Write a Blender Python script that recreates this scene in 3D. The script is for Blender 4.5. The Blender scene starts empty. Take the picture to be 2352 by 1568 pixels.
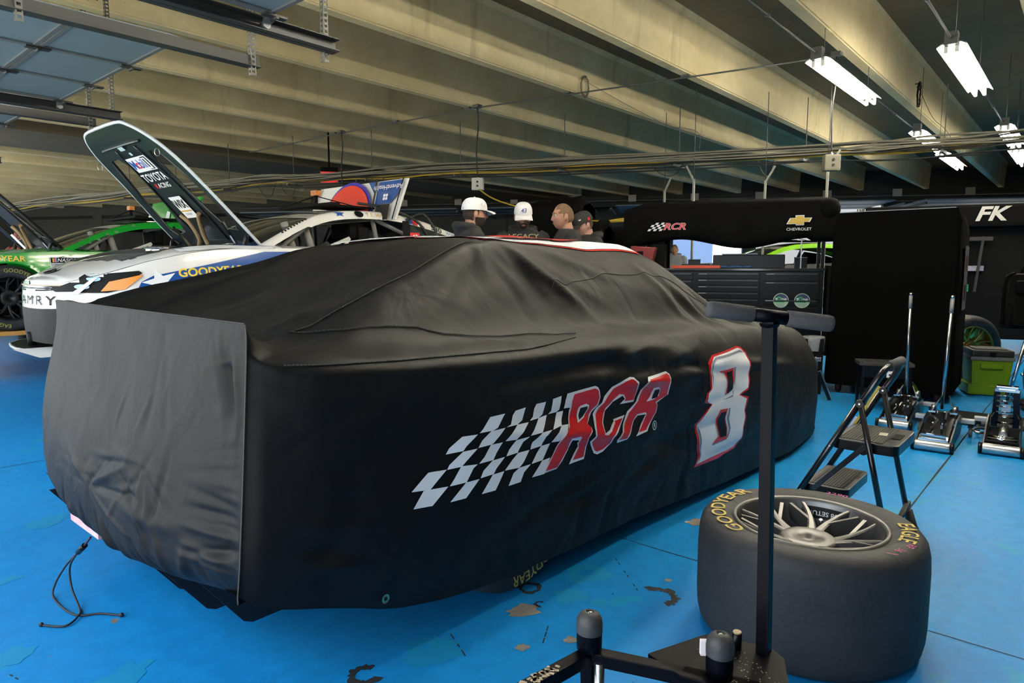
import bpy, bmesh, math, random
import numpy as np
from mathutils import Vector, Matrix, noise
from mathutils.bvhtree import BVHTree
random.seed(8)
sc = bpy.context.scene
COL = sc.collection
PI = math.pi

# ------------------------------------------------------------------ camera, sky, exposure
H = 1.22
PITCH = math.atan((784 - 616) / 1540.0)
YAW = math.atan(1336 / math.hypot(1540, 168))       # heading of the garage bays relative to the lens axis
cam_d = bpy.data.cameras.new('camera')
cam_d.sensor_width = 36.0
cam_d.lens = 1540 / 2352 * 36.0
cam_d.clip_end = 300
cam = bpy.data.objects.new('camera', cam_d)
COL.objects.link(cam)
cam.location = (0, 0, H)
fwd = Vector((math.cos(YAW) * math.cos(PITCH), math.sin(YAW) * math.cos(PITCH), -math.sin(PITCH)))
cam.rotation_euler = fwd.to_track_quat('-Z', 'Y').to_euler()
sc.camera = cam

world = bpy.data.worlds.new('overcast')
sc.world = world
world.use_nodes = True
wn = world.node_tree.nodes
bg = wn['Background']
bg.inputs['Color'].default_value = (0.80, 0.90, 1.0, 1)
bg.inputs['Strength'].default_value = 4.6
sun_d = bpy.data.lights.new('sun', 'SUN'); sun_d.energy = 40.0; sun_d.color = (1.0, 0.90, 0.68); sun_d.angle = 0.02
sun = bpy.data.objects.new('sun', sun_d); COL.objects.link(sun)
sun.rotation_euler = Vector((0.0, 0.62, -0.78)).to_track_quat('-Z', 'Y').to_euler()   # runs along the door wall: lights the apron, not the garage
sc.view_settings.view_transform = 'Standard'
sc.view_settings.look = 'None'
sc.view_settings.gamma = 1.0
sc.view_settings.use_curve_mapping = False
sc.view_settings.exposure = 0.0
LAMP_STRENGTH = 98.0

# ------------------------------------------------------------------ helpers
def lin(c):
    c = c / 255.0
    return c / 12.92 if c <= 0.04045 else ((c + 0.055) / 1.055) ** 2.4
def rgb(r, g, b): return (lin(r), lin(g), lin(b), 1)

MATS = {}
def mat(name, col, rough=0.5, metal=0.0, bump=0.0, bscale=40.0, var=0.0, vscale=6.0, coat=0.0, emit=0.0, sheen=0.0, spec=0.5, col2=None):
    if name in MATS: return MATS[name]
    m = bpy.data.materials.new(name); MATS[name] = m
    m.use_nodes = True
    nt = m.node_tree; N = nt.nodes; L = nt.links
    p = N['Principled BSDF']
    p.inputs['Base Color'].default_value = col
    p.inputs['Roughness'].default_value = rough
    p.inputs['Metallic'].default_value = metal
    p.inputs['Specular IOR Level'].default_value = spec
    if coat: p.inputs['Coat Weight'].default_value = coat; p.inputs['Coat Roughness'].default_value = 0.08
    if sheen: p.inputs['Sheen Weight'].default_value = sheen
    if emit:
        p.inputs['Emission Color'].default_value = col; p.inputs['Emission Strength'].default_value = emit
    if bump or var:
        tc = N.new('ShaderNodeTexCoord')
    if var:
        n = N.new('ShaderNodeTexNoise'); n.inputs['Scale'].default_value = vscale; n.inputs['Detail'].default_value = 6
        L.new(tc.outputs['Object'], n.inputs['Vector'])
        mx = N.new('ShaderNodeMix'); mx.data_type = 'RGBA'
        c2 = col2 or tuple(list(np.clip(np.array(col[:3]) * (1 - var), 0, 1)) + [1])
        mx.inputs[6].default_value = c2
        mx.inputs[7].default_value = col if col2 else tuple(list(np.clip(np.array(col[:3]) * (1 + var), 0, 1)) + [1])
        L.new(n.outputs['Fac'], mx.inputs[0]); L.new(mx.outputs[2], p.inputs['Base Color'])
    if bump:
        n2 = N.new('ShaderNodeTexNoise'); n2.inputs['Scale'].default_value = bscale; n2.inputs['Detail'].default_value = 5
        L.new(tc.outputs['Object'], n2.inputs['Vector'])
        b = N.new('ShaderNodeBump'); b.inputs['Strength'].default_value = bump; b.inputs['Distance'].default_value = 0.01
        L.new(n2.outputs['Fac'], b.inputs['Height']); L.new(b.outputs['Normal'], p.inputs['Normal'])
    return m

class MB:
    """collects boxes, tubes, prisms and grids into one mesh; local coordinates of the parent"""
    def __init__(s): s.v = []; s.f = []; s.mi = []; s.sm = []; s.k = 0
    def add(s, vs, fs, m=0, smooth=False):
        o = len(s.v); s.v += [tuple(v) for v in vs]
        for f in fs: s.f.append(tuple(i + o for i in f)); s.mi.append(m); s.sm.append(smooth)
        return s
    def box(s, c, d, rz=0, m=0, M=None, taper=1.0):
        hx, hy, hz = d[0] / 2, d[1] / 2, d[2] / 2
        vs = []
        for z, t in ((-hz, 1), (hz, taper)):
            for x, y in ((-hx, -hy), (hx, -hy), (hx, hy), (-hx, hy)): vs.append(Vector((x * t, y * t, z)))
        R = Matrix.Rotation(rz, 4, 'Z') if M is None else M
        vs = [R @ v + Vector(c) for v in vs]
        return s.add(vs, [(0, 3, 2, 1), (4, 5, 6, 7), (0, 1, 5, 4), (1, 2, 6, 5), (2, 3, 7, 6), (3, 0, 4, 7)], m)
    def tube(s, pts, r, n=10, m=0, cap=True, r2=None, closed=False):
        pts = [Vector(p) for p in pts]; k = len(pts); vs = []; fs = []
        up = None
        for i, p in enumerate(pts):
            if closed: t = pts[(i + 1) % k] - pts[i - 1]
            else: t = pts[min(i + 1, k - 1)] - pts[max(i - 1, 0)]
            t = t.normalized() if t.length > 1e-9 else Vector((0, 0, 1))
            if up is None:
                up = Vector((0, 0, 1)) if abs(t.z) < 0.9 else Vector((1, 0, 0))
            a = t.cross(up).normalized(); b = a.cross(t).normalized(); up = b
            rr = r if not isinstance(r, (list, tuple)) else r[i]
            if r2 is not None: rr = r + (r2 - r) * i / max(1, k - 1)
            for j in range(n):
                an = 2 * PI * j / n
                vs.append(p + (a * math.cos(an) + b * math.sin(an)) * rr)
        for i in range(k if closed else k - 1):
            i2 = (i + 1) % k
            for j in range(n):
                j2 = (j + 1) % n
                fs.append((i * n + j, i * n + j2, i2 * n + j2, i2 * n + j))
        s.add(vs, fs, m, True)
        if cap and not closed:
            o = len(s.v) - len(vs)
            s.f.append(tuple(o + j for j in reversed(range(n)))); s.mi.append(m); s.sm.append(False)
            s.f.append(tuple(o + (k - 1) * n + j for j in range(n))); s.mi.append(m); s.sm.append(False)
        return s
    def cyl(s, a, b, r, n=16, m=0, r2=None): return s.tube([a, b], r, n, m, True, r2)
    def bar(s, a, b, w, h, m=0, up=(0, 0, 1)):
        a, b = Vector(a), Vector(b); t = (b - a).normalized(); u = Vector(up)
        if abs(t.dot(u)) > 0.98: u = Vector((1, 0, 0))
        x = t.cross(u).normalized() * w / 2; y = x.normalized().cross(t).normalized() * h / 2
        vs = [p + sx * x + sy * y for p in (a, b) for sx, sy in ((-1, -1), (1, -1), (1, 1), (-1, 1))]
        return s.add(vs, [(0, 1, 2, 3), (7, 6, 5, 4), (0, 4, 5, 1), (1, 5, 6, 2), (2, 6, 7, 3), (3, 7, 4, 0)], m)
    def lathe(s, prof, c=(0, 0, 0), n=48, m=0, axis='z', closed=False, smooth=True, a0=0, a1=2 * PI):
        vs = []; fs = []; k = len(prof)
        full = abs(a1 - a0 - 2 * PI) < 1e-6
        nn = n if full else n + 1
        for j in range(nn):
            an = a0 + (a1 - a0) * j / n
            for r, z in prof:
                p = (r * math.cos(an), r * math.sin(an), z)
                if axis == 'x': p = (z, r * math.cos(an), r * math.sin(an))
                if axis == 'y': p = (r * math.sin(an), z, r * math.cos(an))
                vs.append((p[0] + c[0], p[1] + c[1], p[2] + c[2]))
        for j in range(n):
            j2 = (j + 1) % nn
            for i in range(k if closed else k - 1):
                i2 = (i + 1) % k
                fs.append((j * k + i, j2 * k + i, j2 * k + i2, j * k + i2))
        return s.add(vs, fs, m, smooth)
    def prism(s, poly, z0, z1, m=0, f=None):
        """poly in 2D extruded between z0 and z1; f maps (x,y,z) to 3D"""
        f = f or (lambda x, y, z: (x, y, z))
        n = len(poly)
        vs = [f(x, y, z0) for x, y in poly] + [f(x, y, z1) for x, y in poly]
        fs = [tuple(reversed(range(n))), tuple(range(n, 2 * n))] + [(i, (i + 1) % n, n + (i + 1) % n, n + i) for i in range(n)]
        return s.add(vs, fs, m)
    def grid(s, P, m=0, smooth=True, closed_u=False, matf=None):
        P = np.asarray(P); nu, nv = P.shape[:2]
        o = len(s.v); s.v += [tuple(p) for p in P.reshape(-1, 3)]
        for i in range(nu if closed_u else nu - 1):
            for j in range(nv - 1):
                i2 = (i + 1) % nu
                s.f.append((o + i * nv + j, o + i2 * nv + j, o + i2 * nv + j + 1, o + i * nv + j + 1))
                s.mi.append(m if matf is None else matf(i, j)); s.sm.append(smooth)
        return s
    def ball(s, c, r, n=16, m=0, sc3=(1, 1, 1)):
        prof = [(math.sin(PI * i / (n // 2)) * r, -math.cos(PI * i / (n // 2)) * r) for i in range(n // 2 + 1)]
        vs0 = len(s.v); s.lathe(prof, (0, 0, 0), n, m)
        for i in range(vs0, len(s.v)):
            v = s.v[i]; s.v[i] = (v[0] * sc3[0] + c[0], v[1] * sc3[1] + c[1], v[2] * sc3[2] + c[2])
        return s
    def mesh(s, name, mats):
        me = bpy.data.meshes.new(name)
        me.from_pydata(s.v, [], s.f)
        for m in (mats if isinstance(mats, (list, tuple)) else [mats]): me.materials.append(m)
        me.polygons.foreach_set('material_index', s.mi)
        me.polygons.foreach_set('use_smooth', s.sm)
        me.update()
        return me
    def build(s, name, mats, parent=None, label=None, bevel=0, world=False, fixn=True, **kw):
        me = s.mesh(name, mats)
        if world and parent is not None:
            me.transform(pm(parent).inverted())
        if fixn or bevel:
            bm = bmesh.new(); bm.from_mesh(me)
            if fixn: bmesh.ops.recalc_face_normals(bm, faces=bm.faces)
            if bevel:
                ed = [e for e in bm.edges if len(e.link_faces) == 2 and e.calc_face_angle(0) > 0.6]
                bmesh.ops.bevel(bm, geom=ed, offset=bevel, segments=2, profile=0.7, affect='EDGES', clamp_overlap=True)
            bm.to_mesh(me); bm.free()
        return link(name, me, parent, label, **kw)

PM = {}
def pm(o):
    return PM.get(o.name, Matrix.Identity(4)) if o is not None else Matrix.Identity(4)
def link(name, me, parent=None, label=None, cat=None, group=None, kind=None):
    o = bpy.data.objects.new(name, me); COL.objects.link(o)
    PM[o.name] = Matrix.Identity(4)
    if parent is not None:
        o.parent = parent; PM[o.name] = pm(parent).copy()
    if label: o['label'] = label
    if cat: o['category'] = cat
    if group: o['group'] = group
    if kind: o['kind'] = kind
    return o
def thing(name, label, cat, loc=(0, 0, 0), rz=0, group=None, rot=None):
    o = bpy.data.objects.new(name, None); COL.objects.link(o)
    o.empty_display_size = 0.1
    o.location = loc
    e = rot or (0, 0, rz)
    o.rotation_euler = e
    from mathutils import Euler
    PM[o.name] = Matrix.Translation(Vector(loc)) @ Euler(e).to_matrix().to_4x4()
    o['label'] = label; o['category'] = cat
    if group: o['group'] = group
    return o
def struct(mb, name, m, parent=None, **kw):
    o = mb.build(name, m, parent, **kw)
    if parent is None: o['kind'] = 'structure'
    return o
def smoothline(pts, n=8):
    """Catmull-Rom through 3D points"""
    P = [Vector(p) for p in pts]; out = []
    for i in range(len(P) - 1):
        a = P[max(i - 1, 0)]; b = P[i]; c = P[i + 1]; d = P[min(i + 2, len(P) - 1)]
        for k in range(n):
            t = k / n
            out.append(0.5 * ((2 * b) + (c - a) * t + (2 * a - 5 * b + 4 * c - d) * t * t + (3 * b - a - 3 * c + d) * t ** 3))
    out.append(P[-1]); return out

# flat shapes -------------------------------------------------------
def flat_text(s, size=0.1, bold=0.0, shear=0.0, sx=1.0, align='CENTER', space=1.0):
    cu = bpy.data.curves.new('t', 'FONT'); cu.body = s; cu.size = size; cu.align_x = align; cu.align_y = 'CENTER'
    cu.offset = bold * size; cu.shear = shear; cu.space_character = space; cu.resolution_u = 3
    o = bpy.data.objects.new('t', cu); COL.objects.link(o)
    bpy.context.view_layer.update()
    me = bpy.data.meshes.new_from_object(o.evaluated_get(bpy.context.evaluated_depsgraph_get()))
    bpy.data.objects.remove(o); bpy.data.curves.remove(cu)
    vs = [(v.co.x * sx, v.co.y) for v in me.vertices]; fs = [tuple(p.vertices) for p in me.polygons]
    bpy.data.meshes.remove(me)
    return vs, fs
def flat_poly(loops):
    """filled 2D polygon set, later loops are holes when inside"""
    cu = bpy.data.curves.new('p', 'CURVE'); cu.dimensions = '2D'; cu.fill_mode = 'BOTH'
    for lp in loops:
        sp = cu.splines.new('POLY'); sp.points.add(len(lp) - 1); sp.use_cyclic_u = True
        for i, (x, y) in enumerate(lp): sp.points[i].co = (x, y, 0, 1)
    o = bpy.data.objects.new('p', cu); COL.objects.link(o)
    bpy.context.view_layer.update()
    me = bpy.data.meshes.new_from_object(o.evaluated_get(bpy.context.evaluated_depsgraph_get()))
    bpy.data.objects.remove(o); bpy.data.curves.remove(cu)
    vs = [(v.co.x, v.co.y) for v in me.vertices]; fs = [tuple(p.vertices) for p in me.polygons]
    bpy.data.meshes.remove(me)
    return vs, fs
def circle(cx, cy, r, n=32, ry=None): return [(cx + r * math.cos(2 * PI * i / n), cy + (ry or r) * math.sin(2 * PI * i / n)) for i in range(n)]
def rect(x0, y0, x1, y1): return [(x0, y0), (x1, y0), (x1, y1), (x0, y1)]
def shift(sh, dx=0, dy=0, rot=0, sx=1, sy=1):
    c, s_ = math.cos(rot), math.sin(rot)
    return [(x * sx * c - y * sy * s_ + dx, x * sx * s_ + y * sy * c + dy) for x, y in sh[0]], sh[1]
def decal(name, shape, mt, parent, O=(0, 0, 0), U=(1, 0, 0), V=(0, 0, 1), bvh=None, D=None, step=0.0, off=0.002, fn=None, label=None, thick=0.0):
    """a thin printed patch: 2D shape laid in plane O,U,V (local to parent) and, with bvh, draped on a surface"""
    O, U, V = Vector(O), Vector(U), Vector(V)
    bm = bmesh.new()
    vv = [bm.verts.new((x, y, 0)) for x, y in shape[0]]
    for f in shape[1]:
        try: bm.faces.new([vv[i] for i in f])
        except ValueError: pass
    if step:
        xs = [v.co.x for v in bm.verts]; ys = [v.co.y for v in bm.verts]
        for ax, lo, hi in ((0, min(xs), max(xs)), (1, min(ys), max(ys))):
            c = math.floor(lo / step + 1.001) * step        # shared lines, so stacked layers bend alike
            while c < hi:
                co = (c, 0, 0) if ax == 0 else (0, c, 0); no = (1, 0, 0) if ax == 0 else (0, 1, 0)
                bmesh.ops.bisect_plane(bm, geom=bm.verts[:] + bm.edges[:] + bm.faces[:], plane_co=co, plane_no=no, dist=1e-5)
                c += step
    N = U.cross(V).normalized()
    if D is not None: D = Vector(D).normalized()
    missed = []
    for v in bm.verts:
        if fn: v.co = Vector(fn(v.co.x, v.co.y)); continue
        p = O + U * v.co.x + V * v.co.y
        if bvh is not None:
            h = bvh.ray_cast(p - D * 1.0, D)
            if h[0] is not None:
                nn = h[1] if h[1].dot(D) < 0 else -h[1]
                p = h[0] + nn * off - D * off * 0.5
            else: missed.append(v)
            v.co = p
        else: v.co = p + N * off
    if missed and len(missed) < len(bm.verts): bmesh.ops.delete(bm, geom=missed, context='VERTS')
    me = bpy.data.meshes.new(name); bm.to_mesh(me); bm.free()
    me.materials.append(mt)
    for p in me.polygons: p.use_smooth = bvh is not None
    return link(name, me, parent, label)

# common materials
M_black = mat('black_paint', (0.0035, 0.0035, 0.0045, 1), 0.28, spec=.3)
M_blackmatte = mat('black_matte', (0.0032, 0.0032, 0.0035, 1), 0.75, spec=.12, bump=0.2, bscale=120)
M_fabric = mat('black_fabric', (0.0028, 0.0028, 0.0029, 1), 0.85, spec=.08, bump=0.3, bscale=14)
M_white = mat('white_print', (0.75, 0.76, 0.78, 1), 0.45)
M_red = mat('red_print', (0.62, 0.02, 0.02, 1), 0.4)
M_yellow = mat('yellow_print', (0.62, 0.45, 0.08, 1), 0.6)
M_grey = mat('grey_print', (0.20, 0.22, 0.26, 1), 0.5)
M_blue = mat('blue_print', (0.02, 0.09, 0.36, 1), 0.35, coat=0.5)
M_rubber = mat('rubber', (0.030, 0.031, 0.033, 1), 0.62, spec=.35, bump=0.25, bscale=60, var=0.35, vscale=9)
M_steel = mat('steel', (0.42, 0.43, 0.44, 1), 0.32, metal=1.0, bump=0.08, bscale=80)
M_chrome = mat('chrome', (0.75, 0.77, 0.8, 1), 0.12, metal=1.0)
M_galv = mat('galvanised', (0.10, 0.105, 0.105, 1), 0.55, metal=0.5, bump=0.1, bscale=60)
M_gold = mat('gold_wheel', (0.5, 0.28, 0.06, 1), 0.35, metal=1.0)
M_orange = mat('orange', (0.75, 0.22, 0.03, 1), 0.5)
M_green = mat('green_print', (0.02, 0.35, 0.12, 1), 0.5)
# ------------------------------------------------------------------ the building
def floor_material():
    m = bpy.data.materials.new('painted_floor'); m.use_nodes = True
    nt = m.node_tree; N = nt.nodes; L = nt.links; p = N['Principled BSDF']
    tc = N.new('ShaderNodeTexCoord')
    def noise_(scale, detail=6, rough=0.6, dist=0.0):
        n = N.new('ShaderNodeTexNoise'); n.inputs['Scale'].default_value = scale; n.inputs['Detail'].default_value = detail
        n.inputs['Roughness'].default_value = rough; n.inputs['Distortion'].default_value = dist
        L.new(tc.outputs['Object'], n.inputs['Vector']); return n
    def ramp(src, a, b, ca=(0, 0, 0, 1), cb=(1, 1, 1, 1)):
        r = N.new('ShaderNodeValToRGB'); r.color_ramp.elements[0].position = a; r.color_ramp.elements[1].position = b
        r.color_ramp.elements[0].color = ca; r.color_ramp.elements[1].color = cb
        L.new(src, r.inputs[0]); return r
    def mix(fac, a, b, blend='MIX'):
        x = N.new('ShaderNodeMix'); x.data_type = 'RGBA'; x.blend_type = blend
        if isinstance(fac, float): x.inputs[0].default_value = fac
        else: L.new(fac, x.inputs[0])
        for i, v in ((6, a), (7, b)):
            if isinstance(v, tuple): x.inputs[i].default_value = v
            else: L.new(v, x.inputs[i])
        return x.outputs[2]
    base = mix(noise_(1.3).outputs['Fac'], (0.006, 0.215, 0.58, 1), (0.010, 0.295, 0.70, 1))
    # repainted, slightly greener touch-ups
    t = ramp(noise_(2.3, 4, 0.55, 0.4).outputs['Fac'], 0.63, 0.66)
    base = mix(t.outputs[0], base, (0.010, 0.285, 0.55, 1))
    # dirt and fine scuffs
    d = ramp(noise_(14, 8, 0.7).outputs['Fac'], 0.35, 0.75)
    base = mix(d.outputs[0], mix(0.22, base, (0.01, 0.03, 0.06, 1)), base)
    # small chips down to concrete
    v = N.new('ShaderNodeTexVoronoi'); v.inputs['Scale'].default_value = 3.2
    ds = N.new('ShaderNodeVectorMath'); ds.operation = 'ADD'
    nn = noise_(9, 4, 0.6)
    sc_ = N.new('ShaderNodeVectorMath'); sc_.operation = 'SCALE'; sc_.inputs['Scale'].default_value = 0.12
    L.new(nn.outputs['Color'], sc_.inputs[0]); L.new(tc.outputs['Object'], ds.inputs[0]); L.new(sc_.outputs[0], ds.inputs[1])
    L.new(ds.outputs[0], v.inputs['Vector'])
    sel = ramp(noise_(5.0, 2).outputs['Fac'], 0.55, 0.60)
    chip = ramp(v.outputs['Distance'], 0.055, 0.065, (1, 1, 1, 1), (0, 0, 0, 1))
    mm = N.new('ShaderNodeMath'); mm.operation = 'MULTIPLY'; L.new(chip.outputs[0], mm.inputs[0]); L.new(sel.outputs[0], mm.inputs[1])
    base = mix(mm.outputs[0], base, (0.17, 0.15, 0.12, 1))
    # tiny specks
    v2 = N.new('ShaderNodeTexVoronoi'); v2.inputs['Scale'].default_value = 16; L.new(ds.outputs[0], v2.inputs['Vector'])
    sp = ramp(v2.outputs['Distance'], 0.045, 0.06, (1, 1, 1, 1), (0, 0, 0, 1))
    s2 = ramp(noise_(7.0, 2).outputs['Fac'], 0.58, 0.62)
    m2 = N.new('ShaderNodeMath'); m2.operation = 'MULTIPLY'; L.new(sp.outputs[0], m2.inputs[0]); L.new(s2.outputs[0], m2.inputs[1])
    base = mix(m2.outputs[0], base, (0.02, 0.03, 0.05, 1))
    L.new(base, p.inputs['Base Color']); p.inputs['Specular IOR Level'].default_value = 0.18
    r = ramp(noise_(20, 6).outputs['Fac'], 0.2, 0.8, (0.30, 0.30, 0.30, 1), (0.48, 0.48, 0.48, 1))
    L.new(r.outputs[0], p.inputs['Roughness'])
    b = N.new('ShaderNodeBump'); b.inputs['Strength'].default_value = 0.22; b.inputs['Distance'].default_value = 0.004
    L.new(noise_(45, 8).outputs['Fac'], b.inputs['Height']); L.new(b.outputs[0], p.inputs['Normal'])
    return m
def concrete_material(name, c1, c2, streak=0.5):
    m = bpy.data.materials.new(name); m.use_nodes = True
    nt = m.node_tree; N = nt.nodes; L = nt.links; p = N['Principled BSDF']
    tc = N.new('ShaderNodeTexCoord')
    def nz(scale, detail, mp=None):
        n = N.new('ShaderNodeTexNoise'); n.inputs['Scale'].default_value = scale; n.inputs['Detail'].default_value = detail
        n.inputs['Roughness'].default_value = 0.62
        if mp:
            q = N.new('ShaderNodeMapping'); q.inputs['Scale'].default_value = mp; L.new(tc.outputs['Object'], q.inputs[0]); L.new(q.outputs[0], n.inputs['Vector'])
        else: L.new(tc.outputs['Object'], n.inputs['Vector'])
        return n.outputs['Fac']
    def mixc(f, a, b):
        x = N.new('ShaderNodeMix'); x.data_type = 'RGBA'; L.new(f, x.inputs[0])
        for i, v in ((6, a), (7, b)):
            if isinstance(v, tuple): x.inputs[i].default_value = v
            else: L.new(v, x.inputs[i])
        return x.outputs[2]
    def rp(s_, a, b, lo=0.0, hi=1.0):
        r = N.new('ShaderNodeMapRange'); r.inputs[1].default_value = a; r.inputs[2].default_value = b; r.inputs[3].default_value = lo; r.inputs[4].default_value = hi
        L.new(s_, r.inputs[0]); return r.outputs[0]
    c = mixc(rp(nz(0.9, 7), 0.3, 0.7), c1, c2)
    dk = tuple(list(np.array(c1[:3]) * 0.35) + [1])
    c = mixc(rp(nz(1.0, 5, (2.2, 1, 0.35)), 0.60, 0.74, 0, streak), c, dk)      # water streaks run down the stems
    c = mixc(rp(nz(28, 3), 0.70, 0.74, 0, 0.6), c, dk)                           # bug holes
    c = mixc(rp(nz(9, 5), 0.25, 0.8, 0.0, 0.18), c, dk)
    L.new(c, p.inputs['Base Color']); p.inputs['Roughness'].default_value = 0.85
    b = N.new('ShaderNodeBump'); b.inputs['Strength'].default_value = 0.3; b.inputs['Distance'].default_value = 0.01
    L.new(nz(18, 6), b.inputs['Height']); L.new(b.outputs[0], p.inputs['Normal'])
    return m
M_floor = floor_material()
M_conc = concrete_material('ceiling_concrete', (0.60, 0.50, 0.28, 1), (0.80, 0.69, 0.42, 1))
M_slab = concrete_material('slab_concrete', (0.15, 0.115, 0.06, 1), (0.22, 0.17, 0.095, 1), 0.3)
M_wallc = mat('wall_block', (0.05, 0.05, 0.042, 1), 0.9, bump=0.3, bscale=30, var=0.2)
M_doorp = mat('door_panel_paint', (0.125, 0.18, 0.215, 1), 0.45, var=0.06, vscale=3, bump=0.05, bscale=30)
M_track = mat('track_steel', (0.022, 0.024, 0.027, 1), 0.5, spec=.4, var=0.3, vscale=20)
M_asph = mat('outside_asphalt', (0.38, 0.38, 0.37, 1), 0.9, var=0.15, vscale=3, bump=0.2)

XW = -0.75                              # door wall line (the photographer stands just inside it)
WD = Vector((-0.48, 0.877, 0)).normalized()   # the far wall runs skew to the bays
W0 = Vector((29.7, 2.78, 0))
def wall_x(y): return W0.x + (y - W0.y) / WD.y * WD.x
YMIN, YMAX = -9.0, 40.0

f = MB(); f.add([(XW, YMIN, 0), (wall_x(YMIN) + 0.3, YMIN, 0), (wall_x(YMAX) + 0.3, YMAX, 0), (XW, YMAX, 0)], [(0, 1, 2, 3)])
f.add([(XW, YMIN, -0.2), (wall_x(YMIN) + 0.3, YMIN, -0.2), (wall_x(YMAX) + 0.3, YMAX, -0.2), (XW, YMAX, -0.2)], [(3, 2, 1, 0)])
floor = struct(f, 'floor', M_floor, fixn=False)
floor['label'] = 'worn glossy blue painted concrete garage floor'
g = MB(); g.add([(-60, -60, -0.03), (XW, -60, -0.03), (XW, 90, -0.03), (-60, 90, -0.03)], [(0, 1, 2, 3)])
g.add([(wall_x(-60), -60, -0.03), (110, -60, -0.03), (110, 90, -0.03), (wall_x(90), 90, -0.03)], [(0, 1, 2, 3)], 1)
struct(g, 'ground_outside', [M_asph, mat('far_asphalt', (0.07, 0.07, 0.07, 1), 0.9)], fixn=False)
# control joints in the slab: thin dark grooves, real recess strips
j = MB()
def groove(a, b, w=0.006):
    a, b = Vector(a), Vector(b); n_ = 26; prev = None
    t = (b - a).normalized(); s_ = Vector((-t.y, t.x, 0))
    vs = []
    for i in range(n_ + 1):
        p = a.lerp(b, i / n_) + s_ * random.uniform(-0.004, 0.004)
        ww = w * random.uniform(0.6, 1.3)
        vs += [p + s_ * ww / 2, p - s_ * ww / 2]
    j.add(vs, [(2 * i, 2 * i + 1, 2 * i + 3, 2 * i + 2) for i in range(n_)])
groove((XW, 0.63, 0.0015), (12, 0.62, 0.0015), 0.009)
groove((-0.5, 5.0, 0.0015), (12, 5.0, 0.0015)); groove((-0.5, 9.4, 0.0015), (12, 9.4, 0.0015))
groove((2.55, -6, 0.0015), (2.55, 14, 0.0015), 0.004); groove((7.4, -6, 0.0015), (7.4, 14, 0.0015), 0.004)
j.build('floor_joint', mat('joint_dirt', (0.012, 0.014, 0.016, 1), 0.9), floor, kind='stuff')
# worn marks on the paint around the covered car (bare concrete, rubber rings, touch-ups)
M_bare = mat('bare_concrete', (0.20, 0.18, 0.15, 1), 0.85, var=0.3, vscale=40, bump=0.4, bscale=60)
M_scuff = mat('rubber_scuff', (0.012, 0.014, 0.018, 1), 0.8)
M_touch = mat('touch_up_paint', (0.009, 0.24, 0.48, 1), 0.4, spec=.3)
def blob(x, y, r, stretch=1.0, rot=0.0, n=18, rag=0.35, seed=0):
    rd = random.Random(seed + int(x * 977 + y * 331)); P = []
    for i in range(n):
        a = 2 * PI * i / n; rr = r * (1 + rd.uniform(-rag, rag))
        u, v = rr * math.cos(a) * stretch, rr * math.sin(a)
        P.append((x + u * math.cos(rot) - v * math.sin(rot), y + u * math.sin(rot) + v * math.cos(rot)))
    return P
def ring(x, y, r0, r1, a0=0, a1=2 * PI, n=26, rag=0.15, seed=3):
    rd = random.Random(seed); vs = []
    for i in range(n + 1):
        a = a0 + (a1 - a0) * i / n
        for rr in (r0 * (1 + rd.uniform(-rag, rag)), r1 * (1 + rd.uniform(-rag, rag))): vs.append((x + rr * math.cos(a), y + rr * math.sin(a), 0.0012))
    return vs, [(2 * i, 2 * i + 1, 2 * i + 3, 2 * i + 2) for i in range(n)]
k = MB()
for (x, y, r) in [(1.757, 1.462, .045), (1.576, 1.315, .018), (1.71, 1.222, .02), (3.2, 1.33, .05), (2.958, 1.36, .04), (1.40, 1.05, .012), (0.52, 1.9, .02), (2.31, 1.18, .012), (0.35, 3.0, .03)]:
    P = blob(x, y, r, 1.35, rot=-0.5); k.add([(a, b, 0.0012) for a, b in P], [tuple(range(len(P)))])
k.build('bare_patch', M_bare, floor, kind='stuff', fixn=False)
k = MB()
for (x, y, r0, r1, a0, a1) in [(1.905, 1.553, .028, .045, 0, 6.28), (2.166, 1.146, .045, .075, -2.2, 1.2), (1.151, 1.579, .028, .052, 0.3, 5.2), (1.833, 1.445, .012, .022, 0, 4.0)]:
    v, fc = ring(x, y, r0, r1, a0, a1); k.add(v, fc)
for (a, b) in [((1.731, 1.33), (1.64, 1.28)), ((2.35, 1.45), (2.15, 1.22)), ((2.9, 1.1), (2.8, 1.0)), ((3.3, 1.2), (3.22, 1.05)), ((1.0, 1.2), (0.93, 1.1)), ((0.45, 2.4), (0.5, 2.15)), ((1.48, 1.55), (1.42, 1.42))]:
    P = [(a[0] + (b[0] - a[0]) * t, a[1] + (b[1] - a[1]) * t) for t in np.linspace(0, 1, 9)]
    for i in range(8):
        if i % 3 == 2: continue
        k.box(((P[i][0] + P[i + 1][0]) / 2, (P[i][1] + P[i + 1][1]) / 2, 0.0008), (0.018, 0.004, 0.0008), rz=math.atan2(b[1] - a[1], b[0] - a[0]))
k.build('scuff_mark', M_scuff, floor, kind='stuff', fixn=False)
k = MB()
for (x, y, r0, r1) in [(1.954, 1.401, 0, .055), (2.152, 1.46, .03, .085), (1.373, 1.528, .03, .085)]:
    v, fc = ring(x, y, r0, r1, n=30, rag=.25); k.add(v, fc)
for (x, y, r) in [(.478, 2.498, .05), (.668, 2.122, .06), (.36, 2.9, .05), (.9, 3.75, .07), (.55, 1.6, .04), (1.38, 1.50, .045), (.62, 3.15, .03)]:
    P = blob(x, y, r, 1.5, rot=0.4); k.add([(a, b, 0.001) for a, b in P], [tuple(range(len(P)))])
k.build('touch_up_patch', M_touch, floor, kind='stuff', fixn=False)

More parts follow.
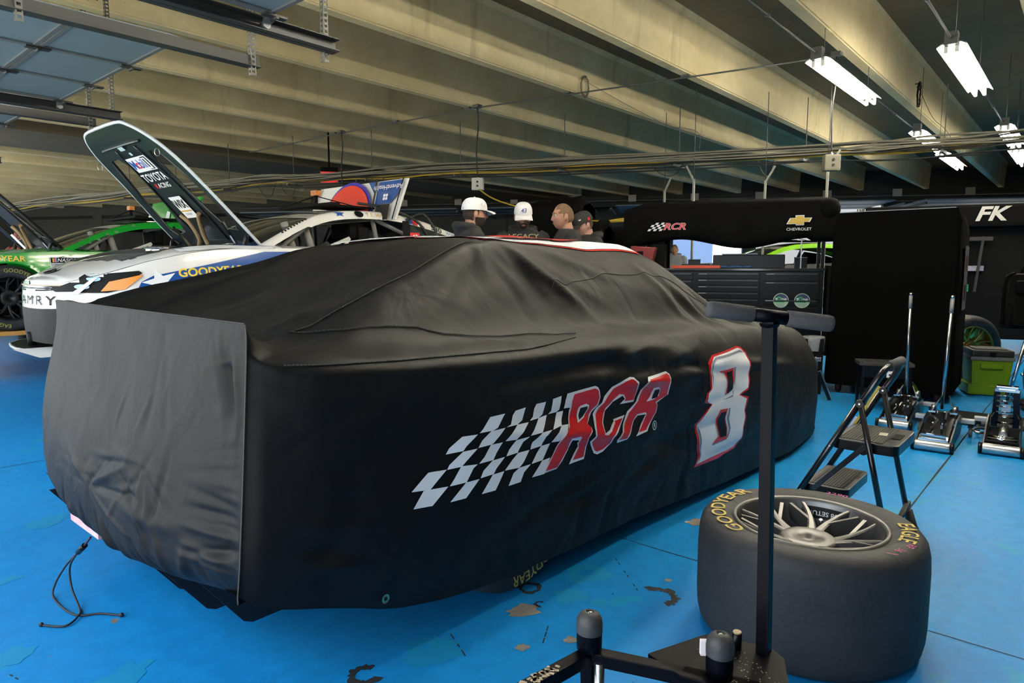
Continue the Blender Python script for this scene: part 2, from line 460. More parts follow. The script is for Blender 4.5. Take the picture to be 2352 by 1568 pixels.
# ceiling: slab and precast stems
c = MB()
c.add([(XW, YMIN, 4.79), (wall_x(YMIN), YMIN, 4.79), (wall_x(YMAX), YMAX, 4.79), (XW, YMAX, 4.79)], [(0, 1, 2, 3)])
c.add([(XW, YMIN, 5.1), (wall_x(YMIN), YMIN, 5.1), (wall_x(YMAX), YMAX, 5.1), (XW, YMAX, 5.1)], [(3, 2, 1, 0)])
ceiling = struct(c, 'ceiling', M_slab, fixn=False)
ceiling['label'] = 'ribbed concrete ceiling with long precast stems'
stemY = [-6.7, -4.85, -3.0, -1.15, 0.7, 2.62, 4.67, 6.53, 8.42, 10.2, 12.05, 13.8, 15.4] + [20.0 + 1.83 * i for i in range(10)]
for y in stemY:
    x1 = wall_x(y) - 0.9
    b = MB()
    n = 30
    P = np.zeros((n + 1, 6, 3)); xs = np.linspace(XW, x1, n + 1)
    rd = np.random.RandomState(int(y * 10) + 100)
    for i, x in enumerate(xs):
        w = rd.uniform(-.002, .002)
        P[i] = [(x, y - .17, 4.80), (x, y - .12, 4.72), (x, y - .085 + w, 4.00), (x, y + .085 + w, 4.00), (x, y + .12, 4.72), (x, y + .17, 4.80)]
    b.grid(P, smooth=False)
    b.add([tuple(p) for p in P[-1]], [(0, 1, 2, 3, 4, 5)]); b.add([tuple(p) for p in P[0]], [(5, 4, 3, 2, 1, 0)])
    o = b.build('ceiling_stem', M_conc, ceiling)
    bm = bmesh.new(); bm.from_mesh(o.data)
    bmesh.ops.bevel(bm, geom=[e for e in bm.edges if len(e.link_faces) == 2 and abs(e.verts[0].co.z - 4.00) < .01 and abs(e.verts[1].co.z - 4.00) < .01 and abs(e.verts[0].co.y - e.verts[1].co.y) < .02], offset=0.018, segments=2, affect='EDGES')
    bm.to_mesh(o.data); bm.free()
b = MB(); b.add([(XW, 16.4, 3.97), (wall_x(16.4), 16.4, 3.97), (wall_x(15.3), 18.9, 3.97), (XW, 18.9, 3.97), (XW, 16.4, 4.85), (wall_x(16.4), 16.4, 4.85), (wall_x(15.3), 18.9, 4.85), (XW, 18.9, 4.85)],
    [(0, 1, 2, 3), (4, 5, 6, 7), (0, 1, 5, 4), (2, 3, 7, 6), (0, 3, 7, 4), (1, 2, 6, 5)])
b.build('girder', mat('girder_concrete', (0.12, 0.095, 0.06, 1), 0.9, var=0.2, vscale=2), ceiling)  # stands in for an unlit bay: its shade is put into the dark colour

# door wall behind the photographer: piers and header, open bays
def wallseg(name, pts, z0, z1, th, m=M_wallc):
    b = MB()
    a, d = Vector(pts[0]), Vector(pts[1]); t = (d - a).normalized(); n_ = Vector((-t.y, t.x, 0)) * th
    q = [a, d, d + n_, a + n_]
    b.add([(p.x, p.y, z0) for p in q] + [(p.x, p.y, z1) for p in q], [(3, 2, 1, 0), (4, 5, 6, 7), (0, 1, 5, 4), (1, 2, 6, 5), (2, 3, 7, 6), (3, 0, 4, 7)])
    return struct(b, name, m)
wallseg('wall_front', (((XW, YMIN, 0)), ((XW, -0.2, 0))), 0, 5.1, 0.25)
wallseg('trim_1', ((XW, -0.2, 0), (XW, YMAX, 0)), 3.15, 5.1, 0.25)
for i, y in enumerate((4.55, 8.85, 13.2, 17.6, 22.0, 26.4, 30.8)):
    wallseg('trim_%d' % (i + 2), ((XW, y, 0), (XW, y + 0.45, 0)), 0, 3.15, 0.25)
wallseg('wall_right', ((wall_x(YMIN), YMIN, 0), (XW, YMIN, 0)), 0, 5.1, 0.25)
wallseg('wall_left', ((XW, YMAX, 0), (wall_x(YMAX), YMAX, 0)), 0, 5.1, 0.25)
# far wall: header, ledger and piers between roll up doors
def far(s, off=0): 
    p = W0 + WD * s + Vector((WD.y, -WD.x, 0)) * off
    return Vector((p.x, p.y, 0))
S0, S1 = (YMIN - W0.y) / WD.y, (YMAX - W0.y) / WD.y
wallseg('wall_back', (far(S1), far(S0)), 3.55, 5.1, 0.25)
for i, s in enumerate(np.arange(-11.5, S1, 4.9)):
    wallseg('trim_%d' % (i + 20), (far(s + 0.5, -0.02), far(s, -0.02)), 0, 3.7, 0.3)
wallseg('wall_back_1', (far(-2.5), far(S0)), 0, 3.7, 0.2)
wallseg('wall_back_3', (far(3.8), far(-2.5)), 0, 2.75, 0.2)
wallseg('wall_back_2', (far(S1), far(11.2)), 0, 3.7, 0.2)
# ledger pipe with square junction boxes along the far wall
cp = thing('conduit_run', 'grey conduit with square junction boxes along far wall', 'conduit', (far(0, -0.35).x, far(0, -0.35).y, 3.8))
b = MB(); b.tube([far(s, -0.35) + Vector((0, 0, 3.86)) for s in np.linspace(-8, 30, 12)], 0.05, 8)
b.tube([far(s, -0.3) + Vector((0, 0, 3.66)) for s in np.linspace(-8, 30, 12)], 0.03, 8); b.build('pipe', M_galv, cp, world=True)
for s in np.arange(-6, 26, 2.35):
    b = MB(); q = far(s, -0.45); b.box((q.x, q.y, 3.93), (0.06, 0.3, 0.26), rz=math.atan2(-WD.x, WD.y)); b.build('junction_box', mat('box_grey', (0.42, 0.42, 0.38, 1), 0.6), cp, world=True, bevel=.01)

# ---------------------------------------------------- overhead sectional doors
def overhead_door(idx, y0, y1, x0, x1, z=3.0, window=False, tracks=True, far_strap=True):
    """door stored flat under the ceiling: width along Y, sections along X"""
    nsec = max(2, round((x1 - x0) / 0.62)); L_ = (x1 - x0) / nsec
    root = bpy.data.objects.new('door_%d' % idx, None); COL.objects.link(root); root.location = (x0, y0, z)
    PM[root.name] = Matrix.Translation(Vector((x0, y0, z))); root['kind'] = 'structure'
    W = y1 - y0
    for s in range(nsec):
        b = MB(); xa = s * L_; zb = random.uniform(-.004, .004)
        b.box((xa + L_ / 2, W / 2, 0.025 + zb), (L_ - 0.012, W, 0.045)); b.build('door_panel', M_doorp, root, bevel=.006)
        r = MB(); r.box((xa + 0.02, W / 2, -0.004 + zb), (0.03, W - .02, 0.012)); r.box((xa + L_ - .02, W / 2, -0.004 + zb), (0.03, W - .02, 0.012)); r.build('panel_rib', mat('rib', (0.09, 0.105, 0.115, 1), 0.5), root)
    nst = max(2, round(W / 0.95))
    for i in range(nst + 1):
        y = i * W / nst; y = min(max(y, .03), W - .03)
        b = MB(); b.box(((x1 - x0) / 2, y, -0.006), (x1 - x0 - .04, 0.05, 0.012)); b.build('stile', mat('stile', (0.10, 0.12, 0.13, 1), 0.5), root)
        for s in range(nsec + 1):
            h = MB(); h.box((s * L_, y, -0.018), (0.16, 0.06, 0.014)); h.cyl((s * L_, y - .04, -0.03), (s * L_, y + .04, -0.03), .012, 8)
            h.build('hinge', M_track, root)
    if window:
        b = MB()
        wx, wy = x1 - x0 - L_ * (nsec - 1) - L_ / 2, W * 0.62
        wx = L_ * 0.5
        b.box((wx, wy, -0.01), (0.44, 0.75, 0.03)); b.build('window_frame', M_blackmatte, root, bevel=.01)
        b = MB(); b.box((wx, wy, -0.028), (0.34, 0.64, 0.006)); b.build('window_glass', mat('dark_glass', (0.01, 0.012, 0.012, 1), 0.08), root)
    for side, y in ((0, -0.09), (1, W + 0.09)):
        for s in (0.0, (x1 - x0)):
            b = MB(); b.add([(s - .05, y + (.09 if side == 0 else -.09), 0), (s + .05, y + (.09 if side == 0 else -.09), 0), (s + .03, y, -.05), (s - .03, y, -.05)], [(0, 1, 2, 3)])
            b.cyl((s, y - .03, -.05), (s, y + .03, -.05), .025, 10); b.bar((s, y + (.09 if side == 0 else -.09), 0), (s, y, -.05), .05, .012); b.build('roller_bracket', mat('bracket', (0.2, 0.22, 0.23, 1), .45, metal=.7), root)
        if tracks:
            t = MB(); xa, xb = -0.6, x1 - x0 + 0.58
            L3 = xb - xa; cx = (xa + xb) / 2
            t.box((cx, y, -.005), (L3, .07, .006)); t.box((cx, y, -.085), (L3, .07, .006)); t.box((cx, y + (-.035 if side == 0 else .035), -.045), (L3, .006, .08))
            t.box((cx, y + (-.05 if side == 0 else .05), -.088), (L3, .05, .005))
            t.build('door_track', M_track, root)
            for xs in ([xb - .06] + ([xb - 1.6] if far_strap else [])):
                s = MB(); yy = y + (-.06 if side == 0 else .06)
                zt = 4.79 - z
                for q in (-1, 1):       # perforated angle: two flanges drilled with holes built as ladder of bars
                    for e in (-.016, .016):
                        if q < 0: s.box((xs + e, yy, (zt - .13) / 2), (.008, .003, zt + .19))
                        else: s.box((xs - .02, yy + e + .02, (zt - .13) / 2), (.003, .008, zt + .19))
                    n_ = int((zt + .15) / .038)
                    for i in range(n_ + 1):
                        zz = -.15 + i * .038
                        if q < 0: s.box((xs, yy, zz), (.026, .003, .018))
                        else: s.box((xs - .02, yy + .02, zz), (.003, .026, .018))
                s.build('hanger_strap', M_galv, root)
    return root
overhead_door(1, 5.30, 7.98, 0.35, 2.32, z=2.90, window=True)
overhead_door(2, 1.3, 4.27, 0.35, 2.50, z=2.90, window=False)
overhead_door(3, 8.76, 12.6, -0.1, 2.25, z=2.90)
overhead_door(4, 13.9, 17.2, 0.1, 2.4, z=2.90)
# far side roll up doors stored overhead just inside the far wall
for i, s in enumerate(np.arange(-11.0, 24, 4.9)):
    root = bpy.data.objects.new('door_%d' % (i + 10), None); COL.objects.link(root); p0 = far(s + .45, -3.4)
    root.location = (p0.x, p0.y, 3.38); an = math.atan2(WD.y, WD.x); root.rotation_euler = (0, 0, an); root['kind'] = 'structure'
    PM[root.name] = Matrix.Translation(root.location) @ Matrix.Rotation(an, 4, 'Z')
    for q in range(5):
        b = MB(); b.box((2.2, -.31 - q * .62, 0.02 + .01 * (q % 2)), (4.0, .58, .04)); b.build('door_panel', M_doorp, root)
    for q in (0.05, 4.35):
        b = MB(); b.box((q, -1.4, -.12), (.06, 3.6, .07)); b.build('door_track', M_galv, root)

# ---------------------------------------------------- lamps
M_tube = mat('lamp_tube_light', (1.0, 0.92, 0.75, 1), 0.5, emit=LAMP_STRENGTH)
M_refl = mat('lamp_reflector', (0.85, 0.85, 0.80, 1), 0.35)
M_slot = mat('lamp_slot', (0.03, 0.03, 0.02, 1), 0.7)
def lamp_mesh():
    R = {}
    b = MB(); Lh = 1.22
    for sg in (-1, 1):
        P = [(-Lh, sg * .045, .07), (-Lh, sg * .09, .062), (-Lh, sg * .14, .032)]
        Q = [(Lh, p[1], p[2]) for p in P]
        b.grid(np.array([[P[0], P[1], P[2]], [Q[0], Q[1], Q[2]]]), smooth=False)
        b.grid(np.array([[(p[0], p[1], p[2] + .012) for p in P], [(p[0], p[1], p[2] + .012) for p in Q]]), smooth=False)
    b.box((0, 0, .075), (2 * Lh, .10, .03))
    R['reflector'] = b.mesh('reflector', M_refl)
    b = MB()
    for sg in (-1, 1):
        for i in range(26):
            x = -Lh + .07 + i * (2 * Lh - .14) / 25
            b.box((x, sg * .112, .046), (.045, .03, .006), M=Matrix.Rotation(-sg * .55, 4, 'X'))
    R['uplight_slots'] = b.mesh('uplight_slots', M_slot)
    b = MB()
    for x in (-Lh + .02, 0, Lh - .02):
        for sg in (-1, 1): b.box((x, sg * .05, .015), (.035, .035, .09))
    R['lamp_holder'] = b.mesh('lamp_holder', M_refl)
    b = MB(); b.box((-Lh - .02, 0, .10), (.12, .12, .13)); R['end_box'] = b.mesh('end_box', M_galv)
    b = MB()
    for sg in (-1, 1): b.cyl((.03, sg * .05, -.02), (Lh - .04, sg * .05, -.02), .0165, 10); b.cyl((-Lh + .04, sg * .05, -.02), (-.03, sg * .05, -.02), .0165, 10)
    R['tubes'] = b.mesh('fluorescent_tube', M_tube)
    return R
LM = lamp_mesh()
b = MB(); b.cyl((0, 0, 0), (0, 0, 1.2), .004, 5); RODM = b.mesh('suspension_rod', M_galv)
def lamp(x, y, z, label, group=None):
    t = thing('ceiling_lamp', label, 'lamp', (x, y, z), 0, group)
    for n_, me in (('reflector', LM['reflector']), ('uplight_slots', LM['uplight_slots']), ('lamp_holder', LM['lamp_holder']), ('end_box', LM['end_box']), ('fluorescent_tube', LM['tubes'])):
        link(n_, me, t, kind='stuff' if n_ in ('uplight_slots', 'lamp_holder') else None)
    for q in (-1.0, 1.0): link('suspension_rod', RODM, t).location = (q, 0, .09)
    return t
LZ = 3.55
lamp(9.55, 2.56, LZ, 'bright twin tube ceiling lamp beside the wide concrete stem, crossed by black drop cord', 'fluorescent ceiling lamps')
lamp(9.95, 1.32, LZ, 'twin tube ceiling lamp with slotted reflector at the upper right', 'fluorescent ceiling lamps')
lamp(14.95, 2.50, LZ, 'small far ceiling lamp above cable bundle, in the row of the brightest lamp', 'fluorescent ceiling lamps')
lamp(15.35, 1.30, LZ, 'small far ceiling lamp at the right edge above the cable bundle', 'fluorescent ceiling lamps')
lamp(17.9, 2.55, LZ, 'tiny distant ceiling lamp seen just under the cable bundle', 'fluorescent ceiling lamps')
lamp(18.2, 1.35, LZ, 'tiny distant ceiling lamp under the bundle at right edge', 'fluorescent ceiling lamps')
lamp(3.9, 2.56, LZ, 'twin tube ceiling lamp nearest the door in the row over covered car', 'fluorescent ceiling lamps')
lamp(4.6, 1.32, LZ, 'twin tube ceiling lamp nearest the door in the right hand row', 'fluorescent ceiling lamps')
for i, (x, y) in enumerate([(0.9, 3.05), (0.9, 7.6), (0.9, 12.0), (0.9, 16.8), (4.5, -.2), (9.9, -.2), (2.4, 19.4), (2.6, 23.2), (2.9, 27.5)]):  # extra lamps out of view, added to brighten the ceiling and stems
    lamp(x, y, 3.40, ['twin tube lamp over the door behind the nearest ceiling door', 'twin tube lamp above the big overhead door at the left', 'twin tube lamp above the third overhead door', 'twin tube lamp above the farthest overhead door', 'twin tube lamp right of the view near the door', 'twin tube lamp right of the view deep in the garage', 'twin tube lamp just past the wide girder at the left', 'twin tube lamp two bays past the wide girder', 'twin tube lamp at the far left end of the garage'][i], 'fluorescent ceiling lamps')
# conduits linking the lamps
for yy, xs, lb in ((2.56, [(-.5, 2.6), (5.2, 8.25), (10.85, 13.65), (16.25, 16.6)], 'thin galvanised conduit linking the row of lamps beside wide stem'), (1.32, [(-.5, 3.3), (5.9, 8.65), (11.2, 14.05), (16.6, 16.9)], 'thin galvanised conduit linking the right hand row of lamps')):
    t = thing('lamp_conduit', lb, 'conduit', (5, yy, LZ + .1), 0)
    for a, b_ in xs:
        b = MB(); b.cyl((a, yy, LZ + .10), (b_, yy, LZ + .10), .013, 8)
        b.cyl((a + (b_ - a) * .5, yy, LZ + .1), (a + (b_ - a) * .5 + .06, yy, LZ + .1), .02, 8); b.build('conduit_pipe', M_galv, t, world=True)

# ---------------------------------------------------- drop cords, conduits and cables
M_cordblk = mat('cord_black', (0.012, 0.012, 0.012, 1), 0.6)
M_cordyel = mat('cord_yellow', (0.55, 0.38, 0.04, 1), 0.55)
M_cordgry = mat('cord_grey', (0.20, 0.19, 0.15, 1), 0.6)
rod = [(9.6, 2.72, 3.96), (9.25, 4.67, 3.96), (8.6, 8.2, 3.96), (8.36, 11.8, 3.96), (8.3, 15.4, 3.96)]
t = thing('ceiling_conduit', 'thin steel conduit clipped under the stems, feeding three drop cords', 'conduit', (7, 6, 3.96))
b = MB(); b.tube(rod, .012, 8); b.build('pipe', M_galv, t, world=True)
for y in (4.67, 6.53, 8.42, 10.2, 12.05):
    xx = np.interp(y, [p[1] for p in rod], [p[0] for p in rod]); b = MB(); b.box((xx, y, 3.985), (.05, .12, .03)); b.build('pipe_clip', M_galv, t, world=True)
for (x, y, zt, zb, lb, col, g1) in [(9.6, 2.72, 3.95, 2.60, 'grey outlet box hanging on black cord below bright lamp', (0.16, 0.15, 0.11, 1), 1), (8.6, 8.2, 3.95, 2.67, 'pale grey outlet box hanging on black cord above man in white cap', (0.55, 0.56, 0.52, 1), 0), (8.36, 11.8, 3.95, 2.75, 'slim outlet box hanging on black cord beside the red exit sign', (0.2, 0.2, 0.18, 1), 0)]:
    t = thing('drop_outlet', lb, 'outlet box', (x, y, zb))
    b = MB(); b.tube(smoothline([(x, y, zt), (x + .02, y, zt - .3), (x - .01, y + .02, zt - .7), (x, y, zb + .1)], 5), .011, 8); b.build('cord', M_cordblk, t, world=True)
    b = MB(); b.box((0, 0, 0), (.14, .20, .21), rz=.6); b.build('outlet_housing', mat('outlet_%d' % g1, col, .6), t, bevel=.02)
    b = MB(); b.cyl((0, 0, .08), (0, 0, .14), .022, 10); b.build('strain_relief', M_chrome, t)
    b = MB()
    for dz in (-.035, .035): b.cyl((-.052, -.04, dz), (-.066, -.048, dz), .018, 10)
    b.build('socket', M_cordblk, t)
    b = MB(); b.box((x, y, 3.98), (.12, .12, .05)); b.build('mounting_box', M_galv, t, world=True)
# cable bundle strung across the bays
BP = [(13.2, -2.5), (12.75, .9), (12.1, 3.5), (9.3, 9.9), (7.9, 14.1), (7.0, 18.5), (6.2, 24), (5.4, 31), (4.8, 38)]
t = thing('cable_bundle', 'sagging bundle of conduits and yellow and black cables across the ceiling', 'cables', (10, 8, 3.1))
rd = random.Random(4)
specs = [('grey_cable', M_cordgry, 7, .016), ('black_cable', M_cordblk, 8, .012), ('yellow_cable', M_cordyel, 3, .013)]
for nm, mt, cnt, rr in specs:
    for i in range(cnt):
        dz = rd.uniform(-.16, .12); dx = rd.uniform(-.2, .2)
        if nm == 'yellow_cable': dz = rd.uniform(-.05, .03)
        if nm == 'grey_cable': dz = rd.uniform(-.02, .14)
        pts = []
        for j, (x, y) in enumerate(BP):
            pts.append((x + dx * .5 + rd.uniform(-.02, .02), y, 3.13 + dz + rd.uniform(-.02, .02)))
            if j < len(BP) - 1:
                x2, y2 = BP[j + 1]
                for q in (.25, .5, .75):
                    pts.append((x + (x2 - x) * q + dx * .5, y + (y2 - y) * q, 3.13 + dz - rd.uniform(0, .07) + (0.03 if nm == 'grey_cable' else 0)))
        b = MB(); b.tube(smoothline(pts, 3), rr * rd.uniform(.8, 1.2), 6, cap=False); b.build(nm, mt, t, world=True, fixn=False)
for y in np.arange(0, 20, 1.9):
    xx = np.interp(y, [p[1] for p in BP], [p[0] for p in BP]); b = MB(); b.box((xx, y, 3.02), (.35, .04, .04)); b.bar((xx, y, 3.02), (xx, y, 4.05), .012, .012); b.build('cable_hanger', M_galv, t, world=True)
for i in range(9):
    y = rd.uniform(1.5, 17); xx = np.interp(y, [p[1] for p in BP], [p[0] for p in BP]); w = rd.uniform(.3, .8); s = rd.uniform(.12, .3)
    b = MB(); b.tube(smoothline([(xx, y, 3.1), (xx, y + w * .3, 3.1 - s), (xx, y + w * .7, 3.1 - s * .8), (xx, y + w, 3.1)], 5), .006, 6, cap=False); b.build('loose_loop', M_cordgry if i % 2 else M_cordblk, t, world=True, fixn=False)
# coils hooked on stems
def coil(name, lb, c, mt, r=.11, tail=None):
    t = thing(name, lb, 'cable coil', c); b = MB(); rd = random.Random(int(c[0] * 10))
    for i in range(7):
        rx, rz = r * rd.uniform(.6, .8), r * rd.uniform(.9, 1.25)
        b.tube([(rx * math.cos(a), -.03 + rd.uniform(-.015, .015), rz * math.sin(a) - rd.uniform(0, .01)) for a in np.linspace(0, 2 * PI, 18)[:-1]], .005, 6, closed=True)
    b.build('coil_loops', mt, t)
    b = MB(); b.cyl((0, .05, r), (0, -.06, r), .008, 8); b.build('hook', M_galv, t)
    if tail: b = MB(); b.tube(smoothline(tail, 6), .005, 6, cap=False); b.build('cable_tail', mt, t, world=True)
coil('hanging_coil', 'coil of grey wire hooked on the side of a ceiling stem', (9.2, 6.42, 4.12), M_cordgry, .15, [(9.2, 6.38, 4.2), (10.6, 6.38, 4.05), (12.0, 6.38, 3.95), (13.3, 6.4, 4.02), (13.4, 6.4, 3.6)])
coil('hanging_coil', 'tangled black cable coil hooked on wide stem right of the bright lamp', (13.4, 2.48, 4.15), M_cordblk, .18, [(13.45, 2.46, 4.25), (14.8, 2.46, 4.0), (16.2, 2.46, 4.0), (17.4, 2.46, 3.9)])
# exit sign
t = thing('exit_sign', 'small glowing red EXIT sign hanging below the ceiling', 'sign', (9.0, 13.2, 3.24), rz=.97)
b = MB(); b.box((0, 0, .02), (.02, .34, .24)); b.build('sign_plate', mat('exit_red', (0.9, 0.05, 0.06, 1), .4, emit=.55), t)
b = MB(); b.box((0, 0, .19), (.08, .38, .10)); b.build('sign_housing', M_blackmatte, t)
b = MB(); b.cyl((0, 0, .22), (0, 0, 1.55), .02, 8); b.build('hanger', M_blackmatte, t)
b = MB()
for s in (-1, 1): b.box((0, s * .185, .02), (.03, .03, .26))
b.box((0, 0, -.11), (.03, .4, .02)); b.build('sign_frame', mat('pinkframe', (.5, .3, .3, 1), .5), t)
decal('exit_text', flat_text('EXIT', .17, .01), mat('exit_letters', (0.25, 0.01, 0.02, 1), .5), t, O=(-.012, 0, .02), U=(0, -1, 0), V=(0, 0, 1), label='the word EXIT')
# white steel brackets standing above the carts
for i, (x, y, h0, dx) in enumerate([(10.1, 2.9, 2.0, .25), (10.1, 4.9, 2.0, -.22), (11.2, 6.0, 2.0, .2), (11.0, 4.1, 2.0, .25)]):
    h0 = 0
    t = thing('pipe_support', ['slim white forked post beside hanging outlet box', 'slim white forked post above the man with short hair', 'slim white forked post left of the black canopy', 'slim white forked post above black canopy'][i], 'post', (x, y, h0))
    b = MB(); b.bar((0, 0, 0), (0, 0, 2.62), .03, .03); b.build('post', mat('bracket_white', (.26, .26, .22, 1), .5), t)
    b = MB(); b.bar((0, 0, 2.60), (0, -dx * .6, 2.84), .025, .025); b.build('fork', MATS['bracket_white'], t)
    b = MB(); b.cyl((0, 0, 4.0), (0, 0, 2.62), .006, 6); b.build('hanging_rod', M_galv, t)
# ------------------------------------------------------------------ the covered race car
CY = 2.45                                    # centre line of the car
cover = thing('car_cover', 'large black fabric car cover with checkered RCR logo and number 8 on its side', 'car cover', (3.2, CY, 0))
def cr(xs, ys, x):
    """smooth interpolation (monotone-ish cubic Hermite)"""
    xs = np.asarray(xs, float); ys = np.asarray(ys, float); x = np.clip(x, xs[0], xs[-1])
    d = np.diff(ys) / np.diff(xs); m = np.zeros(len(xs)); m[0] = d[0]; m[-1] = d[-1]
    for i in range(1, len(xs) - 1): m[i] = 0 if d[i - 1] * d[i] <= 0 else 2 * d[i - 1] * d[i] / (d[i - 1] + d[i])
    i = np.clip(np.searchsorted(xs, x) - 1, 0, len(xs) - 2); h = xs[i + 1] - xs[i]; t = (x - xs[i]) / h
    return ys[i] * (2 * t**3 - 3 * t**2 + 1) + ys[i + 1] * (-2 * t**3 + 3 * t**2) + h * (m[i] * (t**3 - 2 * t**2 + t) + m[i + 1] * (t**3 - t**2))
# stations along the car: right half profile, points (distance from centre line, height)
X_ = [0.80, 0.84, 0.98, 1.25, 1.6, 2.05, 2.6, 3.3, 3.9, 4.4, 4.9, 5.25, 5.5]
prof = {
 # hem           low side      mid side     upper side    shoulder     glass foot   glass mid    roof edge    roof in      centre
 0.80: [(.92,.42),(.925,.52),(.925,.66),(.92,.93),(.918,1.00),(.915,1.04),(.91,1.085),(.70,1.088),(.35,1.09),(0,1.09)],
 0.84: [(.93,.38),(.95,.50),(.955,.66),(.945,.935),(.94,.985),(.92,1.0),(.90,1.02),(.70,1.075),(.35,1.08),(0,1.08)],
 0.98: [(.94,.315),(.98,.48),(.99,.64),(1.0,.945),(.972,.982),(.90,.998),(.80,1.005),(.62,1.015),(.35,1.02),(0,1.02)],
 1.25: [(.95,.205),(1.0,.42),(1.01,.60),(1.012,.925),(.978,.962),(.87,.992),(.75,1.055),(.60,1.095),(.35,1.07),(0,1.06)],
 1.6:  [(.96,.145),(1.01,.38),(1.02,.58),(1.015,.91),(.972,.946),(.84,.985),(.72,1.12),(.60,1.205),(.35,1.20),(0,1.19)],
 2.05: [(.965,.12),(1.01,.36),(1.02,.57),(1.01,.90),(.965,.94),(.81,.985),(.68,1.16),(.55,1.335),(.35,1.35),(0,1.35)],
 2.6:  [(.97,.10),(1.01,.34),(1.02,.56),(1.01,.86),(.955,.92),(.80,.97),(.69,1.14),(.54,1.30),(.35,1.355),(0,1.375)],
 3.3:  [(1.00,.065),(1.04,.33),(1.04,.55),(1.01,.74),(.94,.88),(.81,.945),(.70,1.12),(.55,1.28),(.35,1.35),(0,1.375)],
 3.9:  [(1.03,.05),(1.05,.32),(1.05,.54),(1.01,.73),(.93,.87),(.81,.915),(.68,1.00),(.55,1.10),(.35,1.19),(0,1.21)],
 4.4:  [(1.05,.045),(1.055,.31),(1.05,.53),(1.01,.71),(.91,.845),(.80,.875),(.66,.88),(.52,.88),(.35,.90),(0,.91)],
 4.9:  [(1.03,.05),(1.04,.30),(1.03,.50),(.98,.66),(.87,.79),(.76,.82),(.62,.815),(.48,.80),(.30,.79),(0,.79)],
 5.25: [(.90,.07),(.93,.28),(.93,.44),(.89,.57),(.78,.68),(.68,.71),(.56,.715),(.44,.71),(.28,.71),(0,.72)],
 5.5:  [(.60,.08),(.64,.25),(.65,.38),(.62,.48),(.56,.57),(.48,.60),(.40,.615),(.30,.62),(.2,.63),(0,.64)],
}
A = np.array([prof[x] for x in X_])                       # stations x 10 x 2
tp = np.array([0, .9, 1.8, 2.7, 3.5, 4.1, 5.0, 6.0, 7.0, 8.4])
NX, NS = 300, 120
xs = np.concatenate([np.linspace(.80, 1.1, 36, endpoint=False), np.linspace(1.1, 5.5, NX - 36)])
ts = np.linspace(0, 8.4, NS)
half = np.zeros((NX, 10, 2))
for k in range(10):
    for c in range(2):
        half[:, k, c] = [cr(X_, A[:, k, c], x) for x in xs]
R = np.zeros((NX, NS, 2))
for i in range(NX):
    for c in range(2):
        R[i, :, c] = [cr(tp, half[i, :, c], t) for t in ts]
full = np.zeros((NX, 2 * NS - 1, 3))
for i in range(NX):
    full[i, :NS, 1] = CY - R[i, :, 0]; full[i, :NS, 2] = R[i, :, 1]
    full[i, NS:, 1] = CY + R[i, ::-1, 0][1:]; full[i, NS:, 2] = R[i, ::-1, 1][1:]
    full[i, :, 0] = xs[i]
# the top edge of the spoiler stands slightly askew: the left end sits a touch further in
def skew(P):
    w = np.clip((1.25 - P[..., 0]) / .45, 0, 1)
    P[..., 0] += w * .055 * (P[..., 1] - 1.53)
    return P
full = skew(full)
full[..., 0] -= .055 * np.clip((1.05 - full[..., 2]) / .65, 0, 1) * np.clip((1.1 - full[..., 0]) / .3, 0, 1)
# shark fin under the cloth on the left of the rear glass
FJ = int(NS + np.argmin(np.abs(full[60, NS:, 1] - 3.04)))
fx = [.88, 1.05, 1.44, 1.99, 2.05, 2.12]; fz = [1.08, 1.12, 1.20, 1.345, 1.37, 1.30]
P = full
finz = np.interp(P[..., 0], fx, fz)
on = np.clip((P[..., 0] - .86) / .1, 0, 1) * np.clip((2.12 - P[..., 0]) / .05, 0, 1)
for i in range(NX):
    j = FJ
    if full[i, j, 0] < 2.2:
        w_ = np.exp(-((np.arange(full.shape[1]) - j) / 6.0) ** 2); full[i, :, 1] += (3.04 - full[i, j, 1]) * w_
d = np.abs(P[..., 1] - 3.04)
ridge = finz - d * 2.1
m = (P[..., 2] > .85)
P[..., 2] = np.where(m, np.maximum(P[..., 2], ridge * on + P[..., 2] * (1 - on)), P[..., 2])
# cloth creases -----------------------------------------------------
def nrm(P):
    du = np.gradient(P, axis=0); dv = np.gradient(P, axis=1)
    n = np.cross(du, dv); n /= np.linalg.norm(n, axis=2, keepdims=True) + 1e-9
    return n
def folds(P, segs):
    out = np.zeros(P.shape[:2]); Q = P
    for a, b, amp, w in segs:
        a = np.array(a, float); b = np.array(b, float); ab = b - a; L2 = (ab ** 2).sum()
        t = np.clip(((Q - a) @ ab) / L2, 0, 1)
        dd = np.linalg.norm(Q - (a + t[..., None] * ab), axis=-1)
        out += amp * np.exp(-(dd / w) ** 2) * np.sin(np.pi * np.clip(t * .94 + .03, 0, 1)) ** .6
    return out
rd = random.Random(11)
side = []
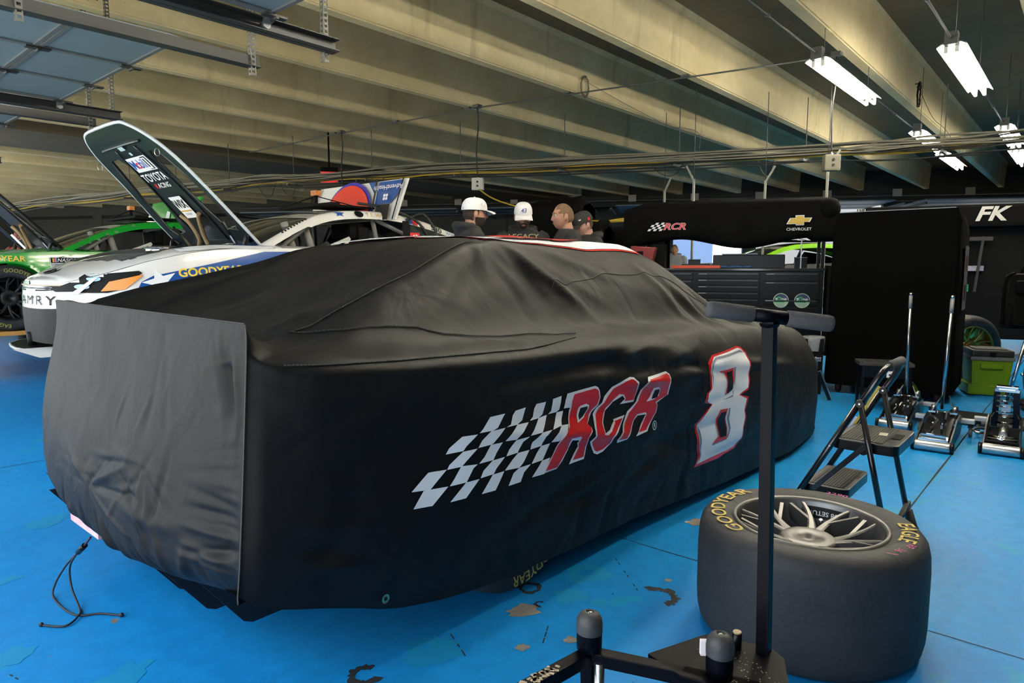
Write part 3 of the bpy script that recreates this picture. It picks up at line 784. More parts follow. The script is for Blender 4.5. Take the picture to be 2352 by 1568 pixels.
# tent folds running from the rear roof corner down to the glass foot
for i in range(11):
    x0 = 2.05 + rd.uniform(-.12, .1); x1 = 1.25 + i * .17
    side.append(((x0, 1.9, 1.33), (x1, 1.60 - rd.uniform(0, .1), .93 + rd.uniform(-.02, .03)), rd.choice((-1, 1)) * rd.uniform(.006, .013), rd.uniform(.02, .04)))
side += [((2.08, 1.90, 1.34), (2.55, 1.62, .97), .022, .03), ((2.1, 1.90, 1.34), (2.25, 1.62, .95), -.014, .04), ((2.15, 1.93, 1.35), (2.9, 1.75, 1.15), .012, .03)]
for i in range(26):          # long slack pulls along the door side
    x0 = rd.uniform(.9, 4.4); z0 = rd.uniform(.25, .85); L_ = rd.uniform(.35, 1.1); s = rd.uniform(-.30, .22)
    side.append(((x0, 1.44, z0), (x0 + L_, 1.42, z0 + s * L_), rd.choice((-1, 1)) * rd.uniform(.010, .019), rd.uniform(.016, .034)))
for i in range(9):           # folds over the fender and the roof side
    x0 = 3.0 + rd.uniform(0, .9); side.append(((x0, 1.85, 1.25 - (x0 - 3) * .2), (x0 + rd.uniform(.3, .8), 1.5, .78), rd.choice((-1, 1)) * rd.uniform(.009, .018), rd.uniform(.018, .036)))
for i in range(16):          # short gathers beside the corner seam
    z0 = .45 + i * .036 + rd.uniform(-.01, .01); side.append(((.79, 1.53, z0 + .02), (.98 + rd.uniform(0, .15), 1.45, z0 - rd.uniform(.02, .09)), rd.choice((-1, 1, 1)) * rd.uniform(.006, .011), .013))
for i in range(26):          # puckers above the hem
    x0 = .95 + i * .16 + rd.uniform(-.05, .05); zh = np.interp(x0, X_, A[:, 0, 1]); side.append(((x0, 1.47, zh), (x0 + rd.uniform(-.12, .16), 1.44, zh + rd.uniform(.1, .24)), rd.choice((-1, 1)) * rd.uniform(.006, .012), .022))
side += [((.92, 2.2, 1.05), (1.1, 1.75, .99), .018, .05), ((.9, 2.9, 1.04), (1.5, 2.6, 1.13), -.015, .06), ((1.02, 1.85, 1.0), (1.2, 1.9, 1.10), .02, .03), ((.95, 1.7, 1.0), (1.3, 2.0, 1.1), .012, .03)]
N_ = nrm(full)
if N_[NX // 2, NS - 1, 2] < 0: N_ = -N_
h = folds(full, side)
def fbm(P, f, oct=4, ani=(1, 1, 1)):
    o = np.zeros(P.shape[:2])
    for i in range(P.shape[0]):
        for j in range(P.shape[1]):
            p = P[i, j]; o[i, j] = noise.fractal(Vector((p[0] * ani[0] * f, p[1] * ani[1] * f, p[2] * ani[2] * f)), 1.0, 2.0, oct)
    return o
h += .011 * fbm(full, 2.2, 2) - .006 * np.abs(fbm(full, 3.5, 1))
fade = np.clip((full[..., 0] - .80) / .05, 0, 1)
full2 = full + N_ * (h * fade)[..., None]
# rear curtain: from the spoiler top over the bumper bulge down to the gathered hem
NR, NC = 150, 210
yc = np.linspace(1.53, 3.37, NC)
rear = np.zeros((NR, NC, 3))
sy = (yc - CY) / .92
zhem = np.interp(yc, [1.52, 1.63, 1.73, 1.9, 2.11, 2.36, 2.6, 2.9, 3.1, 3.3, 3.40], [.40, .37, .345, .325, .29, .25, .235, .25, .29, .36, .42])
for j in range(NC):
    q = abs(sy[j])
    for i in range(NR):
        t = i / (NR - 1); z = 1.085 + (zhem[j] - 1.085) * t
        ysp = yc[j]
        bulge = cr([.2, .35, .5, .68, .9, 1.09], [.03, .085, .105, .085, .03, 0.0], z) * (1 - q ** 3.0)
        wide = np.interp(z, [.2, .4, .6, .9, 1.09], [.05, .10, .115, .05, 0]) * (1 if ysp > CY else .25)
        y = ysp + (ysp - CY) * wide / .92 * (q ** 1.5)
        xx = .80 - bulge + (.055 * (ysp - 1.53)) * np.interp(z, [.3, .75, 1.09], [0.35, .6, 1])
        if z < zhem[j] + .10: xx += (.10 - (z - zhem[j])) ** 2 * 5
        rear[i, j] = (xx, y, z)
rf = []
rr = random.Random(5)
cxs = [(.70, 2.35, .72), (.71, 2.75, .80), (.72, 2.05, .66), (.70, 3.05, .60), (.71, 2.5, .5), (.74, 1.85, .85)]
for c in cxs:
    for i in range(15):
        a = rr.uniform(0, 2 * PI); L_ = rr.uniform(.2, .55)
        rf.append((c, (.72, c[1] + L_ * math.cos(a), c[2] + L_ * .8 * math.sin(a)), rr.choice((-1, 1)) * rr.uniform(.005, .010), rr.uniform(.008, .016)))
for i in range(20):
    y0 = rr.uniform(1.6, 3.3); rf.append(((.80, y0, 1.06), (.75, y0 + rr.uniform(-.2, .2), rr.uniform(.7, .9)), rr.choice((-1, 1)) * rr.uniform(.005, .009), rr.uniform(.01, .02)))
for i in range(24):
    z0 = .44 + i * .026; rf.append(((.78, 1.55, z0), (.73, 1.68 + rr.uniform(0, .18), z0 - rr.uniform(-.02, .08)), rr.choice((-1, 1, 1)) * rr.uniform(.007, .013), .013))
for i in range(26):
    y0 = 1.6 + i * .07; zz = np.interp(y0, yc, zhem); rf.append(((.76, y0, zz), (.72, y0 + rr.uniform(-.1, .1), zz + rr.uniform(.08, .2)), rr.choice((-1, 1)) * rr.uniform(.007, .014), .018))
rf += [((.80, 1.66, .98), (.77, 1.62, .84), -.030, .03), ((.80, 1.60, 1.0), (.78, 1.58, .75), .014, .02), ((.72, 1.8, .52), (.71, 2.2, .50), .012, .03), ((.71, 2.6, .55), (.72, 3.3, .7), .008, .02), ((.70, 2.0, .58), (.72, 3.0, .52), .006, .015)]
rn = nrm(rear)
if rn[NR // 2, NC // 2, 0] > 0: rn = -rn
hr = folds(rear, rf) + .008 * fbm(rear, 2.6, 2) - .006 * np.abs(fbm(rear, 4.5, 1))
edge = np.minimum(np.clip(np.arange(NC) / 3.0, 0, 1), 1)[None, :] * np.clip(np.arange(NR) / 4.0, 0, 1)[:, None]
rear2 = rear + rn * (hr * edge)[..., None]
# stitch the ends of the rear curtain to the first ring of the body
first = full2[0]
for i in range(NR):
    z = rear2[i, 0, 2]
    for j, sl in ((0, slice(0, NS)), (NC - 1, slice(NS - 1, None))):
        ring_ = first[sl]; o_ = np.argsort(ring_[:, 2]); lim = np.abs(ring_[o_, 1] - CY) > .88
        rz = ring_[o_, 2][lim]; ry = ring_[o_, 1][lim]; rx = ring_[o_, 0][lim]
        ty, tx = np.interp(z, rz, ry), np.interp(z, rz, rx)
        dy, dx = ty - rear2[i, j, 1], tx - rear2[i, j, 0]
        for k in range(14):
            jj = j + k if j == 0 else j - k; w = (1 - k / 14.0) ** 2
            rear2[i, jj, 1] += dy * w; rear2[i, jj, 0] += dx * w
def cloth_material():
    m = bpy.data.materials.new('cover_cloth'); m.use_nodes = True
    nt = m.node_tree; N = nt.nodes; L = nt.links; p = N['Principled BSDF']
    p.inputs['Base Color'].default_value = (0.0052, 0.0052, 0.0056, 1); p.inputs['Roughness'].default_value = 0.55
    p.inputs['Specular IOR Level'].default_value = 0.17; p.inputs['Sheen Weight'].default_value = 0.0
    tc = N.new('ShaderNodeTexCoord')
    n = N.new('ShaderNodeTexNoise'); n.inputs['Scale'].default_value = 4.0; n.inputs['Detail'].default_value = 2; n.inputs['Distortion'].default_value = 1.6
    n2 = N.new('ShaderNodeTexNoise'); n2.inputs['Scale'].default_value = 260; n2.inputs['Detail'].default_value = 2
    L.new(tc.outputs['Object'], n.inputs['Vector']); L.new(tc.outputs['Object'], n2.inputs['Vector'])
    b = N.new('ShaderNodeBump'); b.inputs['Strength'].default_value = .5; b.inputs['Distance'].default_value = .015
    b2 = N.new('ShaderNodeBump'); b2.inputs['Strength'].default_value = .10; b2.inputs['Distance'].default_value = .002
    L.new(n.outputs['Fac'], b.inputs['Height']); L.new(n2.outputs['Fac'], b2.inputs['Height'])
    n3 = N.new('ShaderNodeTexNoise'); n3.noise_type = 'RIDGED_MULTIFRACTAL'; n3.inputs['Scale'].default_value = 3.2; n3.inputs['Detail'].default_value = 3; n3.inputs['Distortion'].default_value = .8
    b3 = N.new('ShaderNodeBump'); b3.inputs['Strength'].default_value = .55; b3.inputs['Distance'].default_value = .010
    L.new(tc.outputs['Object'], n3.inputs['Vector']); L.new(n3.outputs['Fac'], b3.inputs['Height']); L.new(b3.outputs[0], b.inputs['Normal'])
    L.new(b.outputs[0], b2.inputs['Normal']); L.new(b2.outputs[0], p.inputs['Normal'])
    return m
M_cloth = cloth_material()
g = MB(); g.grid(full2); body = g.build('side_and_roof_panel', M_cloth, cover, world=True, fixn=True)
g = MB(); g.grid(rear2); rearo = g.build('rear_panel', M_cloth, cover, world=True, fixn=True)
def front_cap():
    e = full2[-1]; n = len(e); g = MB(); K = 14; rows = []
    for k in range(K + 1):
        t = k / K; c = np.array([5.62, CY, .33])
        w = math.cos(t * PI / 2); P = e.copy()
        P[:, 1] = CY + (e[:, 1] - CY) * w; P[:, 2] = e[:, 2] - (e[:, 2] - .34) * (1 - w); P[:, 0] = 5.5 + .14 * math.sin(t * PI / 2)
        rows.append(P)
    g.grid(np.array(rows)); return g.build('front_panel', M_cloth, cover, world=True)
front_cap()
def bvh_of(ob):
    me = ob.data; M_ = pm(ob); return BVHTree.FromPolygons([M_ @ v.co for v in me.vertices], [tuple(p.vertices) for p in me.polygons])
BV = bvh_of(body); BR = bvh_of(rearo)
M_seam = mat('seam_thread', (0.075, 0.072, 0.062, 1), .8)
M_seamd = mat('seam_cord', (0.018, 0.018, 0.019, 1), .7)
def on_side(x, z, off=.003):
    h = BV.ray_cast(Vector((x, 0.2, z)), Vector((0, 1, 0))); return h[0] + Vector((0, -off, 0)) if h[0] else None
def on_top(x, y, off=.003):
    h = BV.ray_cast(Vector((x, y, 3)), Vector((0, 0, -1))); return h[0] + Vector((0, 0, off)) if h[0] else None
def stitch(name, pts, mt=M_seam, r=.0016, dash=True):
    pts = [p for p in pts if p is not None]
    b = MB()
    b.tube(pts, .0017, 6, m=0, cap=False)
    if dash:
        L_ = 0
        fine = smoothline(pts, 4) if len(pts) < 200 else pts
        for i in range(0, len(fine) - 1, 2):
            a, c = fine[i], fine[i + 1]
            up = Vector((-.3, -.7, .5)).normalized() * .0045
            b.bar(a + up, c + up, .0022, .0018, m=1)
    b.build(name, [M_seamd, mt], cover, world=True, fixn=False)
# seams
stitch('belt_seam', [on_side(x, z) for x, z in zip(np.linspace(.87, 2.15, 70), np.interp(np.linspace(.87, 2.15, 70), [.87, 1.2, 1.8, 2.15], [.982, .962, .940, .95]))])
stitch('glass_seam', [on_top(x, y) for x, y in zip(np.linspace(1.06, 2.2, 60), np.interp(np.linspace(1.06, 2.2, 60), [1.06, 1.2, 1.55, 1.95, 2.2], [1.78, 1.68, 1.62, 1.60, 1.56]))])
stitch('pillar_seam', [on_top(x, y) for x, y in zip(np.linspace(1.08, 2.0, 60), np.interp(np.linspace(1.08, 2.0, 60), [1.08, 1.5, 2.0], [1.78, 1.84, 1.93]))], r=.003)
stitch('roof_seam', [on_top(x, y) for x, y in zip(np.linspace(2.25, 4.6, 90), np.interp(np.linspace(2.25, 4.6, 90), [2.25, 2.8, 3.4, 4.0, 4.6], [1.74, 1.80, 1.79, 1.72, 1.60]))], dash=False)
stitch('corner_seam', [Vector(p) + Vector((-.003, -.004, 0)) for p in rear2[2:-1:1, 0]], r=.003)
stitch('spoiler_seam', [Vector(p) + Vector((-.001, 0, .002)) for p in rear2[0, ::3]], dash=False)
# grommet
p = on_side(1.16, .27); b = MB(); b.lathe([(.006, 0), (.010, .003), (.014, 0)], (0, 0, 0), 16, axis='y'); o = b.build('grommet', mat('brass', (.6, .5, .3, 1), .3, metal=1), cover); 
o.data.transform(pm(cover).inverted() @ Matrix.Translation(p + Vector((0, -.004, 0))))
# drawcord with toggle, trailing on the floor
M_cord = mat('draw_cord', (0.010, 0.012, 0.02, 1), .6)
b = MB()
b.tube(smoothline([(.735, 2.55, .30), (.725, 2.60, .255), (.72, 2.70, .19), (.72, 2.804, .124), (.70, 2.86, .05), (.685, 2.845, .007), (.683, 2.70, .006), (.702, 2.618, .006), (.756, 2.578, .005), (.799, 2.506, .006)], 8), .0038, 6)
b.tube(smoothline([(.735, 2.55, .30), (.725, 2.60, .255), (.72, 2.68, .20), (.72, 2.753, .131), (.72, 2.745, .059), (.721, 2.68, .008), (.702, 2.616, .009), (.648, 2.574, .006), (.596, 2.643, .006)], 8), .0038, 6)
b.ball((.80, 2.506, .008), .008, 10); b.ball((.596, 2.643, .008), .008, 10)
b.build('drawcord', M_cord, cover, world=True)
b = MB(); b.tube([(.727, 2.59, .262), (.723, 2.65, .222)], .010, 10); b.build('cord_toggle', M_black, cover, world=True)
# outlines of the printed logo and number, metres along the side (X, Z)
LG = {'R1w':[(1.977,0.761),(2.152,0.768),(2.172,0.76),(2.183,0.746),(2.19,0.719),(2.178,0.688),(2.15,0.67),(2.101,0.626),(2.12,0.609),(2.12,0.595),(2.095,0.576),(2.101,0.561),(2.092,0.508),(2.086,0.491),(1.99,0.491),(2.018,0.526),(2.042,0.551),(2.033,0.566),(2.04,0.576),(1.997,0.584),(1.978,0.551),(1.94,0.514),(1.908,0.494),(1.812,0.497),(1.876,0.549),(1.917,0.594),(1.972,0.631),(1.985,0.665),(2.002,0.705),(1.963,0.708),(1.967,0.736)],'R1r':[(2.019,0.753),(2.152,0.758),(2.173,0.748),(2.181,0.718),(2.169,0.693),(2.14,0.677),(2.095,0.628),(2.114,0.612),(2.111,0.597),(2.088,0.576),(2.093,0.56),(2.08,0.502),(2.012,0.503),(2.045,0.545),(2.039,0.565),(2.049,0.587),(2.037,0.592),(1.986,0.594),(1.973,0.557),(1.931,0.519),(1.908,0.5),(1.834,0.504),(1.889,0.559),(1.922,0.594),(1.979,0.638),(1.991,0.669),(2.008,0.704),(2.006,0.73)],'R1hw':[(2.058,0.704),(2.092,0.707),(2.113,0.698),(2.111,0.684),(2.084,0.654),(2.034,0.64),(2.038,0.675),(2.047,0.695)],'R1hb':[(2.058,0.696),(2.101,0.696),(2.103,0.686),(2.075,0.658),(2.045,0.65),(2.047,0.673)],'Cw':[(2.393,0.773),(2.427,0.767),(2.45,0.744),(2.46,0.71),(2.439,0.662),(2.332,0.668),(2.369,0.684),(2.352,0.7),(2.279,0.686),(2.234,0.656),(2.21,0.615),(2.206,0.571),(2.246,0.578),(2.286,0.605),(2.284,0.613),(2.374,0.616),(2.329,0.574),(2.273,0.541),(2.266,0.52),(2.213,0.495),(2.173,0.491),(2.149,0.501),(2.114,0.555),(2.137,0.573),(2.15,0.654),(2.169,0.678),(2.203,0.695),(2.217,0.718),(2.267,0.748),(2.35,0.768)],'Cr':[(2.399,0.763),(2.419,0.759),(2.439,0.742),(2.45,0.711),(2.436,0.671),(2.364,0.676),(2.373,0.687),(2.357,0.705),(2.325,0.711),(2.279,0.695),(2.231,0.668),(2.2,0.617),(2.199,0.567),(2.221,0.56),(2.256,0.57),(2.292,0.595),(2.292,0.605),(2.353,0.607),(2.319,0.579),(2.26,0.547),(2.253,0.522),(2.208,0.506),(2.168,0.504),(2.151,0.513),(2.124,0.554),(2.142,0.566),(2.165,0.651),(2.188,0.678),(2.215,0.693),(2.237,0.712),(2.277,0.74),(2.356,0.759)],'R2w':[(2.536,0.755),(2.716,0.759),(2.746,0.744),(2.754,0.724),(2.735,0.652),(2.633,0.629),(2.639,0.616),(2.629,0.589),(2.581,0.554),(2.543,0.517),(2.444,0.514),(2.475,0.533),(2.498,0.556),(2.537,0.592),(2.473,0.597),(2.445,0.583),(2.423,0.554),(2.38,0.513),(2.31,0.511),(2.302,0.526),(2.336,0.55),(2.361,0.589),(2.393,0.628),(2.459,0.659),(2.486,0.706),(2.519,0.741)],'R2r':[(2.543,0.744),(2.72,0.749),(2.738,0.738),(2.738,0.723),(2.722,0.651),(2.617,0.635),(2.631,0.619),(2.619,0.591),(2.569,0.556),(2.531,0.525),(2.469,0.526),(2.501,0.549),(2.542,0.594),(2.534,0.603),(2.467,0.605),(2.436,0.585),(2.412,0.556),(2.372,0.519),(2.31,0.524),(2.346,0.551),(2.372,0.587),(2.404,0.62),(2.473,0.66),(2.497,0.704),(2.531,0.736)],'R2hw':[(2.584,0.705),(2.63,0.702),(2.649,0.687),(2.644,0.659),(2.595,0.649),(2.535,0.648),(2.564,0.668)],'R2hb':[(2.596,0.694),(2.637,0.692),(2.64,0.675),(2.626,0.656),(2.574,0.654),(2.585,0.671)],'E8blk':[(3.08,0.769),(3.126,0.801),(3.649,0.814),(3.713,0.791),(3.712,0.674),(3.653,0.514),(3.621,0.343),(3.605,0.247),(3.467,0.217),(3.04,0.221),(2.991,0.249),(2.996,0.326),(2.969,0.46),(3.045,0.576),(3.095,0.617)],'E8r':[(3.16,0.678),(3.159,0.748),(3.228,0.78),(3.579,0.796),(3.634,0.786),(3.686,0.75),(3.687,0.677),(3.675,0.609),(3.644,0.55),(3.55,0.533),(3.648,0.51),(3.632,0.478),(3.602,0.437),(3.615,0.403),(3.578,0.346),(3.572,0.288),(3.487,0.247),(3.376,0.242),(3.29,0.232),(3.039,0.238),(3.073,0.297),(3.05,0.368),(3.036,0.427),(3.02,0.462),(3.084,0.496),(3.185,0.536),(3.104,0.557),(3.121,0.6),(3.159,0.616)],'E8w':[(3.177,0.676),(3.18,0.737),(3.239,0.77),(3.58,0.785),(3.623,0.775),(3.662,0.747),(3.668,0.679),(3.658,0.616),(3.634,0.563),(3.52,0.537),(3.62,0.504),(3.587,0.446),(3.597,0.406),(3.566,0.353),(3.553,0.297),(3.475,0.261),(3.374,0.256),(3.057,0.252),(3.088,0.294),(3.069,0.364),(3.054,0.419),(3.039,0.459),(3.094,0.49),(3.19,0.535),(3.131,0.561),(3.136,0.598),(3.174,0.619)],'E8h1':[(3.276,0.694),(3.443,0.696),(3.443,0.638),(3.414,0.582),(3.323,0.566),(3.347,0.595),(3.354,0.64),(3.341,0.674)],'E8h1b':[(3.362,0.678),(3.422,0.683),(3.419,0.585),(3.349,0.567),(3.356,0.622)],'E8h2':[(3.27,0.497),(3.361,0.49),(3.339,0.449),(3.355,0.391),(3.349,0.331),(3.2,0.331),(3.265,0.357),(3.25,0.41),(3.231,0.458)],'E8h2b':[(3.279,0.48),(3.335,0.478),(3.327,0.442),(3.344,0.388),(3.34,0.347),(3.276,0.35),(3.262,0.399),(3.25,0.455)],'E8g1':[(3.186,0.732),(3.194,0.748),(3.249,0.765),(3.605,0.772),(3.643,0.754),(3.582,0.762),(3.25,0.754),(3.2,0.735),(3.195,0.674),(3.183,0.626)],'E8g2':[(3.049,0.453),(3.08,0.419),(3.09,0.359),(3.098,0.292),(3.076,0.261),(3.083,0.299),(3.074,0.363)],'E8g3':[(3.46,0.695),(3.48,0.695),(3.475,0.653),(3.452,0.6),(3.447,0.619)],'E8g4':[(3.303,0.542),(3.422,0.552),(3.426,0.571),(3.437,0.574),(3.423,0.543),(3.319,0.544)],'E8g5':[(3.377,0.489),(3.394,0.488),(3.389,0.455),(3.382,0.433),(3.397,0.378),(3.368,0.337),(3.205,0.321),(3.2,0.329),(3.347,0.327),(3.376,0.378),(3.359,0.446)],'CH':[[(1.235,0.526),(1.276,0.571),(1.37,0.562),(1.308,0.517)],[(1.23,0.578),(1.296,0.621),(1.366,0.615),(1.301,0.568)],[(1.363,0.662),(1.377,0.679),(1.427,0.706),(1.491,0.702),(1.444,0.673),(1.431,0.66)],[(1.367,0.614),(1.376,0.627),(1.43,0.658),(1.49,0.657),(1.445,0.627),(1.424,0.612)],[(1.375,0.561),(1.394,0.58),(1.422,0.614),(1.49,0.606),(1.472,0.597),(1.443,0.558)],[(1.376,0.511),(1.441,0.558),(1.499,0.556),(1.442,0.507)],[(1.498,0.704),(1.513,0.714),(1.547,0.748),(1.621,0.747),(1.581,0.707),(1.558,0.702)],[(1.492,0.658),(1.509,0.678),(1.551,0.702),(1.619,0.7),(1.562,0.66),(1.55,0.657)],[(1.496,0.606),(1.52,0.623),(1.55,0.657),(1.607,0.654),(1.577,0.624),(1.562,0.604)],[(1.503,0.557),(1.516,0.579),(1.558,0.603),(1.619,0.602),(1.577,0.573),(1.563,0.557)],[(1.51,0.503),(1.559,0.556),(1.614,0.555),(1.573,0.5)],[(1.623,0.7),(1.649,0.705),(1.661,0.733),(1.676,0.747),(1.733,0.749),(1.712,0.708),(1.684,0.698)],[(1.619,0.655),(1.649,0.675),(1.684,0.698),(1.746,0.695),(1.699,0.663),(1.676,0.649)],[(1.625,0.602),(1.641,0.622),(1.676,0.648),(1.744,0.647),(1.712,0.635),(1.684,0.602)],[(1.616,0.556),(1.657,0.585),(1.686,0.601),(1.746,0.599),(1.712,0.562),(1.691,0.549)],[(1.635,0.499),(1.661,0.537),(1.691,0.549),(1.751,0.548),(1.716,0.527),(1.699,0.497)],[(1.755,0.698),(1.772,0.709),(1.781,0.736),(1.794,0.751),(1.85,0.75),(1.831,0.708),(1.806,0.698)],[(1.748,0.649),(1.777,0.674),(1.806,0.698),(1.859,0.701),(1.831,0.667),(1.811,0.648)],[(1.751,0.599),(1.759,0.624),(1.811,0.648),(1.869,0.647),(1.831,0.632),(1.811,0.6)],[(1.755,0.548),(1.786,0.58),(1.811,0.6),(1.862,0.6),(1.841,0.572),(1.818,0.547)],[(1.76,0.498),(1.787,0.522),(1.816,0.546),(1.865,0.546),(1.832,0.506),(1.832,0.494)],[(1.866,0.702),(1.884,0.711),(1.891,0.754),(1.942,0.758),(1.935,0.708),(1.918,0.701)],[(1.873,0.646),(1.897,0.667),(1.921,0.7),(1.962,0.699),(1.941,0.668),(1.933,0.65)],[(1.867,0.602),(1.892,0.623),(1.931,0.651),(1.978,0.647),(1.941,0.602),(1.912,0.597)],[(1.964,0.708),(1.967,0.739),(1.979,0.76),(2.015,0.76),(2.0,0.71)]],'REG':(2.61,0.531)}
def on_cover(name, loops, mt, off, label=None):
    return decal(name, flat_poly(loops), mt, cover, O=(-3.2, 0.2 - CY, 0), U=(1, 0, 0), V=(0, 0, 1), bvh=BVC, D=(0, 1, 0), step=.018, off=off, label=label)
BVC = BVHTree.FromPolygons([v.co for v in body.data.vertices], [tuple(p.vertices) for p in body.data.polygons])
M_vinyl = mat('vinyl_white', (0.80, 0.84, 0.88, 1), 0.36, bump=.25, bscale=10)
M_vred = mat('vinyl_red', (0.60, 0.012, 0.015, 1), 0.30, bump=.25, bscale=14)
M_vblk = mat('vinyl_black', (0.0045, 0.0045, 0.005, 1), 0.5, spec=.2, bump=.2, bscale=14)
M_vgry = mat('vinyl_grey', (0.17, 0.19, 0.25, 1), 0.36)
for i, q in enumerate(LG['CH']): on_cover('checker_patch', [q], M_vinyl, .0022)
for a in ('R1', 'R2'):
    on_cover('letter_outline', [LG[a + 'w']], M_vinyl, .0022)
    on_cover('letter_r', [LG[a + 'r']], M_vred, .0036, label='red printed letter R')
    on_cover('letter_counter', [LG[a + 'hw']], M_vinyl, .0050)
    on_cover('letter_counter', [LG[a + 'hb']], M_vblk, .0064)
on_cover('letter_outline', [LG['Cw']], M_vinyl, .0022)
on_cover('letter_c', [LG['Cr']], M_vred, .0036, label='red printed letter C')
rx, rz = LG['REG']
on_cover('registered_mark', [circle(rx, rz, .021), circle(rx, rz, .017)], M_vinyl, .003)
sh = shift(flat_text('R', .03, .015), rx, rz)
decal('registered_letter', sh, M_vinyl, cover, O=(-3.2, 0.2 - CY, 0), U=(1, 0, 0), V=(0, 0, 1), bvh=BVC, D=(0, 1, 0), off=.003)
on_cover('number_patch', [LG['E8blk']], M_vblk, .0015)
on_cover('number_border', [LG['E8r']], M_vred, .0028, label='red border of the number 8')
on_cover('number_eight', [LG['E8w']], M_vinyl, .0041, label='white printed number 8')
for k_ in ('E8g1', 'E8g2', 'E8g3', 'E8g4', 'E8g5'): on_cover('number_shade', [LG[k_]], M_vgry, .0054)
for k_ in ('E8h1', 'E8h2'): on_cover('number_counter_border', [LG[k_]], M_vred, .0066)
for k_ in ('E8h1b', 'E8h2b'): on_cover('number_counter', [LG[k_]], M_vblk, .0078)
# big roof number, read from the right side of the car
def on_roof(name, loops, mt, off):
    return decal(name, flat_poly(loops), mt, cover, O=(-3.2, -CY, 2.0), U=(1, 0, 0), V=(0, 1, 0), bvh=BVC, D=(0, 0, -1), step=.04, off=off)
def eight(cx, cy, w, h_, t, grow=0):
    g_ = grow
    o = [(cx - w / 2 - g_, cy - h_ / 2 - g_), (cx + w / 2 + g_, cy - h_ / 2 - g_), (cx + w / 2 + g_, cy - .06), (cx + w / 2 - .05 + g_, cy), (cx + w / 2 + g_, cy + .06), (cx + w / 2 + g_, cy + h_ / 2 + g_), (cx - w / 2 - g_, cy + h_ / 2 + g_), (cx - w / 2 - g_, cy + .06), (cx - w / 2 + .05 - g_, cy), (cx - w / 2 - g_, cy - .06)]
    return o
on_roof('roof_number_border', [eight(2.72, 2.45, 1.25, .98, .2, .014)], M_vred, .003)
on_roof('roof_number', [eight(2.72, 2.45, 1.25, .98, .2)], M_vinyl, .005)
for yy in (2.2, 2.7): on_roof('roof_number_counter', [rect(2.45, yy - .09, 3.0, yy + .09)], M_vred, .012)
on_roof('roof_stripe', [[(1.93, 2.80), (2.02, 2.5), (2.1, 2.4), (2.1, 2.86), (1.98, 2.88)]], M_vinyl, .008)

# ------------------------------------------------------------------ wheels and tyres
TYRE_R, TYRE_W = .356, .365
def tyre_profile():
    """closed section (radius, axial); axial 0 = outer face"""
    W = TYRE_W; R = TYRE_R
    o = [(.236, .010), (.262, -.006), (.300, -.012), (.330, -.002), (.346, .018), (.353, .05), (R, .10), (R, W / 2)]
    i = [(r, W - a) for r, a in reversed(o[:-1])]
    inn = [(.225, W - .015), (.222, W / 2), (.225, .02)]
    return o + i + inn
def text_arc(s, rmid, a_mid, size, bold=.0, sx=1.0, gap=1.0):
    """letters bent around a circle; angle a (rad), tops point outward, runs clockwise"""
    vs, fs = flat_text(s, size, bold, sx=sx, space=gap)
    out = [((rmid + y) * math.cos(a_mid - x / rmid), (rmid + y) * math.sin(a_mid - x / rmid)) for x, y in vs]
    return out, fs
M_rim = mat('rim_graphite', (0.20, 0.195, 0.19, 1), 0.42, metal=.85, var=.12, vscale=8)
M_rimblk = mat('rim_black', (0.02, 0.02, 0.02, 1), 0.4, metal=.5)
def wheel_parts(rimmat, lite=False, dark=.25):
    """meshes in a frame where the axle is +Z and the outer face is z=0 looking up"""
    D_ = {}
    b = MB(); b.lathe([(r, -a) for r, a in tyre_profile()], n=72 if not lite else 40, closed=True); D_['tyre'] = b.mesh('tyre', M_rubber)
    W = TYRE_W
    b = MB()
    b.lathe([(.244, -.004), (.240, .004), (.232, .002), (.226, -.012), (.222, -.05), (.212, -.09), (.205, -.20), (.21, -.33), (.228, -W + .012), (.222, -W + .010), (.198, -.30), (.196, -.18), (.203, -.08), (.214, -.045), (.219, -.02), (.225, -.006)], n=64 if not lite else 36)
    D_['rim_barrel'] = b.mesh('rim_barrel', rimmat)
    b = MB(); ns = 10 if not lite else 10
    # paired spokes: each pair starts from the hub and forks into two
    for k in range(5):
        a0 = 2 * PI * k / 5 - .59
        for sg in (-1, 1):
            pts = []
            for t in np.linspace(0, 1, 8):
                r = .055 + (.222 - .055) * t
                a = a0 + sg * (.12 + .23 * t ** 1.4)
                z = -.060 + .050 * t ** 1.2
                pts.append((r * math.cos(a), r * math.sin(a), z, a))
            top = []; bot = []
            rows = []
            for q, (x, y, z, a) in enumerate(pts):
                t = q / 7; w = .025 - .010 * t + .010 * (1 - t) ** 2; dpt = .055 + .02 * t
                px, py = -math.sin(a), math.cos(a)
                rows.append([(x - px * w * .5, y - py * w * .5, z - dpt), (x - px * w * .5, y - py * w * .5, z - .004), (x - px * w * .28, y - py * w * .28, z), (x + px * w * .28, y + py * w * .28, z), (x + px * w * .5, y + py * w * .5, z - .004), (x + px * w * .5, y + py * w * .5, z - dpt)])
            b.grid(np.array(rows), smooth=False)
            # small fork branch to the rim
            r0, a_ = .135, a0 + sg * (.12 + .23 * .45)
            p0 = (r0 * math.cos(a_), r0 * math.sin(a_), -.069); a2 = a0 + sg * .60 * .95
            p1 = (.221 * math.cos(a2), .221 * math.sin(a2), -.041)
            b.bar(p0, p1, .012, .055)
    b.lathe([(.0, -.070), (.024, -.070), (.028, -.058), (.058, -.053), (.078, -.052), (.092, -.062), (.095, -.12), (.0, -.12)], n=32)
    b.lathe([(.075, -.30), (.09, -.13), (.09, -.10)], n=24)
    D_['spokes'] = b.mesh('spokes', rimmat)
    return D_
WG = wheel_parts(M_rim); WB = wheel_parts(M_rimblk, True)
WGOLD = wheel_parts(M_gold, True)
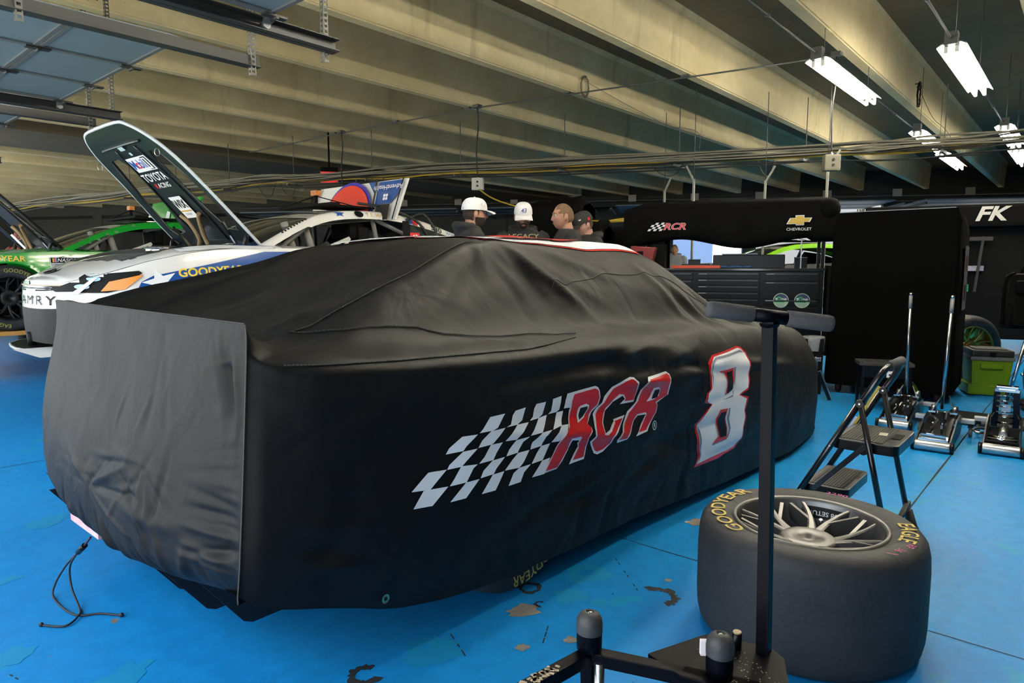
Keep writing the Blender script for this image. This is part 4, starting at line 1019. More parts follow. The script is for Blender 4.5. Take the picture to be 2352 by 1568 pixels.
M_tyreyel = mat('tyre_yellow', (0.55, 0.42, 0.11, 1), 0.75, bump=.1, bscale=90, var=.2, vscale=30)
M_tyredim = mat('tyre_yellow_dim', (0.20, 0.19, 0.05, 1), 0.75)
def put_wheel(parent, parts, M_, rot_letters=0.0, lettermat=M_tyreyel, letters=True, asthing=None):
    """attach the shared wheel meshes under parent with matrix M_ (local)"""
    w = link('wheel', None, parent) if asthing is None else asthing
    if asthing is None: w.matrix_local = M_; w.matrix_parent_inverse = Matrix.Identity(4)
    for k_ in ('tyre', 'rim_barrel', 'spokes'): link(k_, parts[k_], w)
    if letters:
        zoff = .0135
        for s, am in (('GOODYEAR', 2.25), ('EAGLE', -.05), ('GOODYEAR', 2.25 + PI) if False else ('EAGLE', PI)):
            if s == 'EAGLE' and am == PI: continue
            decal('tyre_lettering', text_arc(s, .302, am + rot_letters, .058, .012, sx=1.05, gap=1.08), lettermat, w, fn=lambda x, y: (x, y, .0130 if .285 < math.hypot(x, y) < .318 else .0115))
    return w
# ------------------------------------------------------------------ the race car under the cover
def empty_part(name, parent, loc=(0, 0, 0), rot=(0, 0, 0)):
    o = bpy.data.objects.new(name, None); COL.objects.link(o); o.parent = parent; o.location = loc; o.rotation_euler = rot
    from mathutils import Euler
    PM[o.name] = pm(parent) @ Matrix.Translation(Vector(loc)) @ Euler(rot).to_matrix().to_4x4()
    return o
def wheel_on_car(parent, x, y, z, side, parts, lettermat=M_tyredim, rl=0.0, letters=True):
    """side -1: outer face towards -Y"""
    w = empty_part('wheel', parent, (x, y, z), (PI / 2, 0, 0) if side < 0 else (-PI / 2, 0, 0))
    for k_ in ('tyre', 'rim_barrel', 'spokes'): link(k_, parts[k_], w)
    if letters:
        for s, am in (('GOODYEAR', PI / 2 + rl), ('EAGLE', -PI / 2 + rl)):
            decal('tyre_lettering', text_arc(s, .300, am, .056, .012, sx=1.0, gap=1.05), lettermat, w, fn=lambda x_, y_: (x_, y_, .0125))
    return w
car = thing('race_car', 'race car hidden under the black cover, only diffuser and tyre edges showing', 'car', (3.2, CY, 0))
b = MB(); n = 40
P = []
for x, w, zt in ((.92, .80, .42), (1.25, .86, .55), (2.0, .86, .75), (3.5, .86, .75), (4.8, .86, .6), (5.35, .75, .45)):
    zb = .40 if x < 1 else (.30 if x < 1.5 else .16)
    P.append([(x - 3.2, -w, zb), (x - 3.2, -w, zt), (x - 3.2, -w * .7, zt + .05), (x - 3.2, 0, zt + .08), (x - 3.2, w * .7, zt + .05), (x - 3.2, w, zt), (x - 3.2, w, zb)])
b.grid(np.array(P), smooth=False); b.build('body_shell', M_black, car)
b = MB(); b.box((.3, 0, .12), (3.9, 1.6, .03)); b.build('underfloor', M_blackmatte, car)
M_diff = mat('diffuser_black', (0.006, 0.006, 0.008, 1), .45, bump=.1, bscale=50)
for yy in (1.98, 2.15, 2.36, 2.75, 3.1):
    x0, d = (1.10, .0) if yy < 2.1 else (1.06, 0)
    b = MB(); sgn = 1
    poly = [(0, .10), (.03, .085), (.75, .085), (.75, .32), (-.18, .34)]
    b.prism([(x0 - .12 + px - 3.2, pz) for px, pz in poly], yy - CY - .004, yy - CY + .004, f=lambda x, z, y: (x, y, z))
    b.build('diffuser_strake', M_diff, car)
b = MB(); b.add([(.80 - 3.2, -.85, .36), (.80 - 3.2, .85, .36), (1.7 - 3.2, .85, .12), (1.7 - 3.2, -.85, .12)], [(0, 1, 2, 3)]); b.build('diffuser_floor', M_diff, car)
b = MB(); b.box((.80 - 3.2, .34, .275), (.03, .30, .05)); b.build('bumper_sticker', mat('pinkred', (.55, .12, .14, 1), .5, var=.8, vscale=30, col2=(.6, .62, .6, 1)), car, label='red and white patch of bumper under the hem')
for (x, rl) in ((1.86, .35), (4.72, .9)):
    wheel_on_car(car, x - 3.2, 1.565 - CY, TYRE_R, -1, WG, M_tyreyel, rl=PI + rl)
    wheel_on_car(car, x - 3.2, 3.335 - CY, TYRE_R, 1, WG)

# ------------------------------------------------------------------ the wheel lying on the floor
wt = thing('racing_wheel', 'racing tyre on grey spoked wheel lying flat on the floor beside step stool', 'wheel', (2.30, .665, TYRE_W - .0 + .012 - .012), rz=0.62)
wt.location.z = TYRE_W + .0125
PM[wt.name] = Matrix.Translation(wt.location) @ Matrix.Rotation(.62, 4, 'Z')
for k_ in ('tyre', 'rim_barrel', 'spokes'): link(k_, WG[k_], wt)
def wdecal(nm, sh, mt, z=.0130): return decal(nm, sh, mt, wt, fn=lambda x, y: (x, y, z))
RZ = .62
wdecal('yellow_lettering', text_arc('GOODYEAR', .290, 1.90 - RZ, .068, .014, sx=1.22, gap=1.02), M_tyreyel)
wdecal('yellow_lettering', text_arc('EAGLE', .290, -1.36 - RZ, .068, .014, sx=.88, gap=1.02), M_tyreyel)
M_pink = mat('pink_chalk', (0.62, 0.12, 0.28, 1), .8)
wdecal('chalk_number', shift(text_arc('3290', .300, -.02 - RZ, .032, .0, sx=1.2), 0, 0), M_pink)
wdecal('chalk_letters', text_arc('RF', .312, -1.74 - RZ, .034, 0), M_pink)
wdecal('chalk_letters', text_arc('36', .308, -1.92 - RZ, .034, 0), M_pink)
wdecal('chalk_stroke', shift(flat_poly([rect(-.015, -.002, .015, .002)]), .315 * math.cos(-2.06 - RZ), .315 * math.sin(-2.06 - RZ), 1.2), M_pink)
a_s = .06 - RZ
# setup label inside the barrel
def onbarrel(a0):
    def f_(x, y):
        a = a0 - x / .19; r = .2125 + y * .25; return (r * math.cos(a), r * math.sin(a), -.040 + y)
    return f_
decal('setup_label', flat_poly([rect(-.058, -.020, .058, .020)]), M_vblk, wt, step=.02, fn=onbarrel(a_s))
def onbarrel2(a0):
    def f_(x, y):
        a = a0 + x / .19; r = .2100 - y * .25; return (r * math.cos(a), r * math.sin(a), -.040 - y)
    return f_
decal('setup_lettering', flat_text('38 SETUP', .022, .012), M_white, wt, fn=onbarrel2(a_s), label='white words 38 SETUP')
b = MB(); b.cyl((.19 * math.cos(a_s), .19 * math.sin(a_s), -.09), (.175 * math.cos(a_s), .175 * math.sin(a_s), -.05), .006, 10); b.build('valve_stem', M_steel, wt)
b = MB()
for i in range(10):
    a = i * PI / 5 + .3; b.cyl((.055 * math.cos(a), .055 * math.sin(a), -.066), (.055 * math.cos(a), .055 * math.sin(a), -.060), .004, 8)
b.lathe([(.022, -.074), (.028, -.066), (.030, -.060)], n=24); b.build('hub_ring', M_rimblk, wt)
b = MB()
for i, a in enumerate((.03 - .62 + .5, .03 - .62 - .5)):
    b.ball((.13 * math.cos(a), .13 * math.sin(a), -.22), .03, 10, sc3=(1, 1, 1.5)); b.box((.13 * math.cos(a), .13 * math.sin(a), -.17), (.03, .03, .05))
b.build('valve_bodies', M_black, wt)
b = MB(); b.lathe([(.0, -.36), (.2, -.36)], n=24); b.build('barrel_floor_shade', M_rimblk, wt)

# ------------------------------------------------------------------ wheel dolly in the foreground
M_frame = mat('dolly_black_paint', (0.0015, 0.0015, 0.004, 1), .42, spec=.09)
M_foam = mat('foam_grip', (0.050, 0.050, 0.054, 1), .85, bump=.35, bscale=300)
M_rub2 = mat('bumper_rubber', (0.035, 0.035, 0.036, 1), .55, bump=.2, bscale=60, var=.3, vscale=20)
dz = .37
pP = Vector((1.435, .496, dz)); p1 = Vector((1.191, .798, dz)); p2 = Vector((1.296, .539, dz))
dl = thing('tyre_dolly', 'black steel dolly with tee handle and rubber bumper posts in the foreground', 'dolly', (1.25, .6, 0))
b = MB(); b.bar((pP.x, pP.y, dz - .03), (pP.x + .076, pP.y + .045, 1.10), .027, .027); b.build('handle_post', M_frame, dl, world=True, bevel=.003)
hx, hy = pP.x + .076, pP.y + .045
hc = Vector((hx, hy, 1.113)); hdir = Vector((.64, -.765, -.12)).normalized(); up_t = Vector((0, 0, 0))
b = MB(); b.cyl(hc - hdir * .045 - up_t, hc + hdir * .045 + up_t, .0155, 20); b.build('tee_tube', M_frame, dl, world=True)
for s in (-1, 1):
    a = hc + hdir * s * .037; e = hc + hdir * s * .142 + up_t * s * 1.5
    b = MB(); pts = [a, a.lerp(e, .02), a.lerp(e, .9), a.lerp(e, .97), e]; b.tube(pts, [.0165, .0185, .0190, .0175, .010], 24); b.build('foam_grip', M_foam, dl, world=True)
b = MB(); b.lathe([(.012, 0), (.02, .006), (.022, .012)], (hc.x, hc.y, 1.085), 16); b.build('weld_bead', M_frame, dl, world=True)
# frame rails
def rail(a, c, nm='frame_rail', w=.03): 
    q = MB(); q.bar(a, c, w, w); return q.build(nm, M_frame, dl, world=True, bevel=.003)
zt = dz - .015
L1 = Vector((.78, .857, zt)); rail((p1.x, p1.y, zt), L1); rail((p1.x, p1.y, zt), (1.325, .42, zt)); rail((p1.x, p1.y, zt), (p1.x + .01, p1.y, .10)); rail((p1.x, p1.y, .25), (.90, .80, .25)); rail((p1.x, p1.y, .25), (1.30, .50, .25))
b = MB()
for i in range(60):
    t = rd.uniform(.25, .75); q = Vector((p1.x, p1.y, zt)).lerp(L1, t)
    b.box((q.x + rd.uniform(-.011, .011), q.y + rd.uniform(-.011, .011), zt + .0156), (.010, .006, .001), rz=rd.uniform(0, 3))
b.build('worn_paint', mat('worn', (.42, .33, .22, 1), .6), dl, world=True, kind='stuff')
b = MB(); b.prism([(1.262, .690), (1.424, .626), (1.45, .55), (1.462, .49), (1.44, .452), (1.32, .40), (1.27, .42), (1.235, .60)], dz - .012, dz, f=lambda x, y, z: (x, y, z)); b.build('deck_plate', mat('speckled_black', (0.001, 0.001, 0.002, 1), .45, spec=.08), dl, world=True, bevel=.003)
b = MB()
for i in range(120):
    u, v = rd.random(), rd.random(); q = Vector((1.29, .44)).lerp(Vector((1.40, .60)), u); x, y = q.x + (v - .5) * .10, q.y - (v - .5) * .03
    b.box((x, y, dz + .0004), (rd.uniform(.001, .004), rd.uniform(.001, .003), .0006), rz=rd.uniform(0, 3))
b.build('paint_specks', mat('specks', (.20, .16, .08, 1), .6), dl, world=True, kind='stuff')
for q, lb in ((p1, 'rubber bumper on the left corner'), (p2, None)):
    b = MB(); b.lathe([(.0, -.035), (.0275, -.035), (.0285, -.02), (.0285, .005), (.0285, .006)], (q.x, q.y, dz + .036), 32); o = b.build('bumper_base', M_frame, dl, world=True)
    b = MB(); b.lathe([(.0292, .0), (.0296, .018), (.0275, .032), (.021, .042), (.012, .047), (.0085, .0475), (.0080, .044), (.0, .044)], (q.x, q.y, dz + .042), 32); b.build('rubber_bumper', M_rub2, dl, world=True, label=lb)
    b = MB(); b.lathe([(.0, .0), (.006, .0), (.0062, -.004)], (q.x, q.y, dz + .0885), 16); b.build('bolt_head', M_chrome, dl, world=True)
b = MB(); b.cyl((1.407, .547, dz), (1.407, .547, dz + .038), .0105, 16); b.build('lock_pin', M_black, dl, world=True)
b = MB(); b.cyl((1.407, .547, dz + .038), (1.407, .547, dz + .042), .009, 16); b.build('pin_cap', mat('tan', (.45, .33, .2, 1), .5), dl, world=True)
b = MB(); b.box((1.295, .572, dz + .045), (.02, .012, .032), rz=-.9); b.build('paper_tag', mat('tag', (.8, .7, .72, 1), .6), dl, world=True)
for q in ((.80, .83), (1.29, .46), (1.42, .52), (1.19, .77)):
    b = MB(); b.lathe([(.05, -.015), (.055, -.01), (.055, .01), (.05, .015), (.015, .015), (.015, -.015)], (q[0], q[1], .056), 20, axis='y', closed=True); b.build('caster_wheel', M_rubber, dl, world=True)
    b = MB(); b.cyl((q[0], q[1], .11), (q[0], q[1], dz - .02), .012, 8); b.box((q[0], q[1], .085), (.03, .05, .06)); b.build('caster_stem', M_steel, dl, world=True)

# ------------------------------------------------------------------ folding step stool
M_tread = mat('tread_rubber', (0.028, 0.028, 0.026, 1), .7, bump=.1, bscale=200)
M_tubeb = mat('stool_tube', (0.008, 0.008, 0.012, 1), .28, coat=.6)
ST = thing('step_stool', 'black folding two step stool with ribbed treads behind the loose wheel', 'step stool', (3.95, .9, 0))
XN, XF = 3.13, 3.55
def sl(p, q=None): return [(p[0] + 0, *p[1:])]
def leg(nm, pts, r=.0135, lb=None): b = MB(); b.tube(smoothline(pts, 5) if len(pts) > 2 else pts, r, 12); return b.build(nm, M_tubeb, ST, world=True, label=lb)
leg('handle_loop', [(XN, .72, .64), (XN, .675, .72), (XN + .03, .645, .785), (XN + .10, .635, .80), (XF - .10, .635, .80), (XF - .03, .645, .785), (XF, .675, .72), (XF, .72, .64)], .0145)
for X in (XN, XF):
    leg('front_leg', [(X, 1.05, 0.02), (X, .72, .65)])
    b = MB(); b.cyl((X - .019, .575, .03), (X - .019, .716, .652), .0125, 12); b.build('rear_leg', M_tubeb, ST, world=True)
    for (yy, s) in ((1.05, .03), (.567, -.03)):
        b = MB(); b.tube([(X - (.019 if yy < .9 else 0), yy + s * .5, 0.0), (X - (.019 if yy < .9 else 0), yy + s * .3, .012), (X - (.019 if yy < .9 else 0), yy - s * .4, .09)], [.022, .021, .0165], 12); b.build('rubber_foot', M_rubber, ST, world=True)
    b = MB(); b.cyl((X - .034, .715, .645), (X + .016, .715, .645), .017, 14); b.build('pivot_cap', M_black, ST, world=True)
    b = MB(); b.cyl((X - .038, .715, .645), (X - .033, .715, .645), .004, 10); b.cyl((X - .018, .83, .44), (X - .01, .83, .44), .004, 10); b.cyl((X - .018, .945, .215), (X - .01, .945, .215), .004, 10); b.build('rivets', M_chrome, ST, world=True)
    b = MB(); b.bar((X + .01, .90, .22), (X + .01, .70, .45), .006, .022); b.build('link_strap', M_tubeb, ST, world=True)
b = MB(); b.cyl((XN + .09, .635, .80), (XF - .09, .635, .80), .021, 20); b.build('foam_handle', M_foam, ST, world=True)
b = MB(); b.cyl((XN, .585, .10), (XF + .02, .585, .10), .009, 10); b.bar((XN + .0, .60, .02), (XF, .585, .12), .02, .02); b.build('rear_crossbar', mat('dull_strap', (.03, .028, .024, 1), .6), ST, world=True)
def tread(x0, x1, y0, y1, z, hole):
    b = MB(); r = .03; P = []
    for cx, cy, a in ((x1 - r, y1 - r, 0), (x0 + r, y1 - r, PI / 2), (x0 + r, y0 + r, PI), (x1 - r, y0 + r, 3 * PI / 2)):
        for q in np.linspace(0, PI / 2, 5): P.append((cx + r * math.cos(a + q), cy + r * math.sin(a + q)))
    b.prism(P, z - .045, z); o = b.build('tread', M_black, ST, world=True, bevel=.004)
    b = MB(); m_ = .022
    b.box(((x0 + x1) / 2, (y0 + y1) / 2 + (.02 if hole else 0), z + .001), (x1 - x0 - 2 * m_, y1 - y0 - 2 * m_ - (.04 if hole else 0), .003))
    nx, ny = int((x1 - x0 - 2 * m_) / .0125), int((y1 - y0 - 2 * m_ - (.04 if hole else 0)) / .0125)
    for i in range(nx):
        for j in range(ny):
            xx = x0 + m_ + (i + .5) * .0125; yy = y0 + m_ + (j + .5) * .0125 + (.04 if hole else 0)
            if hole and abs(xx - (x0 + .19)) < .055 and yy < y0 + .055: continue
            b.box((xx, yy, z + .0032), (.0085, .0045, .0022))
    b.build('ribbed_mat', M_tread, ST, world=True, kind='stuff', fixn=False)
    if hole:
        b = MB(); b.box((x0 + .19, y0 + .036, z + .0015), (.105, .035, .004)); b.build('hand_slot', M_blackmatte, ST, world=True, bevel=.0015)
        b = MB(); b.box((x0 + .19, y0 + .095, z + .006), (.06, .034, .001), rz=.1); b.build('paper_label', mat('paperlab', (.45, .43, .33, 1), .7), ST, world=True)
tread(3.15, 3.53, .57, .83, .47, True); tread(3.15, 3.53, .755, .945, .24, False)
b = MB(); b.cyl((3.15, .70, .435), (3.138, .70, .435), .020, 16); b.build('side_knob', M_black, ST, world=True)
b = MB(); b.bar((XF - .015, .715 + .02, .66), (XF - .015, .82 + .02, .45), .004, .012); b.build('warning_strip', mat('warnyellow', (.6, .45, .05, 1), .5), ST, world=True)
b = MB(); b.bar((XF - .017, .712 + .015, .70), (XF - .017, .735 + .015, .655), .004, .010); b.bar((XF - .017, .805 + .02, .50), (XF - .017, .85 + .02, .42), .004, .010); b.build('white_label', M_white, ST, world=True)

# ------------------------------------------------------------------ floor jacks
def floor_jack(name, lab, x, y, rz, up=False, hlean=(.0, .0), hl=.86):
    t = thing('floor_jack', lab, 'floor jack', (x, y, 0), rz, 'racing floor jacks')
    t.scale = (1, .74, 1)
    for s in (-1, 1):
        b = MB(); poly = [(-.02, .02), (.0, .075), (.10, .10), (.30, .155), (.52, .175), (.60, .15), (.66, .07), (.60, .03), (.20, .015)]
        b.prism(poly, s * .125, s * .140, f=lambda a, z, yy: (a, yy, z)); b.build('side_plate', M_black, t, bevel=.003)
    b = MB(); b.lathe([(.0, -.14), (.034, -.14), (.036, -.13), (.036, .13), (.034, .14), (.0, .14)], (0, 0, .037), 24, axis='y'); b.build('front_roller', M_steel, t)
    b = MB()
    for s in (-1, 1): b = MB(); b.lathe([(.0, s * .14), (.036, s * .142), (.037, s * .165), (.0, s * .168)], (0, 0, .037), 20, axis='y'); b.build('roller_cap', M_black, t)
    b = MB(); b.box((.30, 0, .07), (.5, .24, .02)); b.build('base_plate', M_blackmatte, t)
    if not up:
        b = MB(); b.add([(.02, -.115, .085), (.50, -.105, .185), (.50, .105, .185), (.02, .115, .085), (.02, -.115, .07), (.50, -.105, .165), (.50, .105, .165), (.02, .115, .07)], [(0, 1, 2, 3), (7, 6, 5, 4), (0, 4, 5, 1), (3, 2, 6, 7), (0, 3, 7, 4), (1, 5, 6, 2)])
        b.build('lift_arm', mat('jackgloss', (.006, .006, .006, 1), .15), t, bevel=.003)
        b = MB(); b.add([(.0, -.115, .085), (.05, -.115, .097), (.05, .115, .097), (.0, .115, .085), (.0, -.115, .07), (.0, .115, .07)], [(0, 1, 2, 3), (0, 3, 5, 4)]); b.bar((.04, -.10, .1), (.05, .10, .102), .03, .012); b.build('lip_plate', M_chrome, t)
        for q in (.12, .33):
            for s in (-1, 1):
                b = MB(); b.bar((q, s * .045, .105 + q * .21), (q + .07, s * .038, .12 + q * .21), .016, .014); b.cyl((q + .09, s * .038, .118 + q * .21), (q + .09, s * .038, .134 + q * .21), .008, 8); b.build('chrome_link', M_chrome, t)
        for s in (-1, 1): b = MB(); b.box((.46, s * .09, .19), (.03, .06, .012)); b.build('chrome_link', M_chrome, t)
    else:
        for s in (-1, 1):
            b = MB(); b.bar((.50, s * .085, .10), (.45, s * .075, .37), .05, .018); b.build('lift_arm', mat('jackblue', (.006, .012, .025, 1), .25, spec=.3), t)
            b = MB(); b.box((.45, s * .075, .37), (.06, .04, .02)); b.build('arm_cap', M_chrome, t)
        b = MB(); b.box((.44, 0, .393), (.09, .17, .018)); b.box((.44, 0, .373), (.10, .13, .02)); b.build('saddle', M_chrome, t, bevel=.003)
        for q in range(6):
            b = MB(); zz = .13 + q * .04; b.cyl((.49 - .006 * q, -.075, zz), (.49 - .01 * q, .075, zz), .007, 8); b.build('cross_rod', M_chrome, t)
        for xx in (.10, .17): b = MB(); b.cyl((xx, -.11, .085), (xx, .11, .085), .014, 12); b.build('cross_rod', M_chrome, t)
        b = MB(); b.cyl((.20, 0, .09), (.42, 0, .11), .035, 16); b.cyl((.18, 0, .09), (.21, 0, .09), .028, 16); b.build('hydraulic_ram', M_steel, t)
        b = MB(); b.box((.47, 0, .24), (.02, .07, .05)); b.build('arm_plate', mat('paleblue', (.35, .42, .5, 1), .3, metal=.6), t)
        b = MB(); b.tube([(.2, .14, .10), (.18, .20, .10), (.26, .235, .10), (.34, .20, .10), (.34, .14, .10)], .009, 8); b.build('carry_handle', M_steel, t)
    # handle socket: two folded bright plates
    for s in (-1, 1):
        b = MB(); pl = [(.46, .17), (.50, .27), (.56, .30), (.62, .24), (.60, .15)]
        b.prism(pl, 0, .008, f=lambda a, z, yy, s=s: (a, s * (.115 - (z - .15) * .60) + yy * s, z)); b.build('socket_plate', M_chrome, t)
    b = MB(); b.cyl((.54, -.12, .17), (.54, .12, .17), .016, 12); b.cyl((.54, -.11, .20), (.54, -.07, .20), .028, 12); b.cyl((.54, .11, .20), (.54, .07, .20), .028, 12); b.build('socket_axle', M_steel, t)
    hb = Vector((.53, .02, .20)); ht = hb + Vector((hlean[0], hlean[1], hl))
    b = MB(); b.cyl(hb, ht, .0165, 18); b.build('handle', mat('handle_chrome', (.55, .58, .62, 1), .2, metal=1.0), t)
    g0 = hb.lerp(ht, .87)
    b = MB(); b.cyl(g0, ht + (ht - g0) * .02, .0180, 18); b.build('knurled_grip', mat('knurl', (.35, .35, .36, 1), .55, metal=.9, bump=.6, bscale=400), t)
    b = MB(); e = (ht - hb).normalized(); b.tube([ht, ht + e * .022], .0182, 18); b.build('grip_end', M_chrome, t)
    for s in (-1, 1):
        b = MB(); b.box((.60, s * .19, .12), (.06, .12, .03)); b.build('caster_arm', mat('silverpaint', (.45, .47, .5, 1), .35, metal=.5), t, bevel=.004)
        b = MB(); b.lathe([(.0, -.015), (.035, -.015), (.038, -.01), (.038, .01), (.035, .015), (.0, .015)], (.63, s * .215, .038), 18, axis='y'); b.build('caster_wheel', mat('greywheel', (.12, .12, .12, 1), .6), t)
        b = MB(); b.box((.63, s * .215, .085), (.03, .045, .04)); b.build('caster_fork', M_black, t)
    return t
floor_jack('j', 'floor jack in the middle, silver handle upright in front of the black case corner', 5.16, .735, .03, hlean=(.10, -.01), hl=.80)
floor_jack('j', 'floor jack partly hidden behind step stool, silver handle against black case', 5.70, 1.07, .02, hlean=(.03, 0.02), hl=.80)
floor_jack('j', 'floor jack with raised open lift arm nearest the right edge', 5.33, .375, .05, up=True, hlean=(.18, -.18), hl=.72)

# ------------------------------------------------------------------ tall black covered case, carts and canopies
dC = Vector((-.34, .94, 0)).normalized(); AC = math.atan2(dC.y, dC.x) - PI / 2      # carts stand turned a little
def cart(name, lb, cat, x, y, rz=AC, group=None): return thing(name, lb, cat, (x, y, 0), rz, group)
# local frame: +Y runs left along the cart front, -X faces the camera
M_case = mat('case_cloth', (0.0018, 0.0018, 0.0019, 1), 1.0, spec=.04, bump=.35, bscale=5)
t = cart('covered_case', 'tall black cloth covered case on red casters with narrow silver 8 on its end', 'equipment case', 7.05, .90, .04)
b = MB(); n = 14; w, dd, z0, z1 = 1.04, .86, .085, 1.75
rows = []
for i in range(n + 1):
    zz = z0 + (z1 - z0) * i / n; P = []
    inset = 0 if i < n else .03; o = .02 * (1 - i / n)
    r = .05
    for cx, cy, a in ((dd - r, w - r, 0), (r, w - r, PI / 2), (r, r, PI), (dd - r, r, 3 * PI / 2)):
        for q in np.linspace(0, PI / 2, 5):
            wob = rd.uniform(-.004, .004)
            P.append((cx + (r - inset) * math.cos(a + q) + (cx / dd - .5) * o * 2 + wob, cy + (r - inset) * math.sin(a + q) + (cy / w - .5) * o * 2 + wob, zz + (.012 * math.sin(len(P)) if i == 0 else 0) - (.05 if (cx > dd / 2 and cy < w / 2 and i >= n - 1) else 0)))
    P.append(P[0]); rows.append(P)
b.grid(np.array(rows)); b.add([p for p in rows[-1][:-1]], [tuple(range(20))]); b.build('cloth_cover', M_case, t)
b = MB(); b.bar((.03, 0.05, z1 + .004), (.03, w - .05, z1 + .004), .012, .006); b.build('top_piping', M_grey, t)
for cx, cy in ((.1, .1), (.1, w - .1), (dd - .1, .1), (dd - .1, w - .1)):
    b = MB(); b.lathe([(.02, -.02), (.055, -.02), (.06, -.012), (.06, .012), (.055, .02), (.02, .02)], (cx, cy, .06), 18, axis='y', closed=True); b.build('caster_wheel', mat('caster_red', (.14, .012, .01, 1), .45), t)
    b = MB(); b.box((cx, cy, .10), (.06, .05, .06)); b.build('caster_fork', M_steel, t)
nw = .16
def num8(cx, cy, w, h_):
    a = w * .26; g = h_ * .5; k = w * .16
    out = [(cx - w / 2, cy - h_ / 2), (cx + w / 2, cy - h_ / 2), (cx + w / 2, cy - k), (cx + w / 2 - k * .6, cy), (cx + w / 2, cy + k), (cx + w / 2, cy + h_ / 2), (cx - w / 2, cy + h_ / 2), (cx - w / 2, cy + k), (cx - w / 2 + k * .6, cy), (cx - w / 2, cy - k)]
    r_ = w * .12
    return [out, rect(cx - w / 2 + a, cy + a * .75, cx + w / 2 - a, cy + h_ / 2 - a), rect(cx - w / 2 + a, cy - h_ / 2 + a, cx + w / 2 - a, cy - a * .75)]
decal('case_number_edge', flat_poly([num8(0, 0, .34, .60)[0]]), mat('darkred', (.1, .01, .012, 1), .5), t, O=(.42, -.012, 1.13), U=(1, 0, 0), V=(0, 0, 1), off=.008)
decal('case_number', flat_poly(num8(0, 0, .32, .58)), mat('dull_silver', (.22, .22, .225, 1), .5), t, O=(.42, -.012, 1.13), U=(1, 0, 0), V=(0, 0, 1), off=.012, label='silver number 8')

# tool chest cart under the black canopy
t = cart('tool_cart', 'black drawer tool chest under black canopy with RCR and gold emblem', 'tool cart', 7.88, 2.25)
W = 2.12; D = .75
b = MB(); b.box((D / 2, W / 2, .64), (D, W, 1.10)); b.build('chest_body', M_black, t, bevel=.008)
b = MB(); b.box((D / 2 - .01, W / 2, 1.205), (D + .03, W + .03, .03)); b.build('chest_top', mat('top_gloss', (.02, .02, .022, 1), .15, coat=.8), t, bevel=.005)
cols = [(0.04, .62, [.10, .20, .06]), (.66, 1.36, [.075] * 8), (1.40, 2.08, [.09] * 7)]
for y0, y1, hs in cols:
    z = 1.17
    for h_ in hs:
        b = MB(); b.box((-.008, (y0 + y1) / 2, z - h_ / 2), (.02, y1 - y0, h_ - .010)); o = b.build('drawer', M_black, t, bevel=.003)
        q = MB(); q.bar((-.024, y0 + .02, z - .014), (-.024, y1 - .02, z - .014), .012, .014); p_ = q.mesh('drawer_pull', mat('pull_dark', (.07, .07, .075, 1), .25, metal=.8)); link('drawer_pull', p_, o)
        if y0 > .6 and h_ < .09 or y0 < .3:
            q = MB(); q.box((-.0325, y1 - .07, z - .014), (.003, .09, .010)); link('label_slip', q.mesh('label_slip', M_grey), o)
        z -= h_
b = MB(); b.box((-.008, .33, .50), (.02, .58, .56)); dr = b.build('cabinet_door', M_black, t, bevel=.004)
for yy, lb in ((.21, None), (.43, None)):
    for nm, sh, mt, of in (('sticker_disc', flat_poly([circle(0, 0, .082, 36)]), mat('mint', (.42, .58, .42, 1), .5), .0), ('sticker_dome', flat_poly([[(x, y) for x, y in circle(0, 0, .074, 36) if y >= -.006]]), mat('navy', (.02, .04, .10, 1), .5), .002), ('sticker_band', flat_poly([rect(-.072, -.022, .04, -.006)]), M_green, .003), ('sticker_ring', flat_poly([circle(-.018, .018, .024, 20), circle(-.018, .018, .011, 20)]), mat('leaf', (.06, .40, .10, 1), .5), .004)):
        decal(nm, sh, mt, dr, O=(-.020, yy, .86), U=(0, -1, 0), V=(0, 0, 1), off=of)
    decal('sticker_word', shift(flat_text('z', .062, .02), -.048, .018), M_white, dr, O=(-.020, yy, .86), U=(0, -1, 0), V=(0, 0, 1), off=.005)
    decal('sticker_word', shift(flat_text('ne', .055, .02), .034, .016), M_white, dr, O=(-.020, yy, .86), U=(0, -1, 0), V=(0, 0, 1), off=.005)
    for k_ in range(3): decal('sticker_print', flat_poly([rect(-.045 + k_ * .006, -.040 - k_ * .013, .045 - k_ * .006, -.036 - k_ * .013)]), M_grey, dr, O=(-.020, yy, .86), U=(0, -1, 0), V=(0, 0, 1), off=.004)
for yy in (0.02, W - .02):
    for xx in (.02, D - .02):
        b = MB(); b.bar((xx, yy, 1.2), (xx, yy, 1.92), .035, .035); b.build('upright', M_black, t)
b = MB(); b.bar((.02, .24, 1.2), (.02, .24, 1.9), .012, .012); b.build('light_rod', M_steel, t)
b = MB(); b.box((.1, W - .30, 1.36), (.22, .16, .30)); b.build('speaker_box', M_blackmatte, t, bevel=.01)
for cy in (.15, W - .15):
    b = MB(); b.lathe([(.0, -.02), (.06, -.02), (.06, .02), (.0, .02)], (.12, cy, .06), 16, axis='y'); b.build('caster_wheel', M_rubber, t)
